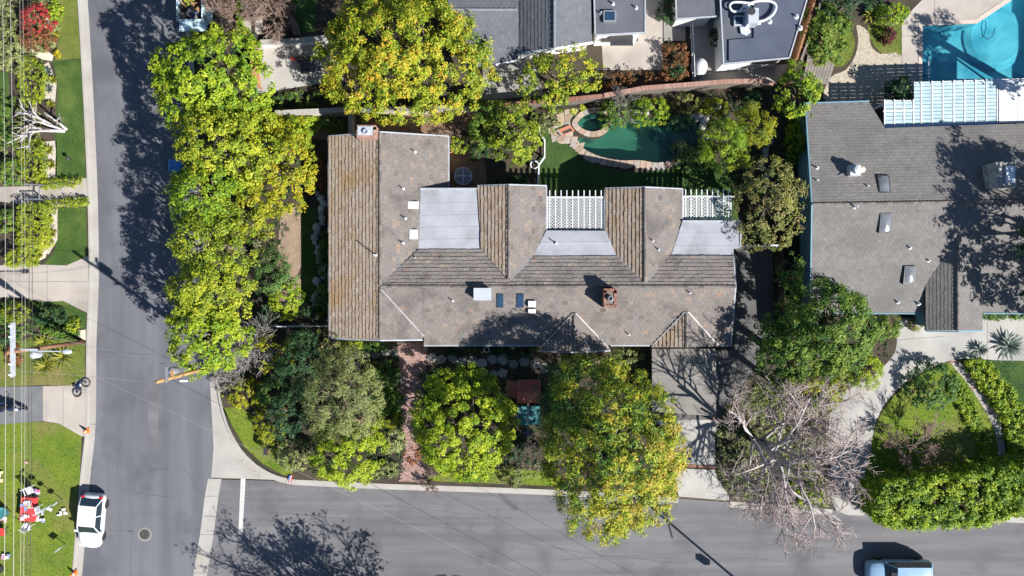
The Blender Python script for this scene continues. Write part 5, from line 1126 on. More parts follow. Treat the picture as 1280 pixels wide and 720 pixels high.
wire('short overhead wire linking the left pole to the corner pole', [(PX+.2, PY-1.2, 9.2), (QX+.25, QY-.3, 11.0)], .012, 'wire', .3)
wire('second overhead wire linking the left pole to the corner pole', [(PX+.2, PY+1.5, 9.2), (QX+.25, QY+.9, 11.0)], .012, 'wire', .4)
wire('overhead wire from the corner pole towards the lower right street', [(QX, QY, 10.4), W3(1000, 900, 8)], .012, 'wire_dark', .8)
# ================================================================ VEHICLES
def car(label, loc, rz, L, Wd, Ht, paint, name, prof, cabin, cat='car'):
    """prof: stations (x fraction, half-width fraction, deck height); cabin: x of (windscreen base, roof front, roof rear, rear base), belt and roof widths"""
    r = thing(name, label, cat, loc, rz); hw = Wd/2; mb = MB(); rows = []
    sec = lambda w_, zt: [(-w_*.86, .22), (-w_*.98, .34), (-w_, .58), (-w_*.97, zt-.10), (-w_*.86, zt-.015), (-w_*.45, zt+.03), (0, zt+.045), (w_*.45, zt+.03), (w_*.86, zt-.015), (w_*.97, zt-.10), (w_, .58), (w_*.98, .34), (w_*.86, .22)]
    for fx, fw, zt in prof: rows.append([(fx*L/2, y, z) for y, z in sec(hw*fw, zt)])
    n = len(rows[0]); vs = [p for rw in rows for p in rw]; fs = [(i*n+j, (i+1)*n+j, (i+1)*n+j+1, i*n+j+1) for i in range(len(rows)-1) for j in range(n-1)]
    fs += [((i+1)*n, i*n, i*n+n-1, (i+1)*n+n-1) for i in range(len(rows)-1)]; fs += [tuple(range(n)), tuple(range((len(rows)-1)*n, len(rows)*n))[::-1]]
    mb.add(vs, fs); b = obj('body', mb, MATS[paint], r, local=True, smooth=True)
    x0, x1, x2, x3, zb, wb, wr = cabin; zr = Ht
    P = lambda x, y, z: (x*L/2, y, z)
    bl, br, rl, rr_ = -wb*hw, wb*hw, -wr*hw, wr*hw
    xm = (x1+x2)/2
    rf = MB(); g = []
    for i in range(6):
        t = i/5; xx = x1+(x2-x1)*t
        for j in range(6): u = j/5*2-1; g.append(P(xx, u*wr*hw, zr + .05*(1-u*u)*(1-(2*t-1)**4) - .02*abs(2*t-1)**3))
    rf.add(g, [(i*6+j, i*6+j+1, (i+1)*6+j+1, (i+1)*6+j) for i in range(5) for j in range(5)]); obj('roof', rf, MATS[paint], r, local=True, smooth=True)
    def quad(nm, q, mat, par=r):
        a = [Vector(p) for p in q]; nrm = (a[1]-a[0]).cross(a[2]-a[0]).normalized()*.012; m = MB().add([tuple(p) for p in a] + [tuple(p-nrm) for p in a], [(0,1,2,3),(7,6,5,4),(0,4,5,1),(1,5,6,2),(2,6,7,3),(3,7,4,0)]); return obj(nm, m, MATS[mat], par, local=True)
    i_ = .93
    quad('windscreen', [P(x0, bl*i_, zb), P(x1, rl*i_, zr-.015), P(x1, rr_*i_, zr-.015), P(x0, br*i_, zb)], 'tinted_glass')
    quad('rear_window', [P(x3, br*i_, zb), P(x2, rr_*i_, zr-.015), P(x2, rl*i_, zr-.015), P(x3, bl*i_, zb)], 'tinted_glass')
    for s in (-1, 1):
        for xa, xb, ta, tb in ((x0, xm, x1, xm), (xm, x3, xm, x2)):
            f = .03*(1 if xa > xb else -1); quad('side_window', [P(xa-f, s*wb*hw, zb), P(xb+f, s*wb*hw, zb), P(tb+f*.6, s*wr*hw*1.0, zr-.05), P(ta-f*.6, s*wr*hw*1.0, zr-.05)], 'tinted_glass')
        for a, c in ((x0, x1), (xm, xm), (x3, x2)):
            m = MB().tube([P(a, s*wb*hw*.985, zb-.02), P(c, s*wr*hw*.985, zr-.01)], .045, 6); obj('pillar', m, MATS[paint], r, local=True)
        m = MB().tube([P(x1, s*wr*hw*.99, zr-.005), P(x2, s*wr*hw*.99, zr-.005)], .035, 6); obj('roof_rail', m, MATS[paint], r, local=True)
        m = MB().box((x0*L/2-.12, s*(hw+.08), zb+.06), (.16, .2, .14)); obj('mirror', m, MATS[paint], r, local=True)
        for fx in (.60, -.60):
            wl = bpy.data.objects.new('wheel', None); link(wl, r); wl.location = (fx*L/2, s*(hw-.10), .32)
            for nm, pf, mt in (('tyre', [(.20, -.1), (.32, -.1), (.33, -.05), (.33, .05), (.32, .1), (.20, .1)], 'tyre'), ('rim', [(.03, -.07), (.2, -.085), (.215, -.06), (.215, .06), (.2, .085), (.03, .07)], 'rim')):
                m = MB().lathe((0, 0, 0), pf, 20); m.v = [(v[0], v[2], v[1]) for v in m.v]; obj(nm, m, MATS[mt], wl, local=True, smooth=False)
        m = MB().box((L/2*.855, s*hw*.70, .70), (.3, .24, .1)); obj('headlight', m, MATS['light_clear'], r, local=True)
        m = MB().box((-L/2*.925, s*hw*.76, .86), (.16, .2, .26))
        obj('door_seam', MB().box((xm*L/2, s*hw*1.0, .70), (.015, .012, .46)), MATS['black_plastic'], r, local=True); obj('door_handle', MB().box((xm*L/2-.25, s*hw*1.005, .8), (.16, .03, .03)), MATS['rim'], r, local=True); obj('bonnet_seam', MB().tube([(x0*L/2+.12, s*hw*.80, zb+.02), (.7*L/2, s*hw*.74, .905), (.88*L/2, s*hw*.58, .835)], .009, 4), MATS['black_plastic'], r, local=True)
        m = MB().box((-L/2*.925, s*hw*.76, .86), (.16, .2, .26)); obj('tail_light', m, MATS['light_red'], r, local=True)
    m = MB().box((x0*L/2*.985-.1, 0, zb-.01), (.2, wb*Wd*.8, .03)); obj('cowl', m, MATS['black_plastic'], r, local=True)
    m = MB().box((-L/2*.995, 0, .62), (.04, .5, .13)); obj('number_plate', m, MATS['white_plastic'], r, local=True)
    return r
hatch = [(-1.0,.76,.80),(-.97,.86,.92),(-.86,.95,.97),(-.5,1.0,.98),(0,1.0,.96),(.42,1.0,.95),(.55,.99,.93),(.72,.97,.87),(.87,.89,.79),(.94,.78,.71),(.985,.60,.62),(1.0,.42,.56)]
x, y = W(120.5, 648)
car('white hatchback parked nose down at the left kerb', (x, y, 0), -math.pi/2+math.radians(-5), 4.15, 1.80, 1.50, 'car_white', 'parked_car', hatch, (.40,.10,-.66,-.90,.95,.95,.74))
van = [(-1.0,.88,1.0),(-.97,.95,1.12),(-.85,.99,1.16),(-.4,1.0,1.16),(.2,1.0,1.15),(.55,1.0,1.12),(.74,.98,1.02),(.9,.92,.92),(.97,.84,.82),(1.0,.74,.72)]
x, y = W(1118, 712)
car('blue car driving along the side street at the lower right', (x, y, 0), math.pi, 4.9, 1.95, 1.85, 'car_blue', 'moving_car', van, (.52,.26,-.78,-.93,1.14,.96,.82))
# debris truck at the top
r = thing('debris_truck', 'pale blue open truck bed filled with debris at the top', 'truck', (*W(244, 4), 0))
x0, y0 = W(222, 24, 1.5); x1, y1 = W(252, -70, 1.5)
Zb, Zt = .75, 1.55
obj('bed_floor', MB().box(((x0+x1)/2, (y0+y1)/2, Zb), (x1-x0, y1-y0, .1)), MATS['wood_dark'], r)
for c, d in ((((x0+x1)/2, y0-.04, (Zb+Zt)/2-.2), (x1-x0+.16, .08, Zt-Zb+.4)), ((x0-.04, (y0+y1)/2, (Zb+Zt)/2), (.08, y1-y0, Zt-Zb)), ((x1+.04, (y0+y1)/2, (Zb+Zt)/2-.2), (.08, y1-y0, Zt-Zb+.4))): obj('side_board', MB().box(c, d), MATS['truck_paint'], r)
obj('tail_deck', MB().box(((x0+x1)/2, y0-.4, .82), (x1-x0+.3, .62, .1)), MATS['truck_paint'], r); obj('side_deck', MB().box((x1+.36, (y0+y1)/2, .92), (.55, y1-y0+.2, .1)), MATS['truck_paint'], r)
for yy in (y0+.6, y0+1.5):
    for xx in (x0+.15, x1-.15): m = MB().lathe((0, 0, 0), [(.15, -.12), (.38, -.12), (.38, .12), (.15, .12)], 16); m.v = [(xx+v[2], yy+v[0], .38+v[1]) for v in m.v]; obj('wheel', m, MATS['tyre'], r)
obj('cab', MB().box(((x0+x1)/2, y1+.9, 1.2), (x1-x0, 1.6, 1.7)), MATS['truck_paint'], r)
mb = MB(); rnd = random.Random(77)
for i in range(110): 
    tt = rnd.random(); mb.box((rnd.uniform(x0+.2, x1-.3), rnd.uniform(y0+.15, y1-.2), Zb+.15+rnd.uniform(0, .4)), (rnd.uniform(.08, .7), rnd.uniform(.06, .3), rnd.uniform(.04, .25)), rnd.uniform(0, 3.1), rnd.choice([0, 0, .2, .2, .4, .4, .6, .8, 1]))
jk = obj('debris', mb, MATS['junk'], None); tag(jk, 'mixed wood and rubbish heaped in the pale blue truck bed', 'debris', kind='stuff')
# bicycle on its side
def bicycle(label, px, py, rz, name='bicycle'):
    r = thing(name, label, 'bicycle', (*W(px, py), .14), rz)
    for xx in (-.52, .52):
        wl = bpy.data.objects.new('wheel', None); link(wl, r); wl.location = (xx, 0, .08)
        m = MB(); N = 22
        m.tube([(.33*math.cos(6.2832*i/N), .33*math.sin(6.2832*i/N), 0) for i in range(N+1)], .035, 6, cap=False); obj('tyre', m, MATS['tyre'], wl, local=True)
        m = MB()
        for i in range(10): m.tube([(0, 0, 0), (.3*math.cos(.6283*i), .3*math.sin(.6283*i), 0)], .007, 4)
        m.lathe((0, 0, -.04), [(.05, 0), (.05, .08)], 10); obj('spokes', m, MATS['rim'], wl, local=True)
    m = MB()
    for a, b in (((-.52,0),(-.12,-.04)), ((-.52,0),(-.2,.42)), ((-.12,-.04),(-.2,.42)), ((-.2,.40),(.34,.40)), ((-.12,-.04),(.34,.38)), ((.34,.46),(.52,0))): m.tube([(*a, .1), (*b, .12)], .03, 6)
    obj('frame', m, MATS['navy'], r, local=True)
    obj('saddle', MB().prism([(-.36,.5),(-.1,.54),(-.1,.6),(-.36,.66)], .06, .14), MATS['black_plastic'], r, local=True)
    obj('handlebar', MB().tube([(.3,.62,-.02), (.36,.52,.1), (.34,.5,.3), (.28,.6,.42)], .022, 6), MATS['rim'], r, local=True)
    obj('crank', MB().lathe((-.12,-.04,.14), [(.1, 0), (.1, .02)], 14), MATS['metal_dark'], r, local=True)
    obj('frame_bag', MB().prism([(-.18,.34),(.26,.36),(-.1,.06)], .05, .19), MATS['navy'], r, local=True); obj('bottle', MB().tube([(.05,.1,.2),(.2,.24,.22)], .04, 8), MATS['white_plastic'], r, local=True)
    return r
bicycle('bicycle lying on its side on the concrete apron by the street', 104, 484, math.radians(48))
# parked motorcycle
r = thing('motorcycle', 'dark blue motorcycle standing on the grey asphalt pad', 'motorcycle', (*W(20, 508), .12), math.radians(-8))
for xx in (-.85, .85):
    wl = bpy.data.objects.new('wheel', None); link(wl, r); wl.location = (xx, 0, .33)
    m = MB().lathe((0, 0, 0), [(.22, -.07), (.32, -.06), (.33, 0), (.32, .06), (.22, .07)], 20); m.v = [(v[0], v[2], v[1]) for v in m.v]; obj('tyre', m, MATS['tyre'], wl, local=True)
    m = MB().lathe((0, 0, 0), [(.03, -.05), (.2, -.05), (.2, .05), (.03, .05)], 14); m.v = [(v[0], v[2], v[1]) for v in m.v]; obj('rim', m, MATS['rim'], wl, local=True)
def blob(parent, nm, mat, rings):
    m = MB(); N = 10; vs = []
    for x_, w_, z0, z1 in rings:
        for k in range(N): q = 6.2832*k/N; vs.append((x_, w_*math.cos(q), (z0+z1)/2 + (z1-z0)/2*math.sin(q)))
    m.add(vs, [(i*N+k, i*N+(k+1) % N, (i+1)*N+(k+1) % N, (i+1)*N+k) for i in range(len(rings)-1) for k in range(N)] + [tuple(range(N))[::-1], tuple(range((len(rings)-1)*N, len(rings)*N))]); return obj(nm, m, MATS[mat], parent, local=True, smooth=True)
blob(r, 'fuel_tank', 'navy', [(-.05,.05,.8,.9),(0,.16,.72,.98),(.2,.2,.7,1.05),(.4,.16,.74,1.02),(.48,.05,.84,.95)])
blob(r, 'seat', 'black_plastic', [(-.85,.05,.8,.86),(-.75,.13,.76,.88),(-.35,.16,.72,.84),(-.05,.14,.7,.84),(0,.05,.74,.82)])
blob(r, 'engine', 'metal_dark', [(-.3,.1,.3,.6),(-.2,.2,.25,.68),(.2,.2,.25,.68),(.32,.1,.3,.6)])
blob(r, 'rear_mudguard', 'navy', [(-1.15,.06,.6,.64),(-1.0,.1,.68,.74),(-.8,.1,.72,.78)]); blob(r, 'front_mudguard', 'navy', [(.6,.05,.66,.7),(.85,.08,.68,.73),(1.12,.05,.6,.64)])
m = MB(); m.tube([(.55,.38,1.02),(.5,.2,1.08),(.55,0,1.05),(.5,-.2,1.08),(.55,-.38,1.02)], .022, 6); obj('handlebar', m, MATS['metal_dark'], r, local=True)
for s in (-1, 1): obj('fork', MB().tube([(.58,s*.1,1.0),(.85,s*.1,.33)], .03, 6), MATS['rim'], r, local=True); obj('pannier', MB().box((-.75,s*.28,.62), (.5,.2,.34)), MATS['navy'], r, local=True); obj('mirror', MB().box((.5,s*.36,1.2), (.03,.12,.08)), MATS['black_plastic'], r, local=True)
obj('exhaust', MB().tube([(.2,-.2,.3),(-.2,-.22,.28),(-.95,-.22,.34)], [.04,.05,.06], 8), MATS['rim'], r, local=True); obj('headlight', MB().lathe((.72,0,.84), [(.06,0),(.1,.06),(.09,.14)], 12), MATS['light_clear'], r, local=True)
# ================================================================ SMALL THINGS
for lb, px, py in (('orange traffic cone by the kerb at the concrete apron', 110, 538), ('orange traffic cone by the kerb at the bottom edge', 95, 715)):
    x, y = W(px, py); r = thing('traffic_cone', lb, 'traffic cone', (x, y, .15), group='traffic cones')
    obj('cone', MB().lathe((x, y, .19), [(.15, 0), (.1, .25), (.055, .5), (.03, .55)], 14), MATS['orange'], r); obj('base', MB().box((x, y, .17), (.38, .38, .05)), MATS['orange'], r); obj('reflective_band', MB().lathe((x, y, .42), [(.112, 0), (.085, .14)], 14), MATS['white_plastic'], r)
x, y = W(181, 668); r = thing('manhole_cover', 'round rusty manhole cover in the left street', 'manhole cover', (x, y, 0))
obj('rim', MB().lathe((x, y, 0), [(.55, 0), (.55, .012), (.44, .016)], 28), MATS['concrete_dull'], r); m = MB().lathe((x, y, .012), [(.4, 0), (.4, .012), (.1, .014)], 24)
for i in range(-3, 4): m.box((x+i*.1, y, .03), (.03, .62-abs(i)*.06, .012))
obj('cover', m, MATS['cast_iron'], r)
def wheelie_bin(label, px, py, mat, rz=0, sc_=1.0):
    x, y = W(px, py, .6); r = thing('wheeled_bin', label, 'bin', (x, y, .02), rz); s = sc_
    m = MB(); m.add([(-.24*s,-.28*s,.06),(.24*s,-.28*s,.06),(.24*s,.26*s,.06),(-.24*s,.26*s,.06),(-.3*s,-.34*s,1.0),(.3*s,-.34*s,1.0),(.3*s,.32*s,1.0),(-.3*s,.32*s,1.0)], [(3,2,1,0),(4,5,6,7),(0,1,5,4),(1,2,6,5),(2,3,7,6),(3,0,4,7)]); obj('tub', m, MATS[mat], r, local=True)
    m = MB(); m.add([(-.33*s,-.38*s,1.01),(.33*s,-.38*s,1.01),(.33*s,.36*s,1.04),(-.33*s,.36*s,1.04),(-.26*s,-.28*s,1.1),(.26*s,-.28*s,1.1),(.26*s,.28*s,1.12),(-.26*s,.28*s,1.12)], [(3,2,1,0),(4,5,6,7),(0,1,5,4),(1,2,6,5),(2,3,7,6),(3,0,4,7)]); obj('lid', m, MATS[mat], r, local=True); obj('handle', MB().tube([(-.22*s,.42*s,1.0),(.22*s,.42*s,1.0)], .02, 6), MATS['black_plastic'], r, local=True)
    for k in (-1, 1): m = MB().lathe((0, 0, 0), [(.02,-.03),(.1,-.03),(.1,.03),(.02,.03)], 12); m.v = [(k*.27*s+v[2], .28*s+v[0], .1+v[1]) for v in m.v]; obj('wheel', m, MATS['tyre'], r, local=True)
wheelie_bin('blue wheeled bin at the kerb under the street trees', 222, 208, 'blue_plastic', 1.57, 1.4)
wheelie_bin('dark grey bin at the corner of the concrete patio', 318, 49, 'metal_dark')
# garage-sale goods on the lower left lawn
def table(label, px, py, lx, ly, h, mat, rz=0, name='table', cat='table'):
    x, y = W(px, py, h); r = thing(name, label, cat, (x, y, .12), rz); obj('top', MB().box((0, 0, h-.12), (lx, ly, .05)), MATS[mat], r, local=True)
    for sx in (-1, 1):
        for sy in (-1, 1): obj('leg', MB().box((sx*(lx/2-.08), sy*(ly/2-.08), (h-.14)/2), (.05, .05, h-.15)), MATS['metal_grey'], r, local=True)
    return r
t = table('folding table under a red cloth on the sunny lawn', 34, 637, 1.05, 1.8, .8, 'red_cloth', math.radians(-5))
m = MB(); 
for c, d in (((0,-.905,.5),(1.07,.02,.38)), ((.535,0,.5),(.02,1.83,.38)), ((-.535,0,.5),(.02,1.83,.38)), ((0,.905,.5),(1.07,.02,.38))): m.box(c, d)
obj('cloth_drop', m, MATS['red_cloth'], t, local=True)
rnd = random.Random(21)
def goods(label, px, py, n, rad, h, mat='cloth_mix', name='goods_pile', cat='goods'):
    x, y = W(px, py, h); m = MB()
    for i in range(n): q = rnd.uniform(0, 6.28); rr = rad*math.sqrt(rnd.random()); m.box((x+rr*math.cos(q), y+rr*math.sin(q), h+.03+.012*i), (rnd.uniform(.16, .34), rnd.uniform(.12, .26), rnd.uniform(.04, .08)), rnd.choice([0, 1.57])+rnd.gauss(0, .12), rnd.random())
    o = obj(name, m, MATS[mat], None); tag(o, label, cat); return o
goods('small trinkets laid out on the red cloth', 34, 632, 10, .38, .82); goods('folded clothes on the lower end of the red cloth', 31, 647, 6, .25, .82)
def chair(label, px, py, rz, mat='white_plastic', s=1.0):
    r = thing('plastic_chair', label, 'chair', (*W(px, py, .3), .12), rz)
    obj('seat', MB().box((0, 0, .42*s), (.46*s, .46*s, .05)), MATS[mat], r, local=True)
    b = MB()
    for i in range(5): b.box((-.2*s+i*.1*s, .24*s, .68*s), (.06*s, .04, .5*s))
    b.box((0, .24*s, .94*s), (.48*s, .05, .08)); obj('backrest', b, MATS[mat], r, local=True)
    for sx in (-1, 1):
        obj('armrest', MB().box((sx*.25*s, 0, .63*s), (.06, .46*s, .04)), MATS[mat], r, local=True)
        for sy in (-1, 1): obj('leg', MB().tube([(sx*.2*s, sy*.2*s, .41*s), (sx*.24*s, sy*.24*s, 0)], .025, 6), MATS[mat], r, local=True)
    return r
chair('white plastic chair just above the red table', 40, 612, .4, s=1.15); chair('white plastic chair right of the red table', 49, 636, -1.3, s=1.15); chair('white plastic chair below the red table', 37, 657, 2.6, s=1.0)
goods('striped cushions piled above the red table', 45, 615, 7, .3, .2); goods('mixed white crockery right of the red table', 52, 645, 8, .4, .2)
# sign post with three white boards and its shadow
def sign_post(label, px, py, h, boards, name='sign_post'):
    x, y = W(px, py); r = thing(name, label, 'sign', (x, y, .12)); obj('post', MB().tube([(x, y, .05), (x, y, h)], .03, 8), MATS['metal_grey'], r)
    for z, w_, hh, a in boards: obj('board', MB().box((x, y-.04, z), (w_, .04, hh), a), MATS['metal_light'], r)
    return r
sign_post('thin post with three white boards left of the white hatchback', 80, 624, 3.4, [(1.1,.42,.3,.7),(1.9,.38,.3,.7),(2.6,.42,.35,.7),(3.3,.5,.12,.7)])
sign_post('short post with one grey board on the lower lawn', 84, 680, 1.3, [(1.15,.5,.42,.7)])
goods('white boxes on the grass by the thin sign post', 78, 640, 6, .4, .16, 'white_plastic'); goods('white sheet of packaging on the grass beside the red table', 62, 637, 2, .15, .14, 'white_plastic')
r = thing('camp_chair', 'red folding camp chair at the left edge of the lawn', 'chair', (*W(2, 664, .3), .12)); obj('seat', MB().add([(-.4,-.3,.42),(.4,-.3,.42),(.35,.25,.36),(-.35,.25,.36)], [(0,1,2,3)]), MATS['red_cloth'], r, local=True); obj('back', MB().add([(-.35,.25,.36),(.35,.25,.36),(.4,.45,.9),(-.4,.45,.9)], [(0,1,2,3)]), MATS['red_cloth'], r, local=True)
for s in (-1, 1): obj('leg', MB().tube([(s*.38,-.28,.0),(s*.36,.3,.5)], .02, 6), MATS['metal_dark'], r, local=True); obj('leg', MB().tube([(s*.38,.3,0),(s*.38,-.3,.42)], .02, 6), MATS['metal_dark'], r, local=True)
r = thing('camp_chair', 'teal folding camp chair above the red one at the left edge', 'chair', (*W(5, 641, .3), .12), .6); obj('seat', MB().add([(-.5,-.3,.42),(.5,-.3,.42),(.4,.25,.36),(-.4,.25,.36)], [(0,1,2,3)]), MATS['teal'], r, local=True); obj('back', MB().add([(-.4,.25,.36),(.4,.25,.36),(.45,.4,.8),(-.45,.4,.8)], [(0,1,2,3)]), MATS['teal'], r, local=True)
for s in (-1, 1): obj('leg', MB().tube([(s*.38,-.28,.0),(s*.36,.3,.5)], .02, 6), MATS['metal_dark'], r, local=True); obj('leg', MB().tube([(s*.38,.3,0),(s*.38,-.3,.42)], .02, 6), MATS['metal_dark'], r, local=True)
goods('dark bags lying on the grass at the left edge', 4, 652, 8, .35, .2, 'junk'); goods('blue and white bundle near the left edge of the lawn', 2, 595, 5, .35, .2); goods('black and white box pile low at the left edge', 7, 694, 8, .3, .2)
x, y = W(1, 710); o = obj('spare_tyre', MB().lathe((x, y, .12), [(.2, 0), (.34, .03), (.36, .1), (.34, .18), (.2, .2)], 20), MATS['tyre'], None); tag(o, 'black tyre lying on the grass at the bottom left', 'tyre')
o = goods('dark meter box on the upper part of the sunny lawn', 34, 579, 2, .08, .13, 'junk')
# letter box on verge
r = thing('garden_light', 'small black garden light on the long verge lawn', 'garden light', (*W(91, 200), .12)); x, y = W(91, 200); obj('stake', MB().tube([(x, y, .1), (x, y, .7)], .02, 6), MATS['metal_dark'], r); obj('hood', MB().lathe((x, y, .68), [(.16, 0), (.12, .1), (.03, .16)], 10), MATS['metal_dark'], r)
r = thing('mailbox', 'dark mailbox on a post at the edge of the corner lawn', 'mailbox', (*W(338, 560), .12)); x, y = W(338, 560); obj('post', MB().box((x, y, .55), (.1, .1, 1.0)), MATS['wood_dark'], r); obj('box', MB().box((x, y, 1.15), (.28, .55, .28)), MATS['metal_dark'], r); obj('flag', MB().box((x+.16, y, 1.3), (.02, .12, .1)), MATS['red_paint'], r)
r = thing('estate_sign', 'small red white and blue sign lying at the kerb corner', 'sign', (*W(364, 598), .12)); x, y = W(364, 598); obj('panel', MB().box((x, y, .2), (.22, .6, .03), -.3), MATS['red_paint'], r); obj('stripe', MB().box((x-.1, y+.1, .225), (.08, .45, .02), -.3), MATS['blue_plastic'], r); obj('stripe', MB().box((x, y, .222), (.06, .58, .02), -.3), MATS['white_plastic'], r)
# entry gate frame on the front walk
r = thing('entry_gate', 'low grey gate frame across the front walk on the left', 'gate', (*W(40, 240), .12))
for a, b in (((31,230,1.2),(49,231,1.2)), ((49,231,1.2),(49,249,1.2)), ((31,249,1.2),(49,249,1.2))): bar(r, 'rail', a, b, .07, .07, 'metal_grey')
for px, py in ((31,230),(49,231),(49,249),(31,249)): x, y = W(px, py, 1.2); obj('post', MB().box((x, y, .65), (.09, .09, 1.1)), MATS['metal_grey'], r)
# round patio table
x, y = W(579, 220, .7); r = thing('patio_table', 'round grey glass patio table on the brown patio', 'table', (x, y, .12))
obj('top', MB().lathe((x, y, .70), [(.66, 0), (.68, .02), (.66, .04)], 32), MATS['skylight_grey'], r); m = MB(); m.tube([(x+.67*math.cos(i*.19635), y+.67*math.sin(i*.19635), .735) for i in range(33)], .03, 6); obj('rim', m, MATS['metal_light'], r)
m = MB(); m.box((x, y, .752), (1.3, .06, .015)); m.box((x, y, .770), (.06, 1.3, .015)); obj('cross_bars', m, MATS['metal_light'], r); obj('pedestal', MB().lathe((x, y, .12), [(.35, 0), (.3, .04), (.06, .08), (.06, .58)], 16), MATS['metal_grey'], r)
x, y = W(563, 187, .4); r = thing('clay_pot', 'round red clay pot at the corner of the left wing', 'pot', (x, y, .12)); obj('bowl', MB().lathe((x, y, .12), [(.15, 0), (.26, .3), (.29, .42), (.22, .42), (.18, .2)], 18), MATS['clay'], r); obj('soil', MB().lathe((x, y, .42), [(.2, 0), (.1, .03)], 14), MATS['soil'], r)
x, y = W(668, 206, .4); r = thing('ring_planter', 'white ring-shaped planter by the crooked white fence', 'pot', (x, y, .12)); obj('ring', MB().lathe((x, y, .12), [(.22, 0), (.3, .3), (.34, .38), (.26, .38), (.2, .2)], 20), MATS['white_plastic'], r); obj('soil', MB().lathe((x, y, .36), [(.24, 0), (.1, .02)], 14), MATS['soil'], r)
# fire pit
r = thing('fire_pit', 'rectangular fire pit with red stone edge beside the spa', 'fire pit', (*W(705, 164), .1))
obj('surround', MB().prism(ring([(695,164),(712,157),(718,164),(701,171)]), .1, .32), MATS['clay'], r); obj('burner', MB().prism(ring([(702,166),(713,161.5),(715.5,164.5),(704,168.5)]), .321, .335), MATS['metal_dark'], r); obj('lip', MB().prism(ring([(695,164),(697,163),(703,170),(701,171)]), .322, .42), MATS['flagstone'], r)
# path lights
for lb, px, py in (('white ring path light left of the brick path', 499, 473), ('white ring path light below the front eave', 608, 437)):
    x, y = W(px, py, .6); r = thing('path_light', lb, 'garden light', (x, y, .12), group='ring path lights'); m = MB(); m.tube([(x+.2*math.cos(i*.3927), y+.2*math.sin(i*.3927), .62) for i in range(17)], .035, 6); obj('ring', m, MATS['white_plastic'], r); obj('stake', MB().tube([(x, y+.2, .1), (x, y+.2, .6)], .02, 6), MATS['metal_dark'], r)
# play house with red roof, teal platform and swing beam
r = thing('playset', 'wooden playset with small red-brown roof and teal platform in the front garden', 'playset', (*W(658, 500), .12)); h = 2.2
for pts, zz in (([(646,475),(676,474),(676,489),(646,490)], (1.9,1.9,2.35,2.35)), ([(646,490),(676,489),(676,503),(646,504)], (2.35,2.35,1.9,1.9))):
    m = MB(); P = [W(p[0], p[1], z) for p, z in zip(pts, zz)]; m.prism(P, [z-.05 for z in zz], list(zz)); obj('roof_panel', m, MATS['red_roof'], r)
obj('roof_wing', MB().prism(ring([(633,475),(645.5,477),(645.5,499),(634,494)], 1.8), [1.6,1.85,1.85,1.6], [1.66,1.91,1.91,1.66]), MATS['red_roof'], r)
for i in range(4): a = 508 + i*6; obj('platform_board', MB().prism(ring([(646,a),(675,a),(675,a+5.2),(646,a+5.2)], 1.1), 1.05, 1.1 + .004*(i % 2)), MATS['teal'], r)
bar(r, 'swing_beam', (660,504,2.0), (660,560,2.0), .1, .12, 'wood_grey'); bar(r, 'side_beam', (673,470,1.9), (673,505,1.9), .08, .1, 'wood_grey')
for px, py, z in ((648,478,1.9),(674,477,1.9),(648,502,1.9),(674,501,1.9)): x, y = W(px, py, z); obj('post', MB().box((x, y, .98), (.1, .1, 1.75)), MATS['wood_dark'], r)
x, y = W(660, 559, 2.0)
for s in (-1, 1): obj('beam_leg', MB().tube([(x, y, 1.98), (x+s*.7, y, .1)], .05, 6), MATS['wood_grey'], r)
for k in (0, 1.2):
    for s in (-.2, .2): obj('swing_chain', MB().tube([(x+s, y+.8+k, 1.95), (x+s, y+.8+k, .5)], .012, 4), MATS['metal_grey'], r)
    obj('swing_seat', MB().box((x, y+.8+k, .5), (.5, .2, .04)), MATS['navy'], r)
# furniture on the north patio and other patios
table('dark rectangular patio table in the shade of the top left patio', 388, 83, 1.6, .9, .75, 'metal_dark', .1)
r = thing('bench', 'long dark bench on the top left patio beside the table', 'bench', (*W(383, 74, .4), .12), .05); 
for i in range(3): obj('slat', MB().box((0, -.14+i*.14, .42), (1.7, .11, .04)), MATS['wood_dark'], r, local=True)
for s in (-1, 1): obj('leg', MB().box((s*.7, 0, .2), (.06, .36, .4)), MATS['metal_dark'], r, local=True)
o = goods('red cushion lying beside the top left patio table', 366, 75, 2, .1, .4, 'red_cloth'); o = goods('red toys at the edge of the top left patio', 417, 110, 5, .25, .2, 'red_cloth')
x, y = W(875, 84, .6); r = thing('covered_barbecue', 'barbecue under a white cloth cover on the tan patio', 'barbecue', (x, y, .12))
rnd = random.Random(4); m = MB(); N = 16
for rr, z in ((.62, 0), (.58, .35), (.5, .8), (.38, 1.02), (.12, 1.1)):
    for k in range(N): q = 6.2832*k/N; f = 1 + .09*math.sin(q*5)*(1-z/1.2); m.v.append((x+rr*f*math.cos(q)*1.0, y+rr*f*math.sin(q)*1.25, .13+z))
m.f = [(i*N+k, i*N+(k+1) % N, (i+1)*N+(k+1) % N, (i+1)*N+k) for i in range(4) for k in range(N)] + [tuple(range(4*N, 5*N))]; m.t = [.5]*len(m.f); obj('cover', m, MATS['white_plastic'], r, smooth=True); obj('base', MB().lathe((x, y, .12), [(.4, 0), (.4, .1)], 12), MATS['metal_dark'], r)
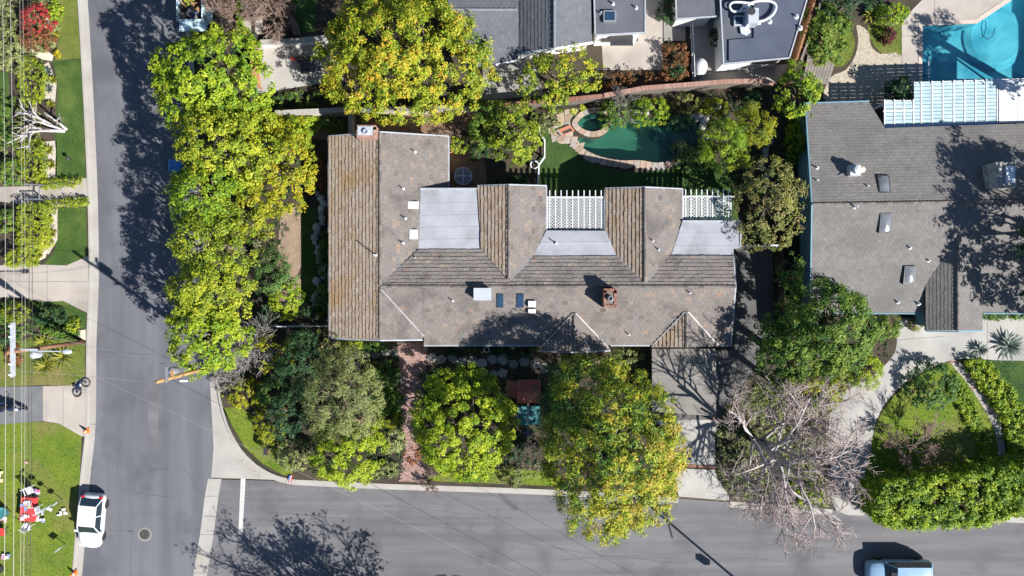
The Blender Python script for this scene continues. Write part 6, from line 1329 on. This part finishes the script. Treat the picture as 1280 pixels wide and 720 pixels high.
# ================================================================ TREES AND PLANTS
# street trees on the left of the main plot
kw = dict(nl=30, size=.25, spread=.36, dens=2.7, lob=10, tint=(.2, .85))
tree('bushy yellow-green street tree at the top of the left row', 262, 98, 74, 66, 9.2, 'leaf_lime', seed=1, **{**kw, 'tint': (.05, .8), 'size': .28})
tree('yellow-green street tree second from the top of the row', 282, 178, 68, 58, 9.2, 'leaf_hedge', seed=2, **kw)
tree('golden leaved tree leaning from the left row towards the house', 345, 205, 50, 62, 7.0, 'leaf_yellow', seed=3, gaps=.08, nl=26, size=.23, spread=.33, dens=3.0, lob=9, tint=(.1, .8))
tree('yellow-green street tree third in the left row by the blue bin', 262, 245, 46, 48, 8.6, 'leaf_lime', seed=4, **{**kw, 'tint': (0, .6)})
tree('golden-tinged street tree in the middle of the left row', 300, 265, 50, 40, 7.4, 'leaf_yellow', seed=5, gaps=.05, nl=26, size=.23, spread=.33, dens=3.0, lob=9, tint=(.05, .65))
tree('dense yellow-green street tree fourth in the left row', 267, 305, 50, 46, 8.4, 'leaf_hedge', seed=6, **{**kw, 'tint': (.05, .7), 'size': .21})
tree('dense yellow-green street tree fifth in the left row', 262, 362, 52, 48, 8.4, 'leaf_hedge', seed=7, **kw)
tree('lime green street tree nearest the corner utility pole', 258, 420, 52, 46, 7.8, 'leaf_lime', seed=8, **kw)
bush('low green bush under the golden tree beside the patio corner', 358, 165, 30, 22, 3.2, 'leaf_lime', seed=9, size=.22, nl=22)
bush('bright yellow bush above the left wing of the house', 345, 152, 18, 12, 2.6, 'leaf_yellow', seed=10)
bush('green bush between block wall and brick-edged bed', 382, 152, 22, 12, 1.6, 'leaf_lime', seed=11)
bush('green bush against the block wall above the chimney', 418, 155, 20, 10, 1.6, 'leaf_green', seed=12)
hedge('trailing green plants along the lower edge of the top left patio', [(322,122),(352,118),(430,112),(438,128),(400,130),(355,138),(325,135)], .7, 'leaf_green', seed=13, name='plant_bed', cat='plants', dens=6, nl=12, size=.28, holes=.35, aspect=.35)
# side yard
hedge('pale tan ornamental grass beside the left row', [(318,302),(330,299),(340,305),(337,322),(324,328),(316,322)], .9, 'leaf_pale', seed=14, name='grass_clump', cat='plant', aspect=.12, size=.34, nl=16)
tree('grey-green feathery shrub tree beside the mulch', 340, 342, 24, 32, 2.6, 'leaf_fern', seed=15, name='shrub', cat='shrub', nl=22, size=.24, spread=.3, dens=4.5, aspect=.3)
bush('bright green shrub below the feathery one in the side yard', 352, 375, 24, 26, 2.2, 'leaf_lime', seed=16)
bush('dark bush in the angle of the side yard near the white rail fence', 335, 392, 18, 16, 1.8, 'leaf_dark', seed=17)
bush('dark green shrub against the left wall of the house', 402, 372, 10, 24, 1.6, 'leaf_green', seed=18)
bush('dark green shrub by the boulders higher up the left wall', 404, 320, 8, 34, 1.3, 'leaf_green', seed=19, tint=(.0,.6))
bush('rusty shaded shrub beside the top of the left wall', 400, 215, 12, 24, 1.4, 'leaf_rust', seed=20)
bush('dark green shrub above the mulch in the side yard', 385, 390, 16, 12, 1.2, 'leaf_dark', seed=21)
# corner garden
tree('yellow-leaved shrub with bare branches above the corner', 340, 440, 30, 30, 3.4, 'leaf_yellow', seed=22, nl=16, size=.2, spread=.26, dens=3.5, gaps=.35, name='shrub', cat='shrub')
bare_tree('leafless grey shrub among the yellow bushes', (318,432), [(-1.1,.5,1.7),(.8,.9,1.9),(1.5,-.2,1.5),(-.3,-.9,1.8),(.3,.2,2.2),(1.3,.8,1.4)], 'twig_grey', 'twig_grey', seed=2, levels=3, r0=.05, length=1.6, kids=4, name='bare_shrub', cat='shrub')
bare_tree('tangle of grey twigs beside the corner kerb', (292,462), [(-.7,.3,.9),(.5,.5,1.0),(.6,-.5,.8),(-.3,-.7,.9),(0,.1,1.2),(-.8,-.2,.7)], 'twig_grey', 'twig_grey', seed=3, levels=4, r0=.03, kids=4, name='bare_shrub', cat='shrub')
bush('yellow bush beside the tangle of grey twigs', 300, 492, 30, 20, 1.8, 'leaf_yellow', seed=23)
bush('medium green bush right of the yellow corner bush', 338, 492, 25, 20, 2.2, 'leaf_fern', seed=24)
bush('golden low hedge plant beside the mailbox', 336, 530, 22, 36, 1.6, 'leaf_yellow', seed=25, tint=(.05,.6))
bush('olive shrub at the lower end of the corner lawn', 366, 572, 22, 22, 1.8, 'leaf_olive', seed=26)
tree('dark green tree left of the feathery olive tree', 375, 455, 32, 42, 4.6, 'leaf_dark', seed=27, nl=24, size=.22, spread=.32, dens=3.6)
tree('brownish shaded tree close to the left wing of the house', 415, 430, 24, 24, 3.6, 'leaf_brownish', seed=28, nl=20, size=.2, spread=.28, dens=4, tint=(0,.5))
tree('feathery olive-green tree in the corner garden', 424, 498, 53, 58, 6.2, 'leaf_olive', seed=29, nl=34, size=.30, spread=.42, dens=2.9, aspect=.16, flat=.15, droop=.2, lob=11)
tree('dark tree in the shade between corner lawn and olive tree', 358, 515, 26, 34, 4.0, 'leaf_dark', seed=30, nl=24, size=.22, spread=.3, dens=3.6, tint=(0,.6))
tree('vivid yellow-green round tree overhanging the side street kerb', 429, 570, 47, 42, 5.0, 'leaf_lime', seed=31, nl=46, size=.19, spread=.33, dens=3.1, tint=(.3,.95))
bush('dark shrub left of the brick path near the house', 475, 472, 24, 22, 2.2, 'leaf_green', seed=32, tint=(0,.6))
bush('green shrub left of the middle of the brick path', 480, 505, 22, 20, 2.0, 'leaf_green', seed=33)
bush('yellowish shrub left of the brick path lower down', 484, 525, 18, 12, 1.6, 'leaf_yellow', seed=34, tint=(0,.45))
bush('round olive bush by the lower brick path', 490, 552, 18, 18, 1.7, 'leaf_olive', seed=35)
bush('low dusty green shrub at the kerb left of the brick path', 478, 588, 24, 12, 1.0, 'leaf_olive', seed=36, tint=(0,.6))
bush('yellow-green plant under the front eave of the left wing', 438, 432, 20, 8, 1.0, 'leaf_lime', seed=37); bush('dark plant under the front eave beside the brick path', 470, 434, 16, 8, 1.0, 'leaf_green', seed=38, tint=(0,.5))
hedge('red fallen leaves and shrub across the lower brick path', [(504,562),(514,556),(532,562),(534,578),(520,582),(505,578)], .3, 'leaf_rust', seed=39, name='red_shrub', cat='shrub', dens=5, nl=10, holes=.3, tint=(.5,1), bottom=0)
bare_tree('small bare bush at the kerb right of the brick path', (542,600), [(-.5,.2,.6),(.5,.3,.7),(.1,-.5,.6),(.6,-.3,.5),(-.4,-.3,.6)], 'twig_brown', 'twig_brown', seed=5, levels=3, r0=.02, name='bare_shrub', cat='shrub', shrink=.6)
# front trees
tree('vivid lime green tree right of the brick path', 580, 532, 66, 74, 7.0, 'leaf_lime', seed=40, nl=58, size=.21, spread=.36, dens=2.8, lob=11, tint=(.2,.95), flat=.2, base=(588,530))
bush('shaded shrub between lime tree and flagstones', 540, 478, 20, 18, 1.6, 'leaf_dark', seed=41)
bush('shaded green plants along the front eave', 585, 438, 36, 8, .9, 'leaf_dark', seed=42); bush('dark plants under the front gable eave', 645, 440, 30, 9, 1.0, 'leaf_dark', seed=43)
tree('large green and yellow tree overhanging the side street', 765, 565, 88, 114, 12.0, 'leaf_mix', seed=44, nl=38, size=.34, spread=.46, dens=2.5, lob=15, aspect=.28, tint=(.1,.8), tint_grad=(.16,-.06), flat=.15, base=(745,535), droop=.2)
tree('dark green conifer-like tree beside the playset', 700, 500, 30, 52, 6.6, 'leaf_dark', seed=45, nl=30, size=.3, spread=.36, dens=3.2, aspect=.2, tint=(.2,.9))
bush('olive bush below the front gable left of the carport', 780, 447, 26, 16, 2.2, 'leaf_olive', seed=46, tint=(0,.7)); bush('dark fern bush under the front gable', 725, 455, 30, 16, 1.8, 'leaf_green', seed=47, tint=(0,.6))
hedge('pale pink flowering plant below the front gable', [(735,458),(752,452),(768,457),(766,468),(745,472)], 1.6, 'leaf_pink', seed=48, name='flower_shrub', cat='shrub', dens=6, nl=12, holes=.25)
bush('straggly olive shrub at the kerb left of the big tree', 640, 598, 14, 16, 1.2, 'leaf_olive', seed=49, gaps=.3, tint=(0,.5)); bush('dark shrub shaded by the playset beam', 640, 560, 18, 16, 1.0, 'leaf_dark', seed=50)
hedge('dry grass tufts on the kerb strip left of the big tree', [(650,580),(690,572),(694,598),(650,596)], .3, 'leaf_pale', seed=51, name='grass_clump', cat='plants', dens=4, nl=10, aspect=.15, holes=.3, size=.25)
# trees along the back
tree('big spreading yellow-green tree with orange tips at the top', 502, 62, 112, 82, 8.2, 'leaf_autumn', seed=52, nl=36, size=.32, spread=.44, dens=2.4, lob=16, aspect=.38, tint=(.1,.66), flat=.2, gaps=.04, base=(506,90))
tree('loose yellow-green tree between slate house and pool', 702, 96, 54, 42, 5.6, 'leaf_autumn', seed=53, nl=22, size=.24, spread=.32, dens=3.0, gaps=.22, tint=(.05,.55))
tree('yellow-green tree beside the crooked white fence', 642, 165, 36, 40, 4.4, 'leaf_hedge', seed=54, nl=24, size=.25, spread=.32, dens=3.4, tint=(0,.55))
tree('dull green tree above the round table patio', 612, 155, 30, 34, 3.6, 'leaf_green', seed=55, nl=22, size=.22, spread=.3, dens=3.6)
bush('olive clipped bush left of the flagstone terrace', 686, 150, 16, 16, 1.6, 'leaf_olive', seed=56)
bush('glossy green plant by the red clay pot', 574, 180, 16, 12, .9, 'leaf_lime', seed=57); bush('dark clipped hedge plant behind the middle wing', 640, 226, 24, 8, 1.0, 'leaf_dark', seed=58); bush('dark bush at the top of the brown patio', 600, 185, 16, 16, 1.4, 'leaf_dark', seed=59)
bare_tree('dry brown brush heap behind the round table patio', (570,165), [(-.9,.3,.5),(.9,.2,.5),(.5,-.6,.5),(-.5,-.5,.4),(0,.6,.6)], 'twig_brown', 'twig_brown', seed=6, levels=3, r0=.03, name='brush_heap', cat='brush')
bush('arching grey-green shrub over the top edge of the pool', 812, 136, 30, 20, 2.2, 'leaf_lime', seed=60, aspect=.22, size=.28, tint=(0,.6)); bush('green shrub behind the spa pool', 770, 140, 24, 20, 2.0, 'leaf_green', seed=61)
bare_tree('silvery bare shrub behind the spa pool', (774,134), [(-.7,.3,.9),(.7,.3,1.0),(.2,-.7,.9),(-.4,-.4,1.0)], 'twig_grey', 'twig_grey', seed=7, levels=3, r0=.03, name='bare_shrub', cat='shrub')
bush('reddish-tipped shrub at the top right of the pool', 862, 128, 20, 14, 1.6, 'leaf_brownish', seed=62); bush('yellow shrub below the brick wall right of the pool', 895, 132, 20, 12, 1.5, 'leaf_yellow', seed=63, tint=(0,.5)); bush('dark shrub overhanging the top right of the pool', 850, 150, 22, 10, 1.6, 'leaf_dark', seed=64); bush('dark climbing shrub under the brick wall corner', 942, 125, 14, 14, 1.8, 'leaf_dark', seed=65)
tree('bright yellow-green palm-like tree right of the pool', 940, 155, 26, 28, 4.2, 'leaf_yellow', seed=66, nl=30, size=.34, spread=.36, dens=3.2, aspect=.16, tint=(0,.6)); tree('feathery yellow-green tree overhanging the right end of the pool', 910, 178, 34, 32, 4.6, 'leaf_lime', seed=67, nl=30, size=.34, spread=.38, dens=3.0, aspect=.16, tint=(0,.75))
bush('dark green shrub at the lower right of the pool', 872, 200, 26, 22, 2.0, 'leaf_green', seed=68, tint=(0,.6)); bush('pale grey-green shrub at the right tip of the pool', 852, 188, 12, 14, 1.2, 'leaf_olive', seed=69)
hedge('spreading dark ground ferns on the lawn right of the pool', [(870,210),(905,205),(925,225),(925,245),(895,240)], .4, 'leaf_fern', seed=70, name='fern_bed', cat='plants', dens=5, nl=12, holes=.3, aspect=.2, size=.3, tint=(0,.6))
tree('bronze and green tree at the right end of the pergola', 962, 255, 44, 58, 6.4, 'leaf_brownish', seed=71, nl=22, size=.2, spread=.32, dens=3.4, lob=11, gaps=.06)
tree('green leafy tree below the brown board fence', 1002, 118, 28, 36, 4.4, 'leaf_lime', seed=72, nl=24, size=.26, spread=.32, dens=3.2, tint=(0,.6)); bush('red-tipped shrub at the corner of the right neighbour roof', 998, 175, 12, 30, 2.6, 'leaf_lime', seed=73, tint=(0,.6))
hedge('rusty and green bushes along the yard between the top houses', [(832,56),(858,54),(860,100),(832,102)], 1.3, 'leaf_rust', seed=74, name='shrub_border', cat='shrubs', dens=6, nl=16, holes=.15); bush('dark green bush between the concrete yard and white pipe fence', 845, 90, 16, 12, 1.5, 'leaf_dark', seed=75)
hedge('brown shrub border at the foot of the concrete yard', [(752,92),(800,88),(830,92),(830,108),(760,114)], 1.0, 'leaf_rust', seed=76, name='shrub_border', cat='shrubs', dens=5, nl=14, holes=.25); bush('dark bush beside the wall of the flat-roofed house', 897, 44, 8, 14, 1.4, 'leaf_dark', seed=77); bush('dark tree edge between the two top houses', 838, 8, 14, 18, 2.2, 'leaf_dark', seed=78)
tree('green leafy bush mass right of the board fences', 1036, 40, 30, 42, 2.8, 'leaf_green', seed=79, name='shrub', cat='shrub', nl=24, size=.28, spread=.3, dens=4, tint=(.2,.95)); tree('dark tree at the top edge above the garden lawns', 1060, 2, 40, 20, 4.0, 'leaf_dark', seed=80, nl=22, size=.25, spread=.3, dens=3.4)
agave('large pale spiky plant above the curved lawn', 1090, 18, 16, .9, 'leaf_fan', seed=81, wid=.16); bush('yellow-green bush at the edge of the pool deck', 1118, 16, 22, 18, 1.8, 'leaf_lime', seed=82, tint=(0,.6)); bush('dark maroon shrub on the curved lawn', 1113, 42, 10, 11, 1.2, 'leaf_maroon', seed=83)
tree('dark tree standing in the slat shadow of the patio cover', 1128, 112, 22, 18, 2.6, 'leaf_dark', seed=84, name='shrub', cat='shrub', nl=22, size=.22, spread=.26, dens=4.5, tint=(0,.6))
bare_tree('bare brown shrub beside the walk at the top left', (288,22), [(-.8,.6,.9),(.6,.9,1.0),(.7,-.6,.9),(-.5,-.9,.8),(.1,.2,1.3)], 'twig_brown', 'twig_brown', seed=8, levels=4, r0=.04, name='bare_shrub', cat='shrub'); bare_tree('bare brown shrub left of the curved red wall', (345,26), [(-.9,.6,.9),(.6,.9,1.0),(.8,-.6,.9),(-.6,-.8,.8),(.1,.2,1.3),(-1,-.1,.7)], 'twig_brown', 'twig_brown', seed=9, levels=4, r0=.04, name='bare_shrub', cat='shrub')
hedge('thin green hedge beside the walk at the top left', [(293,-10),(299,-10),(303,44),(296,44)], .7, 'leaf_lime', seed=85, nl=14)
# drive side and right neighbour
tree('tall dark green shrub along the drive below the gate', 988, 350, 16, 34, 5.0, 'leaf_green', seed=86, name='shrub', cat='shrub', nl=22, size=.22, spread=.28, dens=4.2, tint=(.1,.8))
tree('dense dark green tree in front of the right neighbour', 1040, 412, 58, 58, 9.0, 'leaf_green', seed=87, nl=34, size=.24, spread=.40, dens=2.9, lob=13, tint=(.1,.95))
tree('dark green tree leaning over the shaded drive', 985, 438, 44, 48, 7.4, 'leaf_green', seed=88, nl=28, size=.24, spread=.36, dens=3.0, lob=10, tint=(0,.75))
tree('yellow-green tree between the bare tree and dense dark tree', 1000, 490, 52, 26, 6.6, 'leaf_mix', seed=89, nl=24, size=.24, spread=.33, dens=3.2, tint=(.15,.7), gaps=.1)
bush('feathery lime bush at the bend of the forecourt', 1082, 466, 32, 23, 2.4, 'leaf_lime', seed=90, aspect=.2, size=.3); bush('green bush under the eave left of the shingle wing', 1112, 410, 22, 18, 2.0, 'leaf_green', seed=91, tint=(.3,1)); bush('dry brown shrub beside the shingle wing', 1148, 404, 10, 10, 1.2, 'leaf_brownish', seed=92)
hedge('clipped green hedge under the eave right of the shingle wing', [(1232,364),(1330,364),(1330,396),(1240,398),(1231,392)], 1.0, 'leaf_green', seed=93, tint=(0,.7)); 
bare_tree('big leafless white-barked tree beside the drive apron', (944,551), [(-2.3,.7,6.6),(-1.1,1.9,7.0),(1.2,1.5,6.8),(2.2,.2,6.6),(1.8,-1.3,6.2),(.4,-1.9,6.4),(-1.3,-1.2,6.4),(.3,.3,7.4)], 'bark_pale', 'twig_pink', seed=14, levels=4, r0=.2, kids=4, extra=2, shrink=.52, up=.06, spreadang=.85, minr=.012, pale=1)
bush('yellow-green shrub beneath the bare white tree', 1010, 622, 36, 20, 1.2, 'leaf_lime', seed=94, tint=(0,.7), gaps=.2); hedge('rough dark grass and ivy under the bare white tree', [(896,540),(910,505),(950,480),(1000,500),(1034,520),(1036,600),(1040,632),(960,626),(915,620),(898,590)], .3, 'leaf_olive', seed=95, name='ground_cover', cat='plants', dens=8, nl=16, size=.17, holes=.08, stems=False, tint=(0,.6))
bare_tree('leafless brown-pink shrub on the island lawn', (1118,560), [(-1.0,.9,.9),(1.4,-.3,1.0),(.6,.6,1.2),(1.6,-.9,.9),(-.3,-.4,1.0),(2.0,-.4,1.0)], 'twig_pink', 'twig_brown', seed=10, levels=4, r0=.04, kids=4, name='bare_shrub', cat='shrub', shrink=.58)
bush('rounded green clipped bush on the island lawn', 1174, 484, 34, 32, 2.4, 'leaf_fern', seed=96, lob=9, tint=(0,.75), dens=5); hedge('low bright hedge inside the curved walk', smooth_ring([(1194,472),(1203,480),(1218,505),(1232,535),(1237,570),(1230,576),(1222,550),(1208,525),(1196,500),(1187,484)], 2), .5, 'leaf_lime', seed=97, tint=(0,.7))
hedge('clipped yellow-green hedge outside the curved walk', smooth_ring([(1211,455),(1232,451),(1245,462),(1266,488),(1288,516),(1300,545),(1300,575),(1269,570),(1261,535),(1246,505),(1227,478)], 2), 1.0, 'leaf_lime', seed=98, tint=(.05,.75))
agave('big blue-grey spiky agave on the forecourt edge', 1262, 432, 26, .8, 'leaf_blue', seed=99, wid=.2, n=30); agave('blue-grey spiky agave beside the larger one', 1225, 437, 15, .6, 'leaf_blue', seed=100, wid=.16, n=22)
hedge('big clipped yellow-green hedge along the lower right street', smooth_ring([(1098,614),(1130,601),(1200,597),(1250,588),(1320,580),(1320,635),(1262,646),(1235,656),(1180,660),(1130,660),(1100,650)], 2), 3.1, 'leaf_lime', seed=101, dens=7, nl=26, size=.22, spread=.3, rough=.06, wave=.06, wl=1.4, tint=(0,.72), holes=.10)
lawn('kerb_grass', [(1240,628),(1330,622),(1330,645),(1242,641)], .135, 'lawn_bright', 'strip of grass at the kerb below the big clipped hedge', 'grass_blade', 70, .1, seed=30)
# left block planting
bush('red-flowering shrub at the top left corner', 40, 22, 22, 22, 2.2, 'leaf_red', seed=110, tint=(.4,1)); bush('rusty orange and green shrub below the red one', 40, 48, 24, 14, 1.6, 'leaf_rust', seed=111, tint=(.2,1)); bush('olive shrub at the very edge of the top left', 10, 55, 18, 34, 1.8, 'leaf_olive', seed=112)
bush('green shrub right of the red-flowering one', 66, 10, 10, 14, 1.0, 'leaf_lime', seed=113)
for i, (px, py, lb) in enumerate(((68,18,'yellow-flowered plant highest on the dry verge'), (65,45,'yellow-flowered plant beside the smaller cream slab'), (71,65,'yellow-flowered plant right of the large cream slab'))): bush(lb, px, py, 6, 6, .5, 'leaf_flower', seed=114+i, lob=4)
hedge('spreading yellow-green groundcover above the white tree', smooth_ring([(26,72),(40,74),(52,80),(55,100),(50,122),(40,128),(26,125),(22,100)], 2), .7, 'leaf_hedge', seed=118, dens=13, size=.13, spread=.16, rough=.06, name='ground_cover', cat='plants', stems=False, tint=(.2,.8)); hedge('yellow-green groundcover strip above the front walk', smooth_ring([(24,178),(50,176),(53,200),(52,222),(30,224),(23,205)], 2), .8, 'leaf_hedge', seed=119, dens=13, size=.13, spread=.16, rough=.06, name='ground_cover', cat='plants', stems=False); hedge('olive groundcover behind the white tree at the left', [(20,128),(40,130),(50,150),(45,176),(20,176)], .5, 'leaf_olive', seed=120, dens=12, size=.13, spread=.16, name='ground_cover', cat='plants', stems=False)
for i, (px, py, r, lb) in enumerate(((60,90,9,'blue-grey rosette plant highest on the white gravel'), (67,100,8,'green-grey rosette beside the long verge lawn'), (62,112,8,'blue-grey rosette low on the white gravel'), (64,130,8,'pale rosette just above the white tree'), (62,188,9,'pale rosette at the top of the gravel strip'), (65,206,9,'pale rosette at the bottom of the gravel strip'), (60,275,9,'pale green rosette at the top of the bed by the crossed lawn'), (66,292,9,'pale green rosette low in the bed by the crossed lawn'), (50,318,8,'small green rosette on the cream edging'))):
    agave(lb, px, py, r, .45, ('leaf_blue', 'leaf_fan')[i % 2 if i < 4 else 1], seed=121+i, wid=.12, n=20)
hedge('low clipped yellow hedge above the front walk', [(50,229),(52,225),(98,222),(98,231),(52,235)], .7, 'leaf_hedge', seed=132, dens=12, nl=14, size=.14, spread=.16); hedge('low clipped yellow hedge below the front walk', [(51,251),(106,247),(108,256),(52,259)], .7, 'leaf_hedge', seed=133, dens=12, nl=14, size=.14, spread=.16)
hedge('large box-clipped yellow-green hedge below the front walk', [(22,258),(36,254),(54,256),(55,306),(38,310),(36,330),(4,332),(6,318),(20,310)], 1.5, 'leaf_hedge', seed=134, dens=14, nl=20, size=.12, spread=.15, rough=.03); bush('green bush at the left edge above the front walk', 8, 215, 18, 20, 1.8, 'leaf_green', seed=135, tint=(.2,.9)); bush('green bush at the left edge above the driveway', 4, 275, 12, 18, 1.4, 'leaf_green', seed=136, tint=(.3,1)); bush('dark green bush at the left edge near the white tree', 5, 150, 14, 40, 1.2, 'leaf_green', seed=137)
bare_tree('white-barked dead tree leaning over the groundcover on the left', (82,164), [(-1.9,.9,1.9),(-2.4,.1,2.0),(-1.2,1.3,1.6),(-1.6,-.6,1.7),(-.6,.5,1.3)], 'bark_pale', 'bark_pale', seed=12, levels=2, r0=.13, kids=3, up=.1, shrink=.55, minr=.025)
bush('dark green shrub below the concrete driveway on the left', 55, 395, 24, 14, 1.4, 'leaf_dark', seed=138); bush('olive and yellow shrub at the left edge below the driveway', 18, 390, 22, 16, 1.4, 'leaf_yellow', seed=139, tint=(0,.4)); bush('dark leafy shrub beside the wooden pole foot', 72, 412, 22, 10, 1.0, 'leaf_green', seed=140); bush('yellow-green plant by the small pointed lawn', 90, 408, 10, 10, .8, 'leaf_hedge', seed=141); bush('dark shrub at the left edge under the wires', 5, 420, 16, 12, 1.0, 'leaf_dark', seed=142); bush('rusty shrub beneath the pole cross-arms', 14, 445, 12, 16, .9, 'leaf_rust', seed=143)
agave('fan-leaved yellow-green plant right of the lamp arm', 78, 446, 22, .7, 'leaf_fan', seed=144, n=34, wid=.10); agave('fan-leaved yellow-green plant below the lamp arm', 56, 458, 20, .7, 'leaf_fan', seed=145, n=34, wid=.10); agave('fan-leaved yellow-green plant above the lamp arm', 55, 427, 18, .7, 'leaf_fan', seed=146, n=30, wid=.10)
lawn('edge_lawn', [(-10,90),(12,90),(14,172),(-10,172)], Z1, 'lawn_turf', 'narrow strip of green lawn at the left edge beside the white-barked tree', seed=40)
hedge('olive ground plants along the left edge above the front walk', [(-8,172),(22,172),(22,228),(-8,228)], .4, 'leaf_olive', seed=160, name='ground_cover', cat='plants', dens=9, stems=False, size=.14)
hedge('mixed green ground plants below the driveway at the left', [(-8,378),(50,380),(72,402),(98,414),(100,424),(-8,426)], .35, 'leaf_green', seed=161, name='ground_cover', cat='plants', dens=8, stems=False, size=.15)
hedge('green and rusty ground plants at the top left edge', [(-8,-8),(70,-8),(72,30),(66,60),(40,70),(-8,88)], .35, 'leaf_olive', seed=162, name='ground_cover', cat='plants', dens=8, stems=False, size=.15)
hedge('white-flecked ground plants on the gravel beside the crossed lawn', [(52,262),(70,262),(70,298),(58,312),(50,308)], .25, 'leaf_pale', seed=163, name='ground_cover', cat='plants', dens=4, stems=False, holes=.3, size=.13)
# trees outside the picture whose shadows fall into it
tree('tall leafy tree beyond the right edge shading the neighbour roof', 1400, 332, 100, 112, 12.5, 'leaf_dark', seed=150, nl=22, size=.38, spread=.5, dens=1.6, lob=12, gaps=.15, base=(1345,290))
bare_tree('sparse-leaved tree below the frame casting branch shadows on the street', (462,775), [(-2.0,.6,5.0),(1.4,.8,5.2),(.2,-.6,5.6),(-.6,1.8,4.6),(2.4,-.2,4.6)], 'bark', 'bark', seed=21, levels=4, r0=.16, kids=4, shrink=.56, up=.3, spreadang=.75, end_leaf=('leaf_dark', 3, .2, .2))
tree('leafy tree below the frame next to the sparse-leaved tree', 672, 905, 60, 50, 9, 'leaf_dark', seed=151, nl=22, size=.3, spread=.4, dens=2, base=(640,800))
tree('tall dark tree above the frame shading the top of the left street', 320, -75, 90, 70, 9.5, 'leaf_dark', seed=152, nl=22, size=.34, spread=.45, dens=2.0, base=(345,-10)) if False else None
tree('street tree above the frame shading the top of the left street', 236, -78, 104, 66, 11.5, 'leaf_hedge', seed=153, nl=24, size=.3, spread=.42, dens=2.2)
tree('tall tree beyond the top right corner shading the blue pool', 1400, 118, 42, 40, 10, 'leaf_dark', seed=154, nl=20, size=.34, spread=.45, dens=1.8, gaps=.2, base=(1345,140))

# low ivy and leaf cover between the shrubs
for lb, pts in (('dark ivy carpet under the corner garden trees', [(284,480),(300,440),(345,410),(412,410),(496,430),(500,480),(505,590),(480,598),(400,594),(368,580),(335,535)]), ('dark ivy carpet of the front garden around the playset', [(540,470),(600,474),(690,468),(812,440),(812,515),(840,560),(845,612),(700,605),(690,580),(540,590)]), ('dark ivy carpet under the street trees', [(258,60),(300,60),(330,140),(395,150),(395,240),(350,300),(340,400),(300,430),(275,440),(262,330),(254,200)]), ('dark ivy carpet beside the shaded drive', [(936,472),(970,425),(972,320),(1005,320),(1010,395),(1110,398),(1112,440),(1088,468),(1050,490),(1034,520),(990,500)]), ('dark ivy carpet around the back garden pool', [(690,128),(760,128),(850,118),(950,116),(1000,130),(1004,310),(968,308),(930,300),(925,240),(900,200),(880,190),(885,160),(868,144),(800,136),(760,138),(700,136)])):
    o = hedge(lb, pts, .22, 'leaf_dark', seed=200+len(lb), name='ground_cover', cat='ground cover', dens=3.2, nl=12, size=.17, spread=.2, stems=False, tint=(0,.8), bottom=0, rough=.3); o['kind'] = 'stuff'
# fallen leaves and grit gathered along the kerbs and on the flat roofs
rng = np.random.default_rng(77); Pl = []
for line, off, n in ((LK, -13, 120), (RK[9:], 10, 260), (RK2, 10, 90), (RK3, 10, 110)):
    q = smooth_ring(line, 6, False)
    for i in range(n):
        j = rng.integers(0, len(q)-1); t = rng.random(); o_ = off + rng.normal(0, 1.6) + (abs(rng.normal(0, 8)) if rng.random() < .3 else 0)*(1 if off > 0 else -1)
        a, b = np.array(q[j]), np.array(q[j+1]); d = (b-a)/(np.linalg.norm(b-a)+1e-6); p = a*(1-t)+b*t + np.array([-d[1], d[0]])*o_; Pl.append((*W(*p), .022))
for i in range(120): Pl.append((*W(*rng.normal((760,600), (70,50)).clip((660,500),(860,700))), .14 if False else .022))
C = np.array(Pl); V, F, T = leaf_quads(C, np.tile([0,0,1.0], (len(C),1)), 2, .05, np.full(len(C), .05), rng, .6, jit=.15, flat=2.5); V[:, 2] = .021 + (V[:, 2]-V[:, 2].min())*.25
lt = thing('leaf_litter', 'scattered dry leaves lying along the kerbs', 'leaves', kind='stuff'); add_leaves('leaves', lt, V, F, T, 'leaf_rust')
print('TRIS', sum(len(o.data.loops)-2*len(o.data.polygons) for o in bpy.data.objects if o.type == 'MESH'))
